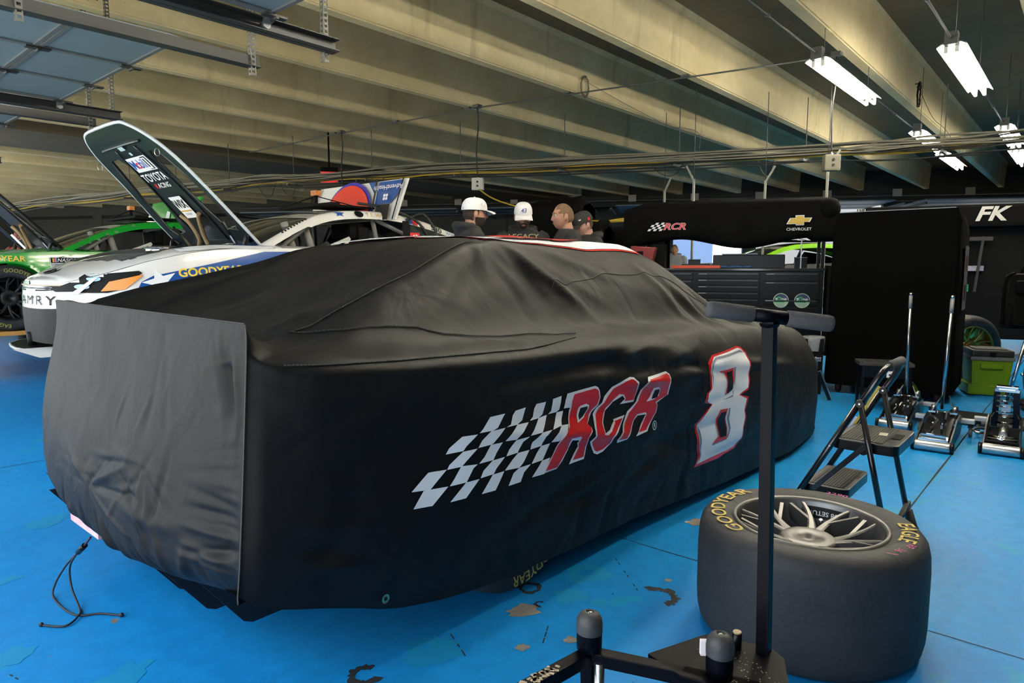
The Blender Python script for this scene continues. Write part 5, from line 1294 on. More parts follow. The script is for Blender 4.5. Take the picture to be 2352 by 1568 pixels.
# canopy cloth
b = MB(); rows = []; ny = 40
for j in range(ny + 1):
    u = j / ny; y = -.10 + u * (W + .22); wv = .02 * math.sin(u * 23) + .015 * math.sin(u * 51 + 1)
    sag = .055 * math.sin(u * PI * 3.3 + .5) * (1 if .1 < u < .9 else .3)
    zt = 2.0 - (.09 * max(0, (u - .88) / .12)) - .03 * max(0, (.06 - u) / .06)
    e = max(0, (u - .90) / .1) * .10
    rows.append([(D + .06, y, 1.60), (D + .05, y, 1.92), (D * .6, y, zt + .01), (.03, y, zt), (-.06 + e, y, zt - .05), (-.085 + wv * .3 + e, y, zt - .20), (-.09 + wv * .5 + e, y, zt - .36), (-.08 + wv + e, y, 1.56 + sag * .6), (-.03 + wv, y, 1.50 + sag), (.05 + wv, y, 1.53 + sag)])
b.grid(np.array(rows)); b.build('canopy_cloth', M_fabric, t)
b = MB(); b.ball((.0, -.02, 1.86), .13, 14, sc3=(1.0, .9, 1.0)); b.ball((.0, .10, 1.72), .10, 12, sc3=(.8, 1.4, 1.2)); b.build('bunched_cloth', M_fabric, t)
U_, V_ = (0, -1, 0), (0, 0, 1)
sl_ = shift(flat_text('RCR', .105, .018, shear=.3, sx=1.25), 0, 0)
decal('canopy_letters_edge', shift(flat_text('RCR', .105, .042, shear=.3, sx=1.25), 0, 0), M_white, t, O=(-.118, W - .50, 1.70), U=U_, V=V_, off=.0)
decal('canopy_letters', sl_, M_red, t, O=(-.118, W - .50, 1.70), U=U_, V=V_, off=.004)
for i in range(5):
    for j in range(4):
        if (i + j) % 2 == 0: decal('checker_print', flat_poly([[(-.31 + i * .033 + j * .018, -.045 + j * .024), (-.31 + (i + 1) * .033 + j * .018, -.045 + j * .024), (-.31 + (i + 1) * .033 + (j + 1) * .018, -.045 + (j + 1) * .024), (-.31 + i * .033 + (j + 1) * .018, -.045 + (j + 1) * .024)]]), M_white, t, O=(-.118, W - .50, 1.70), U=U_, V=V_, off=.0)
bow = [(-.115, -.028), (-.085, .028), (-.035, .028), (-.035, .052), (.045, .052), (.045, .028), (.115, .028), (.095, -.012), (.045, -.012), (.045, -.04), (-.03, -.04), (-.03, -.028)]
decal('gold_emblem_edge', flat_poly([[(x * 1.12, y * 1.18) for x, y in bow]]), M_white, t, O=(-.118, .28, 1.735), U=U_, V=V_, off=.0)
decal('gold_emblem', flat_poly([bow]), mat('emblem_gold', (.62, .40, .06, 1), .4), t, O=(-.118, .28, 1.735), U=U_, V=V_, off=.004)
decal('emblem_word', flat_text('CHEVROLET', .042, .012, sx=1.1), M_white, t, O=(-.118, .28, 1.645), U=U_, V=V_, off=.0)
decal('end_number', flat_poly(num8(0, 0, .11, .36)), mat('dull_silver2', (.45, .44, .41, 1), .5), t, O=(-.03, -.16, .98), U=U_, V=V_, off=.004)
b = MB(); b.box((.25, -.16, .75), (.5, .24, 1.0)); b.build('end_shelf_panel', M_blackmatte, t)
b = MB()
for i in range(4): b.cyl((-.02 - .01 * i, -.30 - .02 * i, .25), (-.02 - .01 * i, -.30 - .02 * i, 1.85), .008, 8)
b.build('end_rods', M_steel, t)
# things standing on the chest
def onchest(name, lb, cat, y, x=.2): 
    p = PM[t.name] @ Vector((x, y, 1.22)); return thing(name, lb, cat, p, AC)
o = onchest('orange_tray', 'flat orange red tray on tool chest top', 'tray', 1.38, .12); b = MB(); b.box((0, 0, .018), (.2, .56, .034)); b.build('tray_body', mat('tray_orange', (.62, .07, .015, 1), .4), o, bevel=.004)
b = MB(); b.box((.02, .02, .043), (.08, .3, .016)); b.box((-.02, -.1, .046), (.05, .1, .02)); b.build('tray_contents', M_black, o)
o = onchest('blue_cloth', 'crumpled blue shop cloth lying on the tool chest beside tray', 'cloth', .95, .10); b = MB(); q = np.array([[(.02 * math.sin(v * 3) - .06 + .12 * u, -.18 + .36 * v, .012 + .018 * abs(math.sin(7 * v + 3 * u)) * math.sin(PI * u)) for v in np.linspace(0, 1, 16)] for u in np.linspace(0, 1, 7)]); b.grid(q); b.build('cloth_body', mat('clothblue', (.02, .12, .38, 1), .8), o)
o = onchest('black_tool_case', 'black open tool case with pale lid edge on the chest', 'tool case', .80, .38); b = MB(); b.box((0, 0, .08), (.3, .80, .16)); b.build('case_body', M_black, o, bevel=.008); b = MB(); b.box((-.05, .1, .168), (.2, .4, .012)); b.build('lid_edge', M_white, o)
for k_, (yy, hh) in enumerate(((1.95, .16), (1.45, .10), (.22, .12))):
    o = onchest('tool_tin', ['black square tin at the left end of the chest', 'small black tin behind the orange tray', 'small black tin at the right end of chest'][k_], 'tin', yy, .58); b = MB(); b.box((0, 0, hh / 2), (.12, .14, hh)); b.build('tin_body', M_black, o, bevel=.006); b = MB(); b.box((0, 0, hh + .006), (.125, .145, .012)); b.build('tin_lid', M_grey, o)

# trash bin, jack stand, folding plastic step, cooler, backpack, extra wheel
o = thing('trash_bin', 'slim black waste bin with clear liner beside the tall covered case', 'waste bin', (6.88, 2.03, 0), AC)
b = MB(); b.lathe([(.0, 0.0), (.11, 0), (.115, .02), (.125, .50), (.125, .54), (.105, .54), (.10, .04)], n=4, smooth=False, a0=PI / 4, a1=2 * PI + PI / 4); b.build('bin_body', M_blackmatte, o)
b = MB(); b.lathe([(.098, .42), (.102, .50), (.106, .550), (.096, .56), (.09, .52)], n=24, smooth=True); b.build('bin_liner', mat('liner', (.20, .21, .225, 1), .3, bump=.8, bscale=20), o)
decal('bin_word', flat_text('Cheddars', .035, .01), M_white, o, O=(-.112, 0, .36), U=(0, -1, 0), V=(0, 0, 1), off=.006)
o = thing('jack_stand', 'low black tripod jack stand below the waste bin', 'jack stand', (6.55, 1.90, 0), .3)
for i in range(3):
    a = i * 2 * PI / 3 + .5; b = MB(); b.bar((.13 * math.cos(a), .13 * math.sin(a), .0), (.025 * math.cos(a), .025 * math.sin(a), .26), .03, .03); b.build('leg', M_black, o)
    b = MB(); b.bar((.128 * math.cos(a), .128 * math.sin(a), .02), (.028 * math.cos(a), .028 * math.sin(a), .27), .006, .034); b.build('leg_edge', M_steel, o)
b = MB(); b.cyl((0, 0, .22), (0, 0, .36), .016, 12); b.box((0, 0, .37), (.05, .08, .02)); b.build('ratchet_post', M_steel, o)
o = thing('plastic_step', 'black folding plastic step with white 8 before the tall case', 'step', (6.45, 1.13, 0), AC + .05)
b = MB(); b.box((.13, .16, .40), (.26, .42, .03)); b.build('step_top', M_tread, o, bevel=.006)
b = MB()
for i in range(11):
    for k_ in range(6): b.box((.03 + k_ * .04, -.02 + i * .035, .417), (.018, .012, .004))
b.build('grip_dots', M_tread, o, kind='stuff')
b = MB(); b.box((-.0, .16, .335), (.02, .36, .10)); b.build('front_panel', M_black, o, bevel=.004)
for yy in (-.02, .34):
    b = MB(); b.prism([(0, 0), (.05, 0), (.04, .385), (.0, .385)], yy - .012, yy + .012, f=lambda a, z, y: (a, y, z)); b.prism([(.21, 0), (.26, 0), (.25, .385), (.22, .385)], yy - .012, yy + .012, f=lambda a, z, y: (a, y, z)); b.build('side_leg', M_black, o)
b = MB(); b.box((.0, .16, .14), (.016, .34, .05)); b.build('cross_panel', M_black, o)
decal('white_eight', flat_poly(num8(0, 0, .065, .085)), M_white, o, O=(-.011, .13, .335), U=(0, -1, 0), V=(0, 0, 1), off=.002)
M_lime = mat('cooler_lime', (.10, .19, .003, 1), .45, spec=.3)
o = thing('cooler', 'lime green wheeled cooler with black and grey lid', 'cooler', (7.86, .54, 0), AC)
b = MB(); w, dp, hh = .29, .32, .345
b.add([(0, 0, .02), (dp, 0, .02), (dp, w, .02), (0, w, .02), (-.015, -.03, hh), (dp + .015, -.03, hh), (dp + .015, w + .02, hh), (-.015, w + .02, hh)], [(3, 2, 1, 0), (4, 5, 6, 7), (0, 1, 5, 4), (1, 2, 6, 5), (2, 3, 7, 6), (3, 0, 4, 7)])
b.build('cooler_body', M_lime, o, bevel=.018)
b = MB(); b.box((dp / 2, w / 2 + .02, .06), (dp + .05, w + .04, .10)); b.build('cooler_foot', M_lime, o, bevel=.02)
b = MB(); b.box((-.018, w / 2, .29), (.03, .18, .05)); b.build('front_grip', M_lime, o, bevel=.01)
b = MB(); b.box((dp / 2, w / 2 - .005, .36), (dp + .05, w + .07, .035)); b.build('lid_band', mat('coolergrey', (.10, .105, .105, 1), .5), o, bevel=.01)
b = MB(); b.box((dp / 2, w / 2 - .005, .408), (dp + .04, w + .05, .065)); b.build('lid', mat('coolerlid', (.008, .009, .009, 1), .5), o, bevel=.015)
b = MB(); b.box((dp / 2, w / 2, .445), (dp * .8, w * .9, .012)); b.build('lid_top', mat('coolertop', (.035, .038, .038, 1), .6), o, bevel=.004)
b = MB(); b.box((-.012, w / 2, .40), (.02, .05, .05)); b.build('latch', M_black, o)
b = MB(); b.lathe([(.0, -.03), (.05, -.03), (.055, -.02), (.055, .02), (.05, .03), (.0, .03)], (.02, -.005, .055), 20, axis='y'); b.build('cooler_wheel', M_rubber, o)
# cart with the EK banner behind, holding gold wheel, backpack
t = cart('banner_cart', 'black equipment cart with white K lettering on its top banner, behind the cooler', 'equipment cart', 11.4, .55)
b = MB(); b.box((.5, .9, 1.05), (.9, 2.3, 1.6)); b.build('cart_body', M_blackmatte, t, bevel=.02)
b = MB(); b.box((.45, .9, 1.93), (1.05, 2.45, .30)); b.build('top_banner', M_fabric, t, bevel=.04)
decal('banner_letters', flat_text('FK', .26, .03, shear=.3, sx=1.2), mat('bannerwhite', (.55, .53, .50, 1), .6), t, O=(-.08, .62, 1.94), U=(0, -1, 0), V=(0, 0, 1), off=.006)
decal('green_tag', flat_poly([rect(-.12, -.05, .12, .05)]), mat('tag_green', (.05, .35, .20, 1), .5), t, O=(.04, .90, .95), U=(0, -1, 0), V=(0, 0, 1), off=.006)
decal('panel_word', flat_text('AIR', .09, .01), M_white, t, O=(.04, .90, .82), U=(0, -1, 0), V=(0, 0, 1), off=.006)
decal('panel_word', flat_text('mb', .22, .02), M_white, t, O=(.04, .88, .45), U=(0, -1, 0), V=(0, 0, 1), off=.006)
b = MB(); b.bar((-.02, .55, 1.62), (-.02, .95, 1.62), .03, .05); b.bar((-.02, .66, 1.65), (-.02, .72, .9), .03, .03); b.build('arm_bracket', mat('dull_arm', (.05, .05, .05, 1), .5, metal=.5), t)
b = MB(); b.box((0.02, .80, 1.22), (.03, .35, .07)); b.build('screen_strip', mat('screenlilac', (.35, .33, .42, 1), .4, var=.8, vscale=60), t)
o = thing('gold_wheel', 'gold spoked wheel with tyre standing behind the lime cooler', 'wheel', (8.75, .93, TYRE_R), rot=(PI / 2, 0, -.75))
for k_ in ('tyre', 'rim_barrel', 'spokes'): link(k_, WGOLD[k_], o)
b = MB(); b.lathe([(.0, -.05), (.05, -.05), (.06, -.06), (.09, -.09), (.11, -.09), (.11, -.12)], n=30); b.build('brake_hub', M_gold, o)
o = thing('backpack', 'black camera backpack hanging above the lime cooler', 'backpack', (8.35, .46, .62), AC)
b = MB(); b.box((.10, .0, .27), (.24, .40, .56), taper=.86); b.build('pack_body', M_blackmatte, o, bevel=.07)
b = MB(); b.box((-.05, 0, .18), (.10, .30, .28)); b.build('front_pocket', M_blackmatte, o, bevel=.03)
b = MB(); b.box((-.035, 0, .42), (.06, .26, .12)); b.build('top_pocket', M_blackmatte, o, bevel=.03)
for s in (-1, 1): b = MB(); b.tube(smoothline([(.05, s * .12, .55), (.0, s * .2, .5), (-.03, s * .22, .3), (.02, s * .2, .05)], 5), .018, 8); b.build('strap', M_fabric, o)
b = MB(); b.tube([(.1, -.05, .55), (.1, -.04, .62), (.1, .04, .62), (.1, .05, .55)], .012, 8); b.build('carry_loop', M_fabric, o)
b = MB(); b.lathe([(.014, -.004), (.02, 0), (.014, .004)], (-.07, .02, .43), 14, axis='x'); b.build('zip_ring', M_steel, o)
decal('pack_print', flat_poly([[(-.05, 0), (.05, .012), (.05, .018), (-.04, .012)]]), M_grey, o, O=(-.102, 0, .20), U=(0, -1, 0), V=(0, 0, 1), off=.003)
o = thing('side_cart', 'tall black cart edge cutting the right side of the view', 'equipment cart', (7.72, -.40, 0), AC)
b = MB(); b.box((.3, .25, 1.05), (.6, .62, 1.9)); b.build('cart_body', M_case, o, bevel=.03)
for cy in (.05, .45): b = MB(); b.lathe([(.0, -.02), (.05, -.02), (.05, .02), (.0, .02)], (.1, cy, .05), 14, axis='y'); b.build('caster_wheel', M_rubber, o)
o = thing('standing_wheel', 'dark spoked racing wheel standing at the right edge of view', 'wheel', (6.75, -.12, TYRE_R), rot=(PI / 2, 0, -.75))
for k_ in ('tyre', 'rim_barrel', 'spokes'): link(k_, WB[k_], o)
o = thing('black_hose', 'black rubber mat strip and air hose lying behind the floor jacks', 'hose', (6.4, .7, 0))
b = MB(); b.tube(smoothline([(-.35, .5, .02), (-.2, .1, .02), (-.15, -.3, .02), (-.2, -.9, .02)], 6), .018, 8); b.build('hose_pipe', M_rubber, o)
b = MB(); b.box((.15, -.3, .004), (.5, .9, .006)); b.build('rubber_mat', M_blackmatte, o)
for i, (xx, yy) in enumerate([(7.25, .28), (7.5, .12), (7.55, .36)]):
    o = thing('tool_stand', ['chrome and black tool stand nearest the backpack', 'chrome tool stand behind others beside backpack', 'chrome tool stand by the right hand cart'][i], 'tool stand', (xx, yy, 0), i)
    b = MB(); b.cyl((0, 0, 0), (0, 0, .03), .12, 20); b.cyl((0, 0, .03), (0, 0, .78), .015, 10); b.build('stand_pole', M_black, o)
    for k_ in range(3): b = MB(); b.cyl((-.06, 0, .25 + .17 * k_), (.06, .02, .27 + .17 * k_), .012, 10); b.ball((.07, .02, .27 + .17 * k_), .018, 10); b.build('clamp', M_chrome, o)
# ------------------------------------------------------------------ race cars in the next bays
M_glass = mat('windshield_glass', (0.03, 0.035, 0.035, 1), .04, spec=.8)
M_inter = mat('cabin_black', (0.006, 0.006, 0.006, 1), .7)
M_bargrey = mat('roll_bar_grey', (.16, .16, .15, 1), .5)
M_beige = mat('beige_pipe', (.28, .25, .20, 1), .6)
OUT = [(0, 0), (.012, .22), (.05, .42), (.13, .60), (.28, .77), (.48, .875), (.75, .935), (1.2, .965), (2.0, .975), (3.0, .98), (3.9, .985), (4.5, .965), (4.78, .90), (4.88, .6), (4.9, 0)]
def shoulder(x): return float(cr([0, .12, .3, .6, 1.0, 1.5, 2.4, 3.4, 4.2, 4.9], [.575, .605, .665, .765, .84, .87, .875, .915, .965, .99], x))
def crown(x): return float(cr([0, .35, .9, 1.5, 4.0, 4.9], [.015, .05, .06, .05, .01, .0], x))
def tri_car(name, lab, cat, loc, body_mats, side_f, top_f, hood=True, wheels=WB, lmat=M_tyredim, flapmat=None, group=None, rz=0, hood_mats=None, interior=True, az=.35, ar=.385):
    t = thing(name, lab, cat, loc, rz, group)
    o = np.array(OUT); s = np.concatenate([[0], np.cumsum(np.hypot(*np.diff(o, axis=0).T))]); n = 210
    q = np.linspace(0, s[-1], n); ox = np.array([cr(s, o[:, 0], a) for a in q]); oy = np.array([cr(s, o[:, 1], a) for a in q])
    ox = np.concatenate([ox[::-1], ox[1:]]); oy = np.concatenate([oy[::-1], -oy[1:]])       # +Y side first, round the nose, then -Y side
    nr = 28; P = np.zeros((len(ox), nr, 3)); keep = np.ones((len(ox), nr), bool)
    for i in range(len(ox)):
        zt = shoulder(ox[i])
        for j in range(nr):
            v = j / (nr - 1); z = .13 + (zt - .13) * v
            k_ = 1 - .035 * (v ** 3) - .03 * (1 - v) ** 2 + .012 * math.sin(v * PI)
            P[i, j] = (ox[i] + (1 - k_) * .35 * (1 if ox[i] < 1 else 0), oy[i] * k_, z)
            for cx in (.95, 3.74):
                d = math.hypot(P[i, j, 0] - cx, P[i, j, 2] - az)
                if d < ar and abs(oy[i]) > .7:
                    keep[i, j] = False
                    if d > ar - .045:
                        P[i, j, 0] = cx + (P[i, j, 0] - cx) * ar / d; P[i, j, 2] = az + (P[i, j, 2] - az) * ar / d; keep[i, j] = True
    b = MB(); vs = [tuple(p) for p in P.reshape(-1, 3)]; fs = []; mi = []
    for i in range(len(ox) - 1):
        for j in range(nr - 1):
            if all(keep[a, c] for a, c in ((i, j), (i + 1, j), (i + 1, j + 1), (i, j + 1))):
                fs.append((i * nr + j, (i + 1) * nr + j, (i + 1) * nr + j + 1, i * nr + j + 1))
                c = (P[i, j] + P[i + 1, j + 1]) / 2; mi.append(side_f(c[0], c[1], c[2], (c[2] - .13) / (shoulder(c[0]) - .13)))
    b.add(vs, fs, 0, True); b.mi = mi
    bs = b.build('side_body', body_mats, t)
    # upper surface
    b = MB(); nv = 61; U_ = np.concatenate([np.linspace(0.0, .4, 22, endpoint=False), np.linspace(.4, 4.9, 100)]); T = np.zeros((len(U_), nv, 3))
    wof = lambda x: float(np.interp(x, o[:13, 0], o[:13, 1])) * .965
    for i, x in enumerate(U_):
        for j, v in enumerate(np.linspace(-1, 1, nv)):
            w = max(wof(x), .02)
            T[i, j] = (x + (.012 if x < .1 else 0), v * w, shoulder(x) + crown(x) * (1 - v * v) + .02 * (1 - v ** 8))
    vs = [tuple(p) for p in T.reshape(-1, 3)]; fs = []; mi = []
    for i in range(len(U_) - 1):
        for j in range(nv - 1):
            c = (T[i, j] + T[i + 1, j + 1]) / 2
            if hood and .36 + .12 * (c[1] / .7) ** 2 < c[0] < 1.55 and abs(c[1]) < .70: continue
            if 1.60 + .1 * (c[1] / .8) ** 2 < c[0] < 4.05 and abs(c[1]) < .82: continue
            fs.append((i * nv + j, (i + 1) * nv + j, (i + 1) * nv + j + 1, i * nv + j + 1)); mi.append(top_f(c[0], c[1]))
    b.add(vs, fs, 0, True); b.mi = mi; tp_ = b.build('top_body', body_mats, t)
    # splitter
    b = MB(); pl = [(x - .10 * math.cos(min(1, x / .5) * PI / 2) - .0, y * 1.03) for x, y in OUT[:7]]; pl = [(x, -y) for x, y in reversed(pl[1:])] + pl
    pl = [(-.11, y) if abs(y) < .05 else (x, y) for x, y in pl]; b.prism(pl, .075, .095); b.build('splitter', M_black, t)
    b = MB(); b.tube([(x, y, .085) for x, y in pl], .012, 6); b.build('splitter_edge', mat('edgegrey', (.35, .35, .33, 1), .4), t)
    b = MB(); b.box((2.6, 0, .14), (4.2, 1.75, .06)); b.box((.85, 0, .30), (.7, 1.3, .3)); b.build('underfloor', M_inter, t)
    # greenhouse
    before = set(bpy.data.objects); G = .15
    Rl = [(1.30, .80, .865), (1.52, .755, .975), (1.78, .70, 1.10), (2.05, .645, 1.20), (2.35, .605, 1.255), (2.75, .585, 1.275), (3.1, .585, 1.255), (3.45, .60, 1.195), (3.8, .635, 1.10), (4.15, .69, 1.00)]
    rl = smoothline(Rl, 6); m_roof = body_mats[0]
    def wx(x, k): return float(np.interp(x, [p[0] for p in rl], [p[k] for p in rl]))
    def shell(x0, x1, nx, name, mt, cz, inset=0.0, dz=0.0):
        g_ = np.array([[(x, v * (wx(x, 1) - inset), wx(x, 2) + cz(x) * (1 - v * v) + dz) for v in np.linspace(-1, 1, 21)] for x in np.linspace(x0, x1, nx)])
        b = MB(); b.grid(g_); return b.build(name, mt, t)
    shell(2.12, 3.20, 14, 'roof', m_roof, lambda x: .035)
    def ws(x0, x1, name, mt, dz=0): 
        # windshield bows forward at its centre
        g_ = np.array([[(x - .16 * (1 - v * v) * (1 - (x - 1.30) / .9), v * (wx(x, 1) - .045), wx(x, 2) - .006 + .025 * (1 - v * v) + dz) for v in np.linspace(-1, 1, 21)] for x in np.linspace(x0, x1, 12)])
        b = MB(); b.grid(g_); return b.build(name, mt, t)
    wsh = ws(1.30, 2.14, 'windshield', M_glass)
    ban = ws(1.95, 2.13, 'windshield_banner', mat('banner_grey', (.36, .36, .33, 1), .5), .004)
    shell(3.20, 4.12, 12, 'rear_glass', M_glass, lambda x: .03, .05)
    for sg in (-1, 1):
        b = MB(); rows = []
        for p in rl:
            k_ = .085 if p[0] < 3.2 else .085 + (p[0] - 3.2) * .02
            up = Vector((0, -sg * .6 * .055, .0)); dn = Vector((0, sg * .045, -.075 if p[0] > 1.9 else -.055))
            c = Vector((p[0], sg * p[1], p[2]))
            rows.append([c + Vector((0, -sg * .05, .002)), c + Vector((0, -sg * .012, .008)), c + Vector((0, sg * .012, -.008)), c + dn * .5 + Vector((0, sg * .008, 0)), c + dn])
        b.grid(np.array([[tuple(v) for v in r] for r in rows])); rail_ = b.build('roof_rail' if True else '', m_roof, t)
        if sg < 0: rail_near = rail_
        # rear quarter with window, belt sill
        b = MB(); b.add([(3.12, sg * .70, 1.16), (3.45, sg * .68, 1.115), (3.8, sg * .71, 1.02), (4.12, sg * .76, .94), (3.0, sg * .84, .87), (3.5, sg * .86, .89), (4.0, sg * .86, .93)], [(0, 4, 5, 1), (1, 5, 6, 2), (2, 6, 3)]); b.build('quarter_window', M_glass, t)
        b = MB(); b.bar((3.06, sg * .70, 1.19), (2.98, sg * .83, .86), .07, .03); b.build('rear_pillar', M_black, t)
        b = MB(); b.add([(1.42, sg * .80, .83), (3.05, sg * .83, .865), (3.05, sg * .945, .86), (1.42, sg * .93, .845)], [(0, 1, 2, 3)]); b.build('door_sill', m_roof, t)
    if interior:
        b = MB(); b.add([(1.5, -.78, .82), (3.9, -.8, .85), (3.9, .8, .85), (1.5, .78, .82), (1.5, -.78, .2), (3.9, -.8, .2), (3.9, .8, .2), (1.5, .78, .2)], [(4, 5, 6, 7), (0, 1, 5, 4), (1, 2, 6, 5), (2, 3, 7, 6), (3, 0, 4, 7)]); b.box((1.62, 0, .72), (.25, 1.4, .22)); b.build('cabin_tub', M_inter, t)
        b = MB()
        for pts in ([(1.5, -.72, .82), (2.1, -.56, 1.20), (2.75, -.53, 1.22)], [(2.75, -.53, 1.22), (2.85, -.66, .4)], [(2.75, .53, 1.22), (2.85, .66, .4)], [(2.75, -.53, 1.22), (2.75, .53, 1.22)], [(2.1, -.56, 1.2), (2.1, .56, 1.2)], [(2.75, -.53, 1.22), (3.7, -.5, .9)], [(1.5, .72, .82), (2.1, .56, 1.20), (2.75, .53, 1.22)], [(2.8, -.6, .8), (2.8, .6, .8)]): b.tube(pts, .024, 8)
        b.build('roll_cage', M_bargrey, t)
        b = MB()
        for xx in (1.78, 1.98): b.cyl((xx, -.64, .82), (xx - .05, -.55, 1.12), .035, 10)
        b.build('padded_bar', mat('padgrey', (.25, .24, .22, 1), .7), t)
        b = MB(); b.box((2.65, -.32, .75), (.14, .42, .75)); b.box((2.45, -.32, .45), (.5, .42, .2)); b.box((2.6, -.32, 1.08), (.2, .34, .16)); b.build('racing_seat', M_blackmatte, t, bevel=.04)
        b = MB(); b.tube([(1.92 + .03 * math.sin(a), -.33 + .17 * math.cos(a), .88 + .17 * math.sin(a)) for a in np.linspace(0, 2 * PI, 24)[:-1]], .014, 8, closed=True); b.build('steering_wheel', M_rubber, t)
        b = MB(); b.bar((2.05, -.6, .86), (2.4, -.62, 1.0), .02, .03); b.bar((2.05, -.6, .80), (2.38, -.62, .93), .02, .03); b.bar((2.4, -.62, 1.0), (2.3, -.62, .86), .02, .03); b.build('window_brace', mat('palebrace', (.5, .5, .45, 1), .4), t)
    for q in set(bpy.data.objects) - before: q.data.transform(Matrix.Translation((G, 0, 0)))
    rail_bvh = BVHTree.FromPolygons([v.co for v in rail_near.data.vertices], [tuple(p.vertices) for p in rail_near.data.polygons])
    if hood:
        b = MB(); b.box((.92, 0, .38), (1.0, 1.3, .3)); b.build('engine_block', M_inter, t)
        b = MB(); b.cyl((.55, -.25, .66), (1.1, .1, .78), .10, 16); b.cyl((.5, .3, .64), (1.0, .35, .72), .09, 16); b.build('air_duct', mat('ductgrey', (.10, .10, .10, 1), .35, metal=.5, bump=.4, bscale=12), t)
        b = MB(); b.box((.62, -.45, .62), (.3, .3, .12)); b.box((.9, .0, .74), (.3, .4, .10)); b.box((1.2, -.3, .80), (.3, .5, .08)); b.build('engine_cover', M_black, t, bevel=.02)
        b = MB(); b.tube(smoothline([(1.0, -.6, .80), (1.2, -.55, .86), (1.35, -.6, .9), (1.45, -.62, .86)], 5), .02, 8); b.cyl((.98, .3, .86), (1.3, .25, .88), .035, 12); b.build('chrome_hose', M_chrome, t, kind='stuff')
        # raised hood: panel curve from hinge (u=0) to tip
        th = math.atan2(.99, -.945); hl = 1.37; du = Vector((math.cos(th), 0, math.sin(th))); dn = Vector((math.sin(th), 0, -math.cos(th)))   # dn: towards the underside (front/down)
        if dn.x > 0: dn = -dn
        def hmap(off):
            def f_(x, y):
                u = x / hl; p = Vector((1.55, 0, .875)) + du * x + dn * (.10 * max(0, u - .55) ** 2 * 3 + .04 * (1 - (y / .74) ** 2) * -1 + off); return (p.x, y, p.z)
            return f_
        hw = [(0, .76), (.35, .75), (.8, .70), (1.05, .66), (1.22, .58), (1.33, .46), (1.37, .30)]
        outl = [(u, -w) for u, w in hw] + [(u, w) for u, w in reversed(hw)]
        def slot(s): return [(.30, s * .67), (.20, s * .61), (.22, s * .42), (.55, s * .31), (.97, s * .27), (1.08, s * .33), (1.07, s * .49), (.65, s * .62)]
        sh = flat_poly([outl, slot(1), slot(-1)])
        hm = hood_mats
        hd_ = empty_part('open_hood', t)
        decal('hood_underside', sh, hm[0], hd_, fn=hmap(.012), step=.07)
        decal('hood_skin', sh, hm[1], hd_, fn=hmap(-.012), step=.07)
        b = MB(); pts = [Vector(hmap(0)(u, v)) for u, v in outl]; b.tube(smoothline(pts, 3), .014, 6); b.build('hood_rim', hm[2], hd_)
        for s in (-1, 1): b = MB(); b.tube([Vector(hmap(0)(u, v)) for u, v in slot(s)], .012, 6, closed=True); b.build('slot_rim', hm[0], hd_)
        b = MB()
        for s in (-1, 1):
            b.tube(smoothline([Vector(hmap(.02)(u, s * v)) for u, v in ((.05, .24), (.4, .28), (.8, .25), (1.15, .2))], 5), .007, 6)
        b.tube([Vector(hmap(.02)(1.18, v)) for v in np.linspace(-.4, .4, 8)], .012, 6); b.build('hood_ribs', hm[0], hd_)
        for s, q in ((-1, 0), (1, 0)):
            b = MB(); b.tube(smoothline([Vector(hmap(.03)(.42, s * .18)), Vector(hmap(.05)(.34, s * .10)), Vector(hmap(.10)(.2, s * .06)), Vector((1.38, s * .10, .9)), Vector((1.36, s * .12, .8))], 6), .020, 8); b.build('duct_hose', mat('tan_hose', (.25, .17, .08, 1), .8, bump=.5, bscale=60), hd_)
            b = MB(); b.bar(Vector(hmap(.03)(.32, s * .5)), Vector(hmap(.06)(.10, s * .46)), .02, .02); b.build('hood_strut', M_chrome, hd_)
            b = MB(); b.tube(smoothline([Vector(hmap(.02)(.1, s * .70)), Vector((1.42, s * .74, .98)), Vector((1.39, s * .72, .88))], 5), .02, 8); b.build('hinge_arm', M_black, hd_)
        for s in (-1, 1): b = MB(); b.tube([Vector(hmap(.03)(1.1, s * .62)) + Vector((-.02 * math.sin(a), .0, .03 * math.cos(a) - .04)) for a in np.linspace(0, 6.28, 12)[:-1]], .003, 5, closed=True); b.build('hood_pin', M_steel, hd_)
        t['_h'] = 1; HOODS[t.name] = (hd_, hmap)
    # roof plate and mast
    before = set(bpy.data.objects)
    b = MB(); b.box((2.30, -.05, 1.335), (.10, 1.0, .025)); b.box((2.75, -.15, 1.335), (.70, .5, .02)); b.bar((2.3, -.2, 1.335), (2.55, -.10, 1.34), .03, .03); b.build('roof_plate', M_blackmatte, t)
    b = MB(); b.cyl((2.36, -.12, 1.33), (2.36, -.12, 1.45), .018, 8); b.tube([(2.36, -.12, 1.44), (2.62, -.4, 1.34)], .006, 6); b.tube([(2.36, -.12, 1.44), (2.2, .3, 1.33)], .006, 6); b.build('mast', M_blackmatte, t)
    b = MB(); b.box((2.36, -.12, 1.47), (.06, .10, .05)); b.build('amber_sensor', mat('amber', (.5, .16, .02, 1), .5, var=.5, vscale=60), t)
    for q in set(bpy.data.objects) - before: q.data.transform(Matrix.Translation((G, 0, 0)))
    # wheels
    for (x, rl_) in ((.95, -.35), (3.74, 1.4)):
        for sg in (-1, 1):
            wheel_on_car(t, x, sg * .955, az + .006, sg, wheels, lmat, rl=rl_, letters=(sg < 0))
    nb = len(bs.data.vertices)
    bv = BVHTree.FromPolygons([v.co for v in bs.data.vertices] + [v.co for v in tp_.data.vertices], [tuple(p.vertices) for p in bs.data.polygons] + [tuple(q + nb for q in p.vertices) for p in tp_.data.polygons])
    return t, bv, rail_bvh, wsh
HOODS = {}
M_cwhite = mat('car_white', (.74, .74, .72, 1), .18, coat=.8)
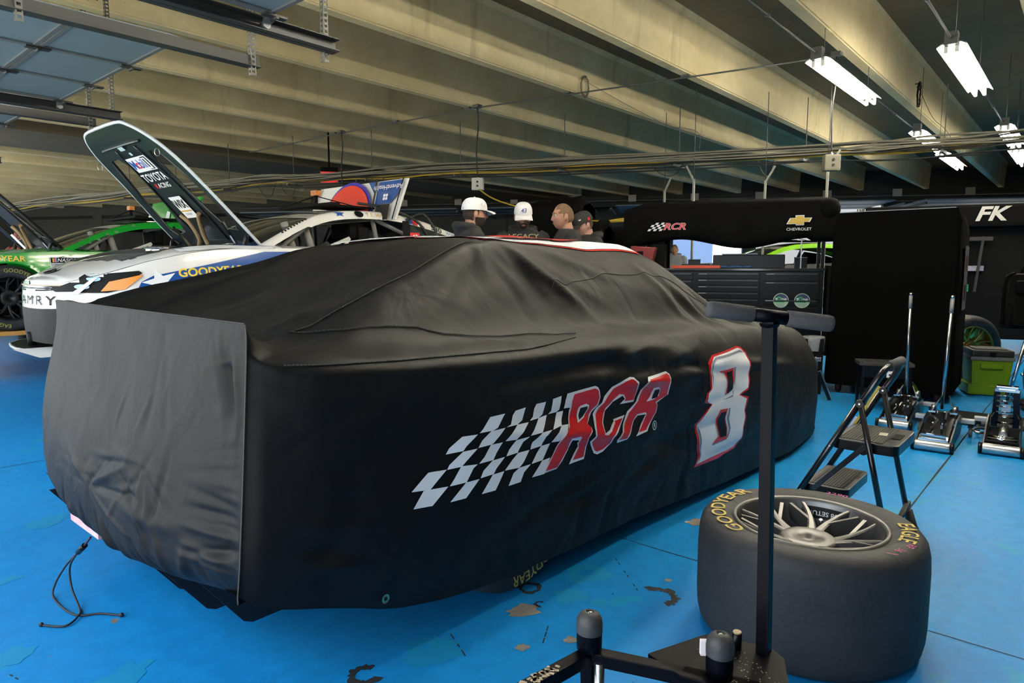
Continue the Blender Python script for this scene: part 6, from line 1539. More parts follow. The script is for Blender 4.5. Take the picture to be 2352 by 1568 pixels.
M_cblue = mat('car_blue', (.012, .075, .30, 1), .18, coat=.8)
M_cblack = mat('car_black', (.005, .005, .005, 1), .55, spec=.15)
M_cgreen = mat('car_green', (.006, .30, .028, 1), .18, coat=.9)
M_cred = mat('car_red', (.6, .02, .015, 1), .25, coat=.8)
def sideW(x, y, z, v):
    if x < .34 and abs(y) < .80 and z < .395: return 2
    if z < .20: return 2
    if x < .26 and .535 < z < .565: return 2
    return 0
def topW(x, y): return 1 if 1.25 < x < 1.6 and abs(y) > .7 else 0
white, bvW, railW, wsW = tri_car('race_car', 'white and blue race car with raised black hood on stands', 'car', (1.50, 6.25, .52), [M_cwhite, M_cblue, M_cblack], sideW, topW, hood_mats=(mat('hood_under', (.006, .011, .013, 1), .4, coat=.2), M_cwhite, mat('hood_rim', (.5, .55, .58, 1), .4)), az=.265, ar=.350)
def side_decal(car_, bv, nm, sh, mt, x, z, off=.006, rot=0, label=None, sx=1, step=.025, flipx=False):
    s_ = shift(sh, 0, 0, rot, sx)
    return decal(nm, s_, mt, car_, O=(x, -1.6, z), U=(1, 0, 0), V=(0, 0, 1), bvh=bv, D=(0, 1, 0), step=step, off=off, label=label)
arch = [(.95 + .357 * math.cos(a), .265 + .357 * math.sin(a)) for a in np.linspace(-.17, PI + .17, 26)]
side_decal(white, bvW, 'blue_paint', flat_poly([[(.30, .205), (.50, .60), (.58, .645), (1.0, .735), (1.45, .838), (1.75, .845), (1.75, .205)] + arch]), M_cblue, 0, 0, off=.003, step=.06)
star = [(.5 * (1 if i % 2 == 0 else .42) * math.cos(PI / 2 + i * PI / 5), .5 * (1 if i % 2 == 0 else .42) * math.sin(PI / 2 + i * PI / 5)) for i in range(10)]
side_decal(white, bvW, 'star_print', flat_poly([[(x * .25, y * .20) for x, y in star]]), M_white, .62, .60, rot=.3)
side_decal(white, bvW, 'yellow_lettering', flat_text('GOODYEAR', .088, .03, sx=1.05), mat('carletter', (.75, .55, .06, 1), .5), 1.0, .675, rot=.06)
side_decal(white, bvW, 'white_swoosh', flat_poly([[(-.4, 0), (.0, .055), (.45, .08), (.45, .095), (.0, .085), (-.4, .03)]]), M_white, 1.1, .80, rot=-.03, step=.06)
# headlamp
side_decal(white, bvW, 'headlamp_shade', flat_poly([[(-.30, -.03), (-.14, .075), (.14, .105), (.16, .09), (.03, -.03), (-.05, -.055), (-.28, -.055)]]), M_cblack, .35, .575, off=.010, step=.02)
side_decal(white, bvW, 'amber_lens', flat_poly([[(-.10, -.040), (-.05, .030), (.12, .075), (.15, .08), (.03, -.028)]]), mat('amber_lens', (.8, .25, .02, 1), .3), .365, .57, off=.016)
for dx, dz_ in ((-.09, .045), (-.15, -.012)): side_decal(white, bvW, 'lamp_lens', flat_poly([circle(0, 0, .035, 14, .018)]), mat('lamp_lens', (.35, .55, .85, 1), .2), .33 + dx, .575 + dz_, off=.018)
side_decal(white, bvW, 'white_light_line', flat_poly([[(-.28, -.052), (-.12, -.045), (-.02, .055), (.0, .055), (-.10, -.062), (-.28, -.068)]]), M_white, .26, .572, off=.022)
side_decal(white, bvW, 'red_badge', flat_poly([[(-.12, -.02), (-.06, .03), (.10, .05), (.06, .02)]]), M_red, .28, .42)
def nose_decal(nm, sh, mt, y, z, off=.004, step=0, label=None): return decal(nm, sh, mt, white, O=(-1, y, z), U=(0, -1, 0), V=(0, 0, 1), bvh=bvW, D=(1, 0, 0), off=off, step=step, label=label)
nose_decal('nose_word', flat_text('CAMRY', .10, .0, sx=2.2, space=1.35), M_cblack, .0, .455, label='black word CAMRY')
nose_decal('grille_bar', flat_poly([rect(-.52, -.004, .52, .004)]), mat('brownline', (.3, .22, .12, 1), .5), 0, .572, step=.1)
for zz in (.543, .556): nose_decal('chrome_bar', flat_poly([rect(-.40, -.002, .40, .002)]), M_chrome, 0, zz, step=.1, off=.006)
b = MB(); bt = BVHTree.FromObject(white.children[1], bpy.context.evaluated_depsgraph_get())
for i, o_ in enumerate((.10, .065)):
    b = MB(); b.tube([(.17 + (o_ if i == 0 else .035) * .55 * math.cos(a), (o_ if i == 0 else .10) * .9 * math.sin(a) * (1.0 if i == 0 else .5), shoulder(.17 + .05 * math.cos(a)) + crown(.17) + .022) for a in np.linspace(0, 2 * PI, 24)[:-1]], .006, 6, closed=True); b.build('oval_emblem', M_cblack, white)
b = MB(); b.tube([(.0 + .0, -.5, .60), (.06, 0, .61), (.0, .5, .60)], .003, 5)
decal('splitter_print', flat_poly([rect(-.30, -.35, .05, .35)]), M_white, white, O=(.12, -.55, .097), U=(1, 0, 0), V=(0, 1, 0), off=.002)
decal('splitter_print', flat_poly([rect(-.10, -.12, .08, .12)]), M_red, white, O=(.22, -.72, .098), U=(1, 0, 0), V=(0, 1, 0), off=.003)
b = MB(); b.cyl((.02, .1, .09), (.02, .1, .2), .03, 10); b.build('splitter_post', M_cblack, white)
# rail decals, panel decals
def rail_decal(nm, sh, mt, x, z, off=.004, rot=0): return decal(nm, shift(sh, 0, 0, rot), mt, white, O=(x + .15, -1.6, z), U=(1, 0, 0), V=(0, 0, 1), bvh=railW, D=(0, 1, 0), step=.05, off=off)
rail_decal('star_print', flat_poly([[(x * .14, y * .07) for x, y in star]]), M_blue, 2.28, 1.23)
rail_decal('round_sticker', flat_poly([circle(0, 0, .055, 20, .032)]), M_black, 2.52, 1.24)
rail_decal('gold_name', flat_text('T.E. MANER', .055, .01, sx=1.2), mat('goldtext', (.5, .38, .18, 1), .5), 2.78, 1.24)
rail_decal('rail_blue_patch', flat_poly([[(-.12, .05), (-.04, -.06), (.12, -.06), (.08, .05)]]), M_blue, 3.12, 1.225)
rail_decal('rail_red_patch', flat_poly([[(-.02, .05), (-.05, -.05), (.06, -.06), (.10, .05)]]), M_red, 3.22, 1.215)
rail_decal('rail_number', flat_text('530', .08, .02, sx=1.3), M_black, 3.55, 1.13, rot=-.28)
rail_decal('rail_word', flat_text('WYNDHAM', .05, .005, sx=1.3), M_blue, 3.85, 1.045, rot=-.30)
for nm, x, z, mt, s_ in (('red_sticker', 3.0, 1.02, M_red, .065), ('orange_sticker', 3.06, .80, M_orange, .05), ('gold_sticker', 3.06, .93, mat('goldtext', (.5, .38, .18, 1)), .025)):
    decal(nm, flat_poly([rect(-s_, -s_ * .8, s_, s_ * .8)]), mt, white, O=(x + .25, -.845 + (z - .86) * .35, z), U=(1, 0, 0), V=(0, 0, 1), off=.01)
decal('sticker_digits', flat_text('63', .08, .02), M_white, white, O=(3.25, -.845 + .16 * .35, 1.02), U=(1, 0, 0), V=(0, 0, 1), off=.016)
for i in range(8):
    x = 3.5 + (i % 4) * .10; z = .93 + (i // 4) * .05 - (i % 4) * .02
    decal('window_sticker', flat_poly([[(-.05, .012), (.03, -.018), (.05, -.012), (-.03, .018)]]), [M_red, M_white, mat('violet', (.35, .1, .5, 1), .4), mat('cyan', (.1, .5, .6, 1), .4)][i % 4], white, O=(x + .15, -.86, z), U=(1, 0, 0), V=(0, 0, 1), off=.0)
for i, (s, y, sz) in enumerate((('SCA PUBLIC', .1, .085),)):
    decal('banner_words', flat_text('SCA PUPS', .08, .01, sx=1.2), mat('banner_text', (.10, .08, .08, 1), .6), white, fn=lambda x, y: (2.15 + y * .9, -(x) - .0, float(np.interp(2.0 + y * .9, [1.78, 2.05, 2.35], [1.10, 1.20, 1.255])) + .034), step=.0)
b = MB()
for i in range(9): b.box((1.75 + i * .035, -.74 + i * .009, 1.02 + i * .0165), (.014, .012, .014))
b.build('name_print', M_cblack, white, kind='stuff')
# raised rear lid behind the roof
def lid(car_, parts_):
    h_ = empty_part('raised_rear_lid', car_)
    for nm, poly, mt, off in parts_:
        decal(nm, flat_poly(poly) if not isinstance(poly, tuple) else poly, mt, h_, O=(3.0 - off, .02, 1.20), U=(-.0, -1, 0), V=(.2, 0, .85), off=.0)
    b = MB(); b.add([(3.01, .86, 1.2), (3.01, -.76, 1.2), (3.11, -.86, 1.62), (3.11, .68, 1.62), (3.04, .86, 1.2), (3.04, -.76, 1.2), (3.14, -.86, 1.62), (3.14, .68, 1.62)], [(0, 1, 2, 3), (7, 6, 5, 4), (0, 4, 5, 1), (1, 5, 6, 2), (2, 6, 7, 3), (3, 7, 4, 0)]); return h_, b
h_, b = lid(white, [('red_disc_border', [[(x, y) for x, y in circle(-.02, .10, .42, 48) if y > .0 and x < .40]], mat('violetblue', (.03, .02, .35, 1), .4), .02), ('red_disc', [[(x, y) for x, y in circle(-.03, .08, .40, 48) if y > .0 and x < .38]], mat('disc_red', (.75, .035, .01, 1), .4), .03),
 ('blue_panel', [[(.47, .48), (.85, .48), (.80, .30), (.70, .20), (.45, .20)]], M_cblue, .02), ('corner_patch', [[(.28, .49), (.42, .49), (.42, .32)]], M_cblue, .015), ('panel_gap', [rect(.425, .0, .455, .52)], M_inter, .035), ('lower_box', [rect(.50, .0, .72, .19)], M_inter, .04), ('edge_stripe', [[(.78, 0), (.80, 0), (.88, .5), (.86, .5)]], M_cblack, .03), ('edge_stripe', [[(-.86, 0), (-.80, 0), (-.60, .5), (-.66, .5)]], M_cblack, .03)])
b.build('lid_panel', M_cwhite, h_)
decal('lid_word', shift(flat_text('AdventHealth', .085, .004), .66, .40, PI), M_white, h_, O=(2.955, .02, 1.20), U=(0, -1, 0), V=(.2, 0, .85), off=.0)
decal('lid_emblem', flat_poly([circle(.62, .30, .02, 10), circle(.66, .30, .02, 10), circle(.62, .26, .02, 10), circle(.66, .26, .02, 10)]), M_white, h_, O=(2.955, .02, 1.20), U=(0, -1, 0), V=(.2, 0, .85), off=.0)
b = MB(); b.tube(smoothline([(2.75, -.5, 1.36), (3.1, -.55, 1.33), (3.4, -.7, 1.18), (3.45, -.92, .85), (3.42, -.96, .75)], 6), .014, 8); b.tube(smoothline([(3.28, -.6, 1.2), (3.45, -.72, 1.28), (3.5, -.9, 1.0), (3.42, -.97, .75)], 6), .014, 8); b.build('cooling_hose', M_cordblk, white)
b = MB(); b.cyl((3.42, -.98, .80), (3.43, -.98, .68), .035, 10); b.cyl((3.3, -.98, .74), (3.3, -.98, .66), .03, 10); b.build('hose_coupling', M_steel, white)
# stickers under the hood
hd_, hm_ = HOODS[white.name]
def hood_decal(nm, sh, mt, u, v, off=.018, rot=0, label=None):
    f0 = hm_(off)
    def f_(x, y): return f0(u + y, v - x)
    return decal(nm, shift(sh, 0, 0, rot), mt, hd_, fn=f_, label=label)
hood_decal('sticker_white', flat_poly([rect(-.20, -.075, .20, .075)]), M_white, .98, 0, .022)
hood_decal('sticker_letters', shift(flat_text('M', .13, .02), -.14, 0), M_blue, .98, 0, .026)
hood_decal('sticker_letters', shift(flat_text('o', .13, .02), -.065, 0), M_red, .98, 0, .026)
hood_decal('sticker_letters', shift(flat_text('bil', .13, .02), .02, 0), M_blue, .98, 0, .026)
hood_decal('sticker_box', flat_poly([rect(.085, -.065, .175, .065)]), M_black, .98, 0, .026)
hood_decal('sticker_box', flat_poly([rect(.093, -.057, .167, .057)]), M_white, .98, 0, .030)
hood_decal('sticker_digit', shift(flat_text('1', .12, .02), .13, 0), M_black, .98, 0, .034)
hood_decal('white_word', flat_text('TOYOTA', .115, .018, sx=.95), M_white, .835, 0, .026)
hood_decal('white_word', shift(flat_text('ACING', .07, .012, shear=.2, sx=1.1), .03, 0), M_white, .745, 0, .026)
hood_decal('red_letter', shift(flat_text('R', .07, .016, shear=.2, sx=1.2), -.125, 0), M_red, .745, 0, .026)
hood_decal('sticker_square', flat_poly([rect(-.115, -.12, .115, .12)]), M_white, .50, .0, .026, 0)
hood_decal('sticker_word', shift(flat_text('WIX', .13, .01, sx=.8), 0, .035), M_black, .50, .0, .030, 0)
hood_decal('sticker_bar', flat_poly([rect(-.10, -.045, .10, -.03)]), mat('goldbar', (.6, .35, .05, 1), .5), .50, .0, .030, 0)
hood_decal('sticker_word', shift(flat_text('FILTERS', .035, .0), 0, -.075), M_grey, .50, .0, .030, 0)
hood_decal('small_label', flat_poly([rect(-.05, -.025, .05, .025)]), mat('paleblue2', (.4, .52, .55, 1), .5), 1.16, .04, .03)
hood_decal('small_label', flat_poly([rect(-.022, -.015, .022, .015)]), mat('paleblue2', (.4, .52, .55, 1), .5), 1.09, -.02, .03)
# green car
def sideG(x, y, z, v): return 1 if z < .17 or (x < .3 and z < .4) else 0
green, bvG, railG, wsG = tri_car('race_car', 'bright green spotted race car with raised black hood at the far left', 'car', (1.02, 9.83, .54), [M_cgreen, M_cblack], sideG, lambda x, y: 0, hood_mats=(mat('hood_under2', (.007, .008, .008, 1), .4), mat('hood_top2', (.006, .007, .007, 1), .4), M_cblack), lmat=mat('tyre_olive', (.30, .29, .05, 1), .7))
M_spot = mat('spot_green', (.004, .12, .02, 1), .3)
rs = random.Random(9)
for i in range(26):
    x = rs.uniform(.3, 2.6); z = rs.uniform(.42, .82); r = rs.uniform(.018, .05)
    if math.hypot(x - .95, z - .37) < .44: continue
    side_decal(green, bvG, 'green_spot', flat_poly([circle(0, 0, r, 16, r * .75)]), M_spot, x, z)
for i in range(8): 
    x = 1.45 + i * .09
    decal('green_spot', flat_poly([circle(0, 0, .022, 12, .013)]), M_spot, green, O=(x, -1.6, float(np.interp(x, [1.30, 1.52, 1.78, 2.05, 2.35], [.865, .975, 1.10, 1.20, 1.255])) - .02 - .008 * (i % 3)), U=(1, 0, 0), V=(0, 0, 1), bvh=railG, D=(0, 1, 0), off=.003)
side_decal(green, bvG, 'yellow_lettering', flat_text('GOODYEAR', .085, .02, sx=1.05), MATS['carletter'], .86, .80 - .02)
side_decal(green, bvG, 'series_plate', flat_poly([rect(-.15, -.065, .15, .065)]), M_white, 1.48, .74)
side_decal(green, bvG, 'series_plate_top', flat_poly([rect(-.142, .0, .142, .058)]), M_cblack, 1.48, .74, .007)
side_decal(green, bvG, 'series_plate_low', flat_poly([rect(-.142, -.058, .142, .0)]), mat('silver', (.4, .4, .4, 1), .4), 1.48, .74, .007)
side_decal(green, bvG, 'series_word', shift(flat_text('NASCAR', .052, .012, shear=.2, sx=1.1), .03, .028), M_white, 1.48, .74, .010)
side_decal(green, bvG, 'series_word', shift(flat_text('CUP SERIES', .045, .004, shear=.2, sx=1.0), 0, -.030), M_cblack, 1.48, .74, .010)
for i, mt in enumerate((M_yellow, M_red, M_blue)): side_decal(green, bvG, 'series_bars', flat_poly([rect(-.125 + i * .014, .008, -.113 + i * .014, .05)]), mt, 1.48, .74, .010)
side_decal(green, bvG, 'round_badge', flat_poly([circle(0, 0, .085, 28)]), M_cblack, 1.52, .565, .005)
side_decal(green, bvG, 'badge_words', shift(flat_text('NASCAR', .034, .01), 0, .045), M_white, 1.52, .565, .008)
side_decal(green, bvG, 'badge_box', flat_poly([rect(-.04, -.04, .04, .02)]), MATS['silver'], 1.52, .565, .008)
h_, b = lid(green, [('white_stripe', [[(-.05, .1), (.0, .32), (.10, .30), (.12, .0), (.0, .0)]], M_white, .03), ('lid_green', [[(-.7, 0), (-.5, .42), (.6, .42), (.8, 0)]], M_cgreen, .02)]); b.build('lid_panel', M_cgreen, h_)
# dark red background car seen beyond the tool chest
def sideK(x, y, z, v): return 2 if z > .70 and x < 3 else (3 if .45 < z < .5 else (1 if (x < 1.2 and z > .5 and z < .62) else 0))
dark, bvK, railK, wsK = tri_car('race_car', 'dark race car with neon green pillars seen under the black canopy', 'car', (11.7, 6.4, .40), [M_black, M_cred, mat('car_darkgrey', (.10, .10, .10, 1), .3), M_white], sideK, lambda x, y: 2, hood=False, rz=-.80, interior=False)
for c in dark.children:
    if c.name.startswith('roof_rail'): c.data.materials[0] = mat('neon_green', (.35, .85, .03, 1), .4)
decal('car_letters', flat_text('MONSTER', .22, .02), M_white, dark, O=(1.4, -1.6, .55), U=(1, 0, 0), V=(0, 0, 1), bvh=bvK, D=(0, 1, 0), off=.01, step=.1)
decal('hood_words', flat_text('Kawasaki', .24, .02), mat('neon_green', (.35, .85, .03, 1), .4), dark, fn=lambda x, y: (.9 + y, -x, shoulder(.9 + y) + .09))
# stands and ramp that hold the cars up
def stands(cx, cy, lift, who):
    for i, (dx, dy) in enumerate(((.62, -.35), (.62, .35), (4.2, -.6), (4.2, .6))):
        o = thing('car_stand', 'black steel stand under the %s, %s' % (who, ['front near corner', 'front far corner', 'rear near corner', 'rear far corner'][i]), 'stand', (cx + dx, cy + dy, 0), 0, 'stands under the ' + who)
        b = MB()
        for sx_ in (-1, 1):
            for sy_ in (-1, 1): b.bar((sx_ * .14, sy_ * .14, 0), (sx_ * .06, sy_ * .06, lift), .03, .03)
        b.build('leg', M_black, o); b = MB(); b.box((0, 0, lift + .045), (.18, .18, .10)); b.build('stand_top', M_black, o)
stands(1.50, 6.25, .52, 'white car'); stands(1.02, 9.83, .52, 'green car'); 
o = thing('wheel_ramp', 'thin orange ramp plate under the front tyre of the green car', 'ramp', (1.97, 9.06, 0)); b = MB(); b.box((0, 0, .515), (1.3, .40, .045)); b.build('ramp_plate', mat('ramp_orange', (.60, .28, .06, 1), .6), o)
b = MB()
for sx_ in (-.6, .6): b.box((sx_, .15, .25), (.05, .05, .5))
b.build('leg', M_black, o)
# ------------------------------------------------------------------ people
M_skin = mat('skin', (.33, .165, .105, 1), .55, var=.12, vscale=30)
M_skin2 = mat('skin_pale', (.40, .22, .17, 1), .55, var=.1, vscale=30)
M_beard = mat('beard', (.022, .013, .009, 1), .9, bump=.5, bscale=300)
M_hoodie = mat('hoodie', (.008, .008, .009, 1), .85, bump=.5, bscale=10)
M_trouser = mat('trousers', (.008, .008, .009, 1), .85)
M_cap = mat('cap_white', (.62, .62, .63, 1), .8, bump=.1, bscale=200)
M_capb = mat('cap_black', (.01, .01, .01, 1), .8)
def head_pts(n=56, m=44, grow=0.0, zmin=-9):
    P = np.zeros((n + 1, m + 1, 3))
    for i in range(n + 1):
        ph = 2 * PI * i / n
        for j in range(m + 1):
            th = PI * j / m; st, ct = math.sin(th), math.cos(th)
            x = (.096 + grow) * st * math.cos(ph); y = (.075 + grow) * st * math.sin(ph); z = (.122 + grow) * ct
            if x < 0: x *= 1.06 - (.0 if z > -.02 else min(.42, (-.02 - z) * 6))
            if z < -.03:
                k = min(1, (-.03 - z) / .09); y *= 1 - .18 * k
                if x > 0: x = x * (1 + .16 * k) - .002
            if z < -.085: z = -.085 - (-.085 - z) * (.7 + .25 * (x > 0))
            if x > 0:
                y *= 1 - .06 * (x / .096) ** 2
                g = lambda a, b: math.exp(-(a / b) ** 2)
                nz = max(0, min(1, (.030 - z) / .055)) if z > -.028 else max(0, 1 - (-.028 - z) / .010)
                x += .024 * g(y, .011) * nz + .005 * g(z - .036, .012) * (1 - g(y, .008) * .4)
                x -= .010 * g(abs(y) - .031, .015) * g(z - .016, .013)
                x += .006 * g(y, .024) * (g(z + .052, .006) + g(z + .064, .006)) - .003 * g(y, .02) * g(z + .058, .003)
                x += .007 * g(y, .022) * g(z + .095, .016)
                x += .004 * g(abs(y) - .045, .02) * g(z + .012, .02)
            P[i, j] = (x, y, z)
    return P
def xf(P, M_):
    S = P.shape; Q = P.reshape(-1, 3) @ np.array(M_.to_3x3()).T + np.array(M_.translation); return Q.reshape(S)
def remesh(mb, name, voxel, mats, parent, smooth=4, matf=None, label=None):
    me = mb.mesh(name, mats); o = bpy.data.objects.new('tmp', me); COL.objects.link(o)
    bm = bmesh.new(); bm.from_mesh(me); bmesh.ops.remove_doubles(bm, verts=bm.verts, dist=1e-5); bmesh.ops.recalc_face_normals(bm, faces=bm.faces); bm.to_mesh(me); bm.free()
    r = o.modifiers.new('r', 'REMESH'); r.mode = 'VOXEL'; r.voxel_size = voxel
    if smooth: s_ = o.modifiers.new('s', 'SMOOTH'); s_.iterations = smooth; s_.factor = .5
    bpy.context.view_layer.update(); dg = bpy.context.evaluated_depsgraph_get()
    m2 = bpy.data.meshes.new_from_object(o.evaluated_get(dg)); bpy.data.objects.remove(o)
    m2.name = name
    m2.materials.clear()
    for m in (mats if isinstance(mats, (list, tuple)) else [mats]): m2.materials.append(m)
    for p in m2.polygons:
        p.use_smooth = True; p.material_index = matf(p.center) if matf else 0
    return link(name, m2, parent, label)
def person(lab, x, y, ang, height, headturn=0.0, nod=0.0, skin=M_skin, beard=0, hairmat=None, cap=None, capmat=None, arms='down', hood=True):
    t = thing('person', lab, 'person', (x, y, 0), ang)
    s = height / 1.80
    hz = 1.675 * s
    HM = Matrix.Translation((.035 * s + .03 * max(0, nod), 0, hz - .01 * abs(nod))) @ Matrix.Rotation(headturn, 4, 'Z') @ Matrix.Rotation(nod, 4, 'Y') @ Matrix.Scale(1.0 * s, 4)
    b = MB()
    b.grid(xf(head_pts(), HM))
    for sg in (-1, 1):
        c = HM @ Vector((-.008, sg * .078, -.005)); b.ball(c, .028, 12, sc3=(.62, .38, 1.1))
        c = HM @ Vector((-.004, sg * .074, -.022)); b.ball(c, .014, 10, sc3=(.7, .6, 1))
    L = [(0, 0, .95), (.0, 0, 1.15), (.0, 0, 1.35), (-.01, 0, 1.45)]
    b.tube([(-.015, 0, 1.48 * s), (-.010, 0, 1.54 * s), (.012, 0, 1.62 * s)], [.075, .060, .060], 20)
    def tor(pts):   # elliptical torso rings (z, half width, half depth, x)
        n = 24; return np.array([[(cx + d * math.cos(2 * PI * i / n), w * math.sin(2 * PI * i / n), z * s) for i in range(n + 1)] for z, w, d, cx in pts])
    T = [(.88, 0, 0, 0), (.885, .165, .11, 0), (1.0, .16, .105, 0), (1.12, .155, .105, 0), (1.30, .18, .12, 0), (1.44, .19, .115, -.005), (1.51, .15, .085, -.01), (1.54, 0, 0, -.01)]
    b.grid(tor(T))
    hands = []
    for sg in (-1, 1):
        sh = Vector((-.005, sg * .185, 1.485 * s))
        if arms == 'pocket': el = Vector((-.05, sg * .30, 1.13 * s)); wr = Vector((.12, sg * .17, 1.0 * s))
        elif arms == 'front': el = Vector((.03, sg * .27, 1.12 * s)); wr = Vector((.26, sg * .12, 1.12 * s))
        elif arms == 'cross': el = Vector((.05, sg * .27, 1.14 * s)); wr = Vector((.20, -sg * .02, 1.17 * s + sg * .02))
        else: el = Vector((-.03, sg * .25, 1.10 * s)); wr = Vector((.04, sg * .27, .86 * s))
        b.tube([sh, sh.lerp(el, .5), el, el.lerp(wr, .45), wr], [.052, .046, .040, .037, .028], 14)
        d = (wr - el).normalized(); side_ = Vector((0, 0, 1)).cross(d); side_ = side_.normalized() if side_.length > .1 else Vector((1, 0, 0)); up_ = d.cross(side_).normalized()
        palm = wr + d * .05
        b.tube([wr, wr + d * .03, wr + d * .085], [.026, .036, .034], 12)
        for k_, (o_, L_) in enumerate(((-.027, .062), (-.009, .075), (.009, .070), (.027, .055))):
            a = wr + d * .085 + side_ * o_; m_ = a + d * L_ * .5 - up_ * .006; e = m_ + d * L_ * .35 - up_ * .022
            b.tube([wr + d * .06 + side_ * o_, a, m_, e], [.010, .0095, .0085, .007], 8)
        th0 = wr + d * .025 - side_ * sg * .03; b.tube([wr + d * .02, th0, th0 + d * .03 - side_ * sg * .02, th0 + d * .055 - side_ * sg * .018 - up_ * .012], [.013, .013, .0115, .009], 8)
        hip = Vector((0, sg * .095, .90 * s)); kn = Vector((.02, sg * .10, .49 * s)); an_ = Vector((-.02, sg * .105, .09 * s))
        b.tube([hip, hip.lerp(kn, .5), kn, kn.lerp(an_, .4), an_], [.095, .080, .056, .055, .036], 16)
        b.tube([an_ + Vector((-.03, 0, -.04)), an_ + Vector((.05, 0, -.05)), an_ + Vector((.16, 0, -.06))], [.034, .036, .025], 12)
    HI = HM.inverted()
    def mf(c):
        q = HI @ Vector(c)
        if beard and q.z < -.028 and q.x > -.01 and q.z > -.16 and (q.z < -.045 or abs(q.y) > .032) and not (abs(q.y) < .016 and -.068 < q.z < -.05): return 1 if c[2] > 1.52 * s else 0
        if beard > 1 and abs(q.y) < .026 and -.050 < q.z < -.038 and q.x > .05: return 1
        return 0
    remesh(b, 'body', .0062, [skin, M_beard], t, 2, mf)
    # eyes and brows
    b = MB()
    for sg in (-1, 1): b.ball(HM @ Vector((.079, sg * .031, .015)), .0105, 10)
    b.build('eyes', mat('eye_white', (.35, .33, .3, 1), .3), t)
    b = MB()
    for sg in (-1, 1): b.ball(HM @ Vector((.0875, sg * .031, .0145)), .0045, 8)
    b.build('irises', mat('iris', (.02, .015, .01, 1), .3), t)
    b = MB()
    for sg in (-1, 1): b.tube([HM @ Vector(p) for p in ((.0925, sg * .014, .033), (.0935, sg * .030, .038), (.084, sg * .046, .034))], [.003, .004, .002], 6)
    b.build('eyebrows', hairmat or M_beard, t)
    b = MB(); b.tube([HM @ Vector(p) for p in ((.0925, -.020, -.0585), (.0985, -.01, -.058), (.1, 0, -.0585), (.0985, .01, -.058), (.0925, .020, -.0585))], .0022, 6); b.build('mouth', mat('lips', (.25, .09, .07, 1), .5), t)
    if hairmat:
        P = head_pts(72, 56, .0032); b = MB(); vs = [tuple(p) for p in xf(P, HM).reshape(-1, 3)]; fs = []; m1 = 57
        for i in range(72):
            for j in range(56):
                c = (P[i, j] + P[i + 1, j + 1]) / 2
                hl = .066 + .02 * (abs(c[1]) < .03) if c[0] > .045 else (.045 if c[0] > .02 else (-.01 if c[0] > -.03 and abs(c[1]) > .05 else -.065))
                if c[0] > .02 and abs(c[1]) > .06: hl = .03
                if c[2] > hl: fs.append((i * m1 + j, (i + 1) * m1 + j, (i + 1) * m1 + j + 1, i * m1 + j + 1))
        b.add(vs, fs, 0, True); b.build('hair', hairmat, t)
    if cap:
        P = head_pts(48, 40, .013); cb = MB(); vs = []; fs = []
        rows = []
        for i in range(48):
            ph = 2 * PI * i / 48; r = []
            for j in range(13):
                e = j / 12 * PI / 2; R_ = math.cos(e) ** .62
                xx = .112 * R_ * math.cos(ph) - .006; yy = .088 * R_ * math.sin(ph); zz = .032 + .108 * math.sin(e) ** .9
                r.append(HM @ Vector((xx, yy, zz)))
            rows.append([tuple(p) for p in r])
        rows.append(rows[0]); cb.grid(np.array(rows)); crown_ = cb.build('cap_crown', capmat, t, label=cap)
        cb = MB(); top = []; n = 16
        G = np.zeros((n + 1, 7, 3))
        for i in range(n + 1):
            a = -1.05 + 2.1 * i / n
            for j in range(7):
                u = j / 6; R0 = Vector((.106 * math.cos(a) - .006, .086 * math.sin(a), .034)); R1 = Vector((.178 * math.cos(a * .62), .098 * math.sin(a * 1.0), .018 - .020 * (math.sin(a) ** 2)))
                p = R0.lerp(R1, u); p.z += .006 * math.sin(u * PI); G[i, j] = HM @ p
        cb.grid(G); G2 = G.copy(); G2[..., 2] -= .004; cb.grid(G2); cb.build('cap_brim', capmat, t)
        cb = MB(); cb.ball(HM @ Vector((-.006, 0, .142)), .007, 8); cb.build('cap_button', capmat, t)
        if capmat is M_cap:
            cb = MB(); pl = [( .036 * math.cos(a), .03 * max(0, math.sin(a))) for a in np.linspace(0, PI, 12)]
            cb.add([tuple(HM @ Vector((-.121 + abs(u) * .25 - .0 + v * .12, u * 1.0, .036 + v * .9))) for u, v in pl], [tuple(range(12))]); cb.build('cap_opening', M_beard, t)
    # clothes
    b = MB(); g_ = .022
    T2 = [(.84, 0, 0, 0), (.845, .19, .13, 0), (.95, .195, .14, 0), (1.12, .19, .14, 0), (1.30, .22, .15, 0), (1.44, .235, .14, -.005), (1.505, .205, .112, -.01), (1.55, .125, .09, -.008), (1.575 if hood else 1.565, .080, .078, .0), (1.58, 0, 0, 0)]
    b.grid(tor(T2))
    if hood:
        for k_ in range(9):
            a = PI / 2 + k_ / 8 * PI; b.ball(Vector((.11 * math.cos(a) - .02, .115 * math.sin(a), (1.565 + .014 * (-math.cos(a))) * s)), .040 - .004 * abs(math.sin(a)), 12)
        b.ball((-.10, 0, 1.525 * s), .07, 12, sc3=(.7, 1.1, 1.1))
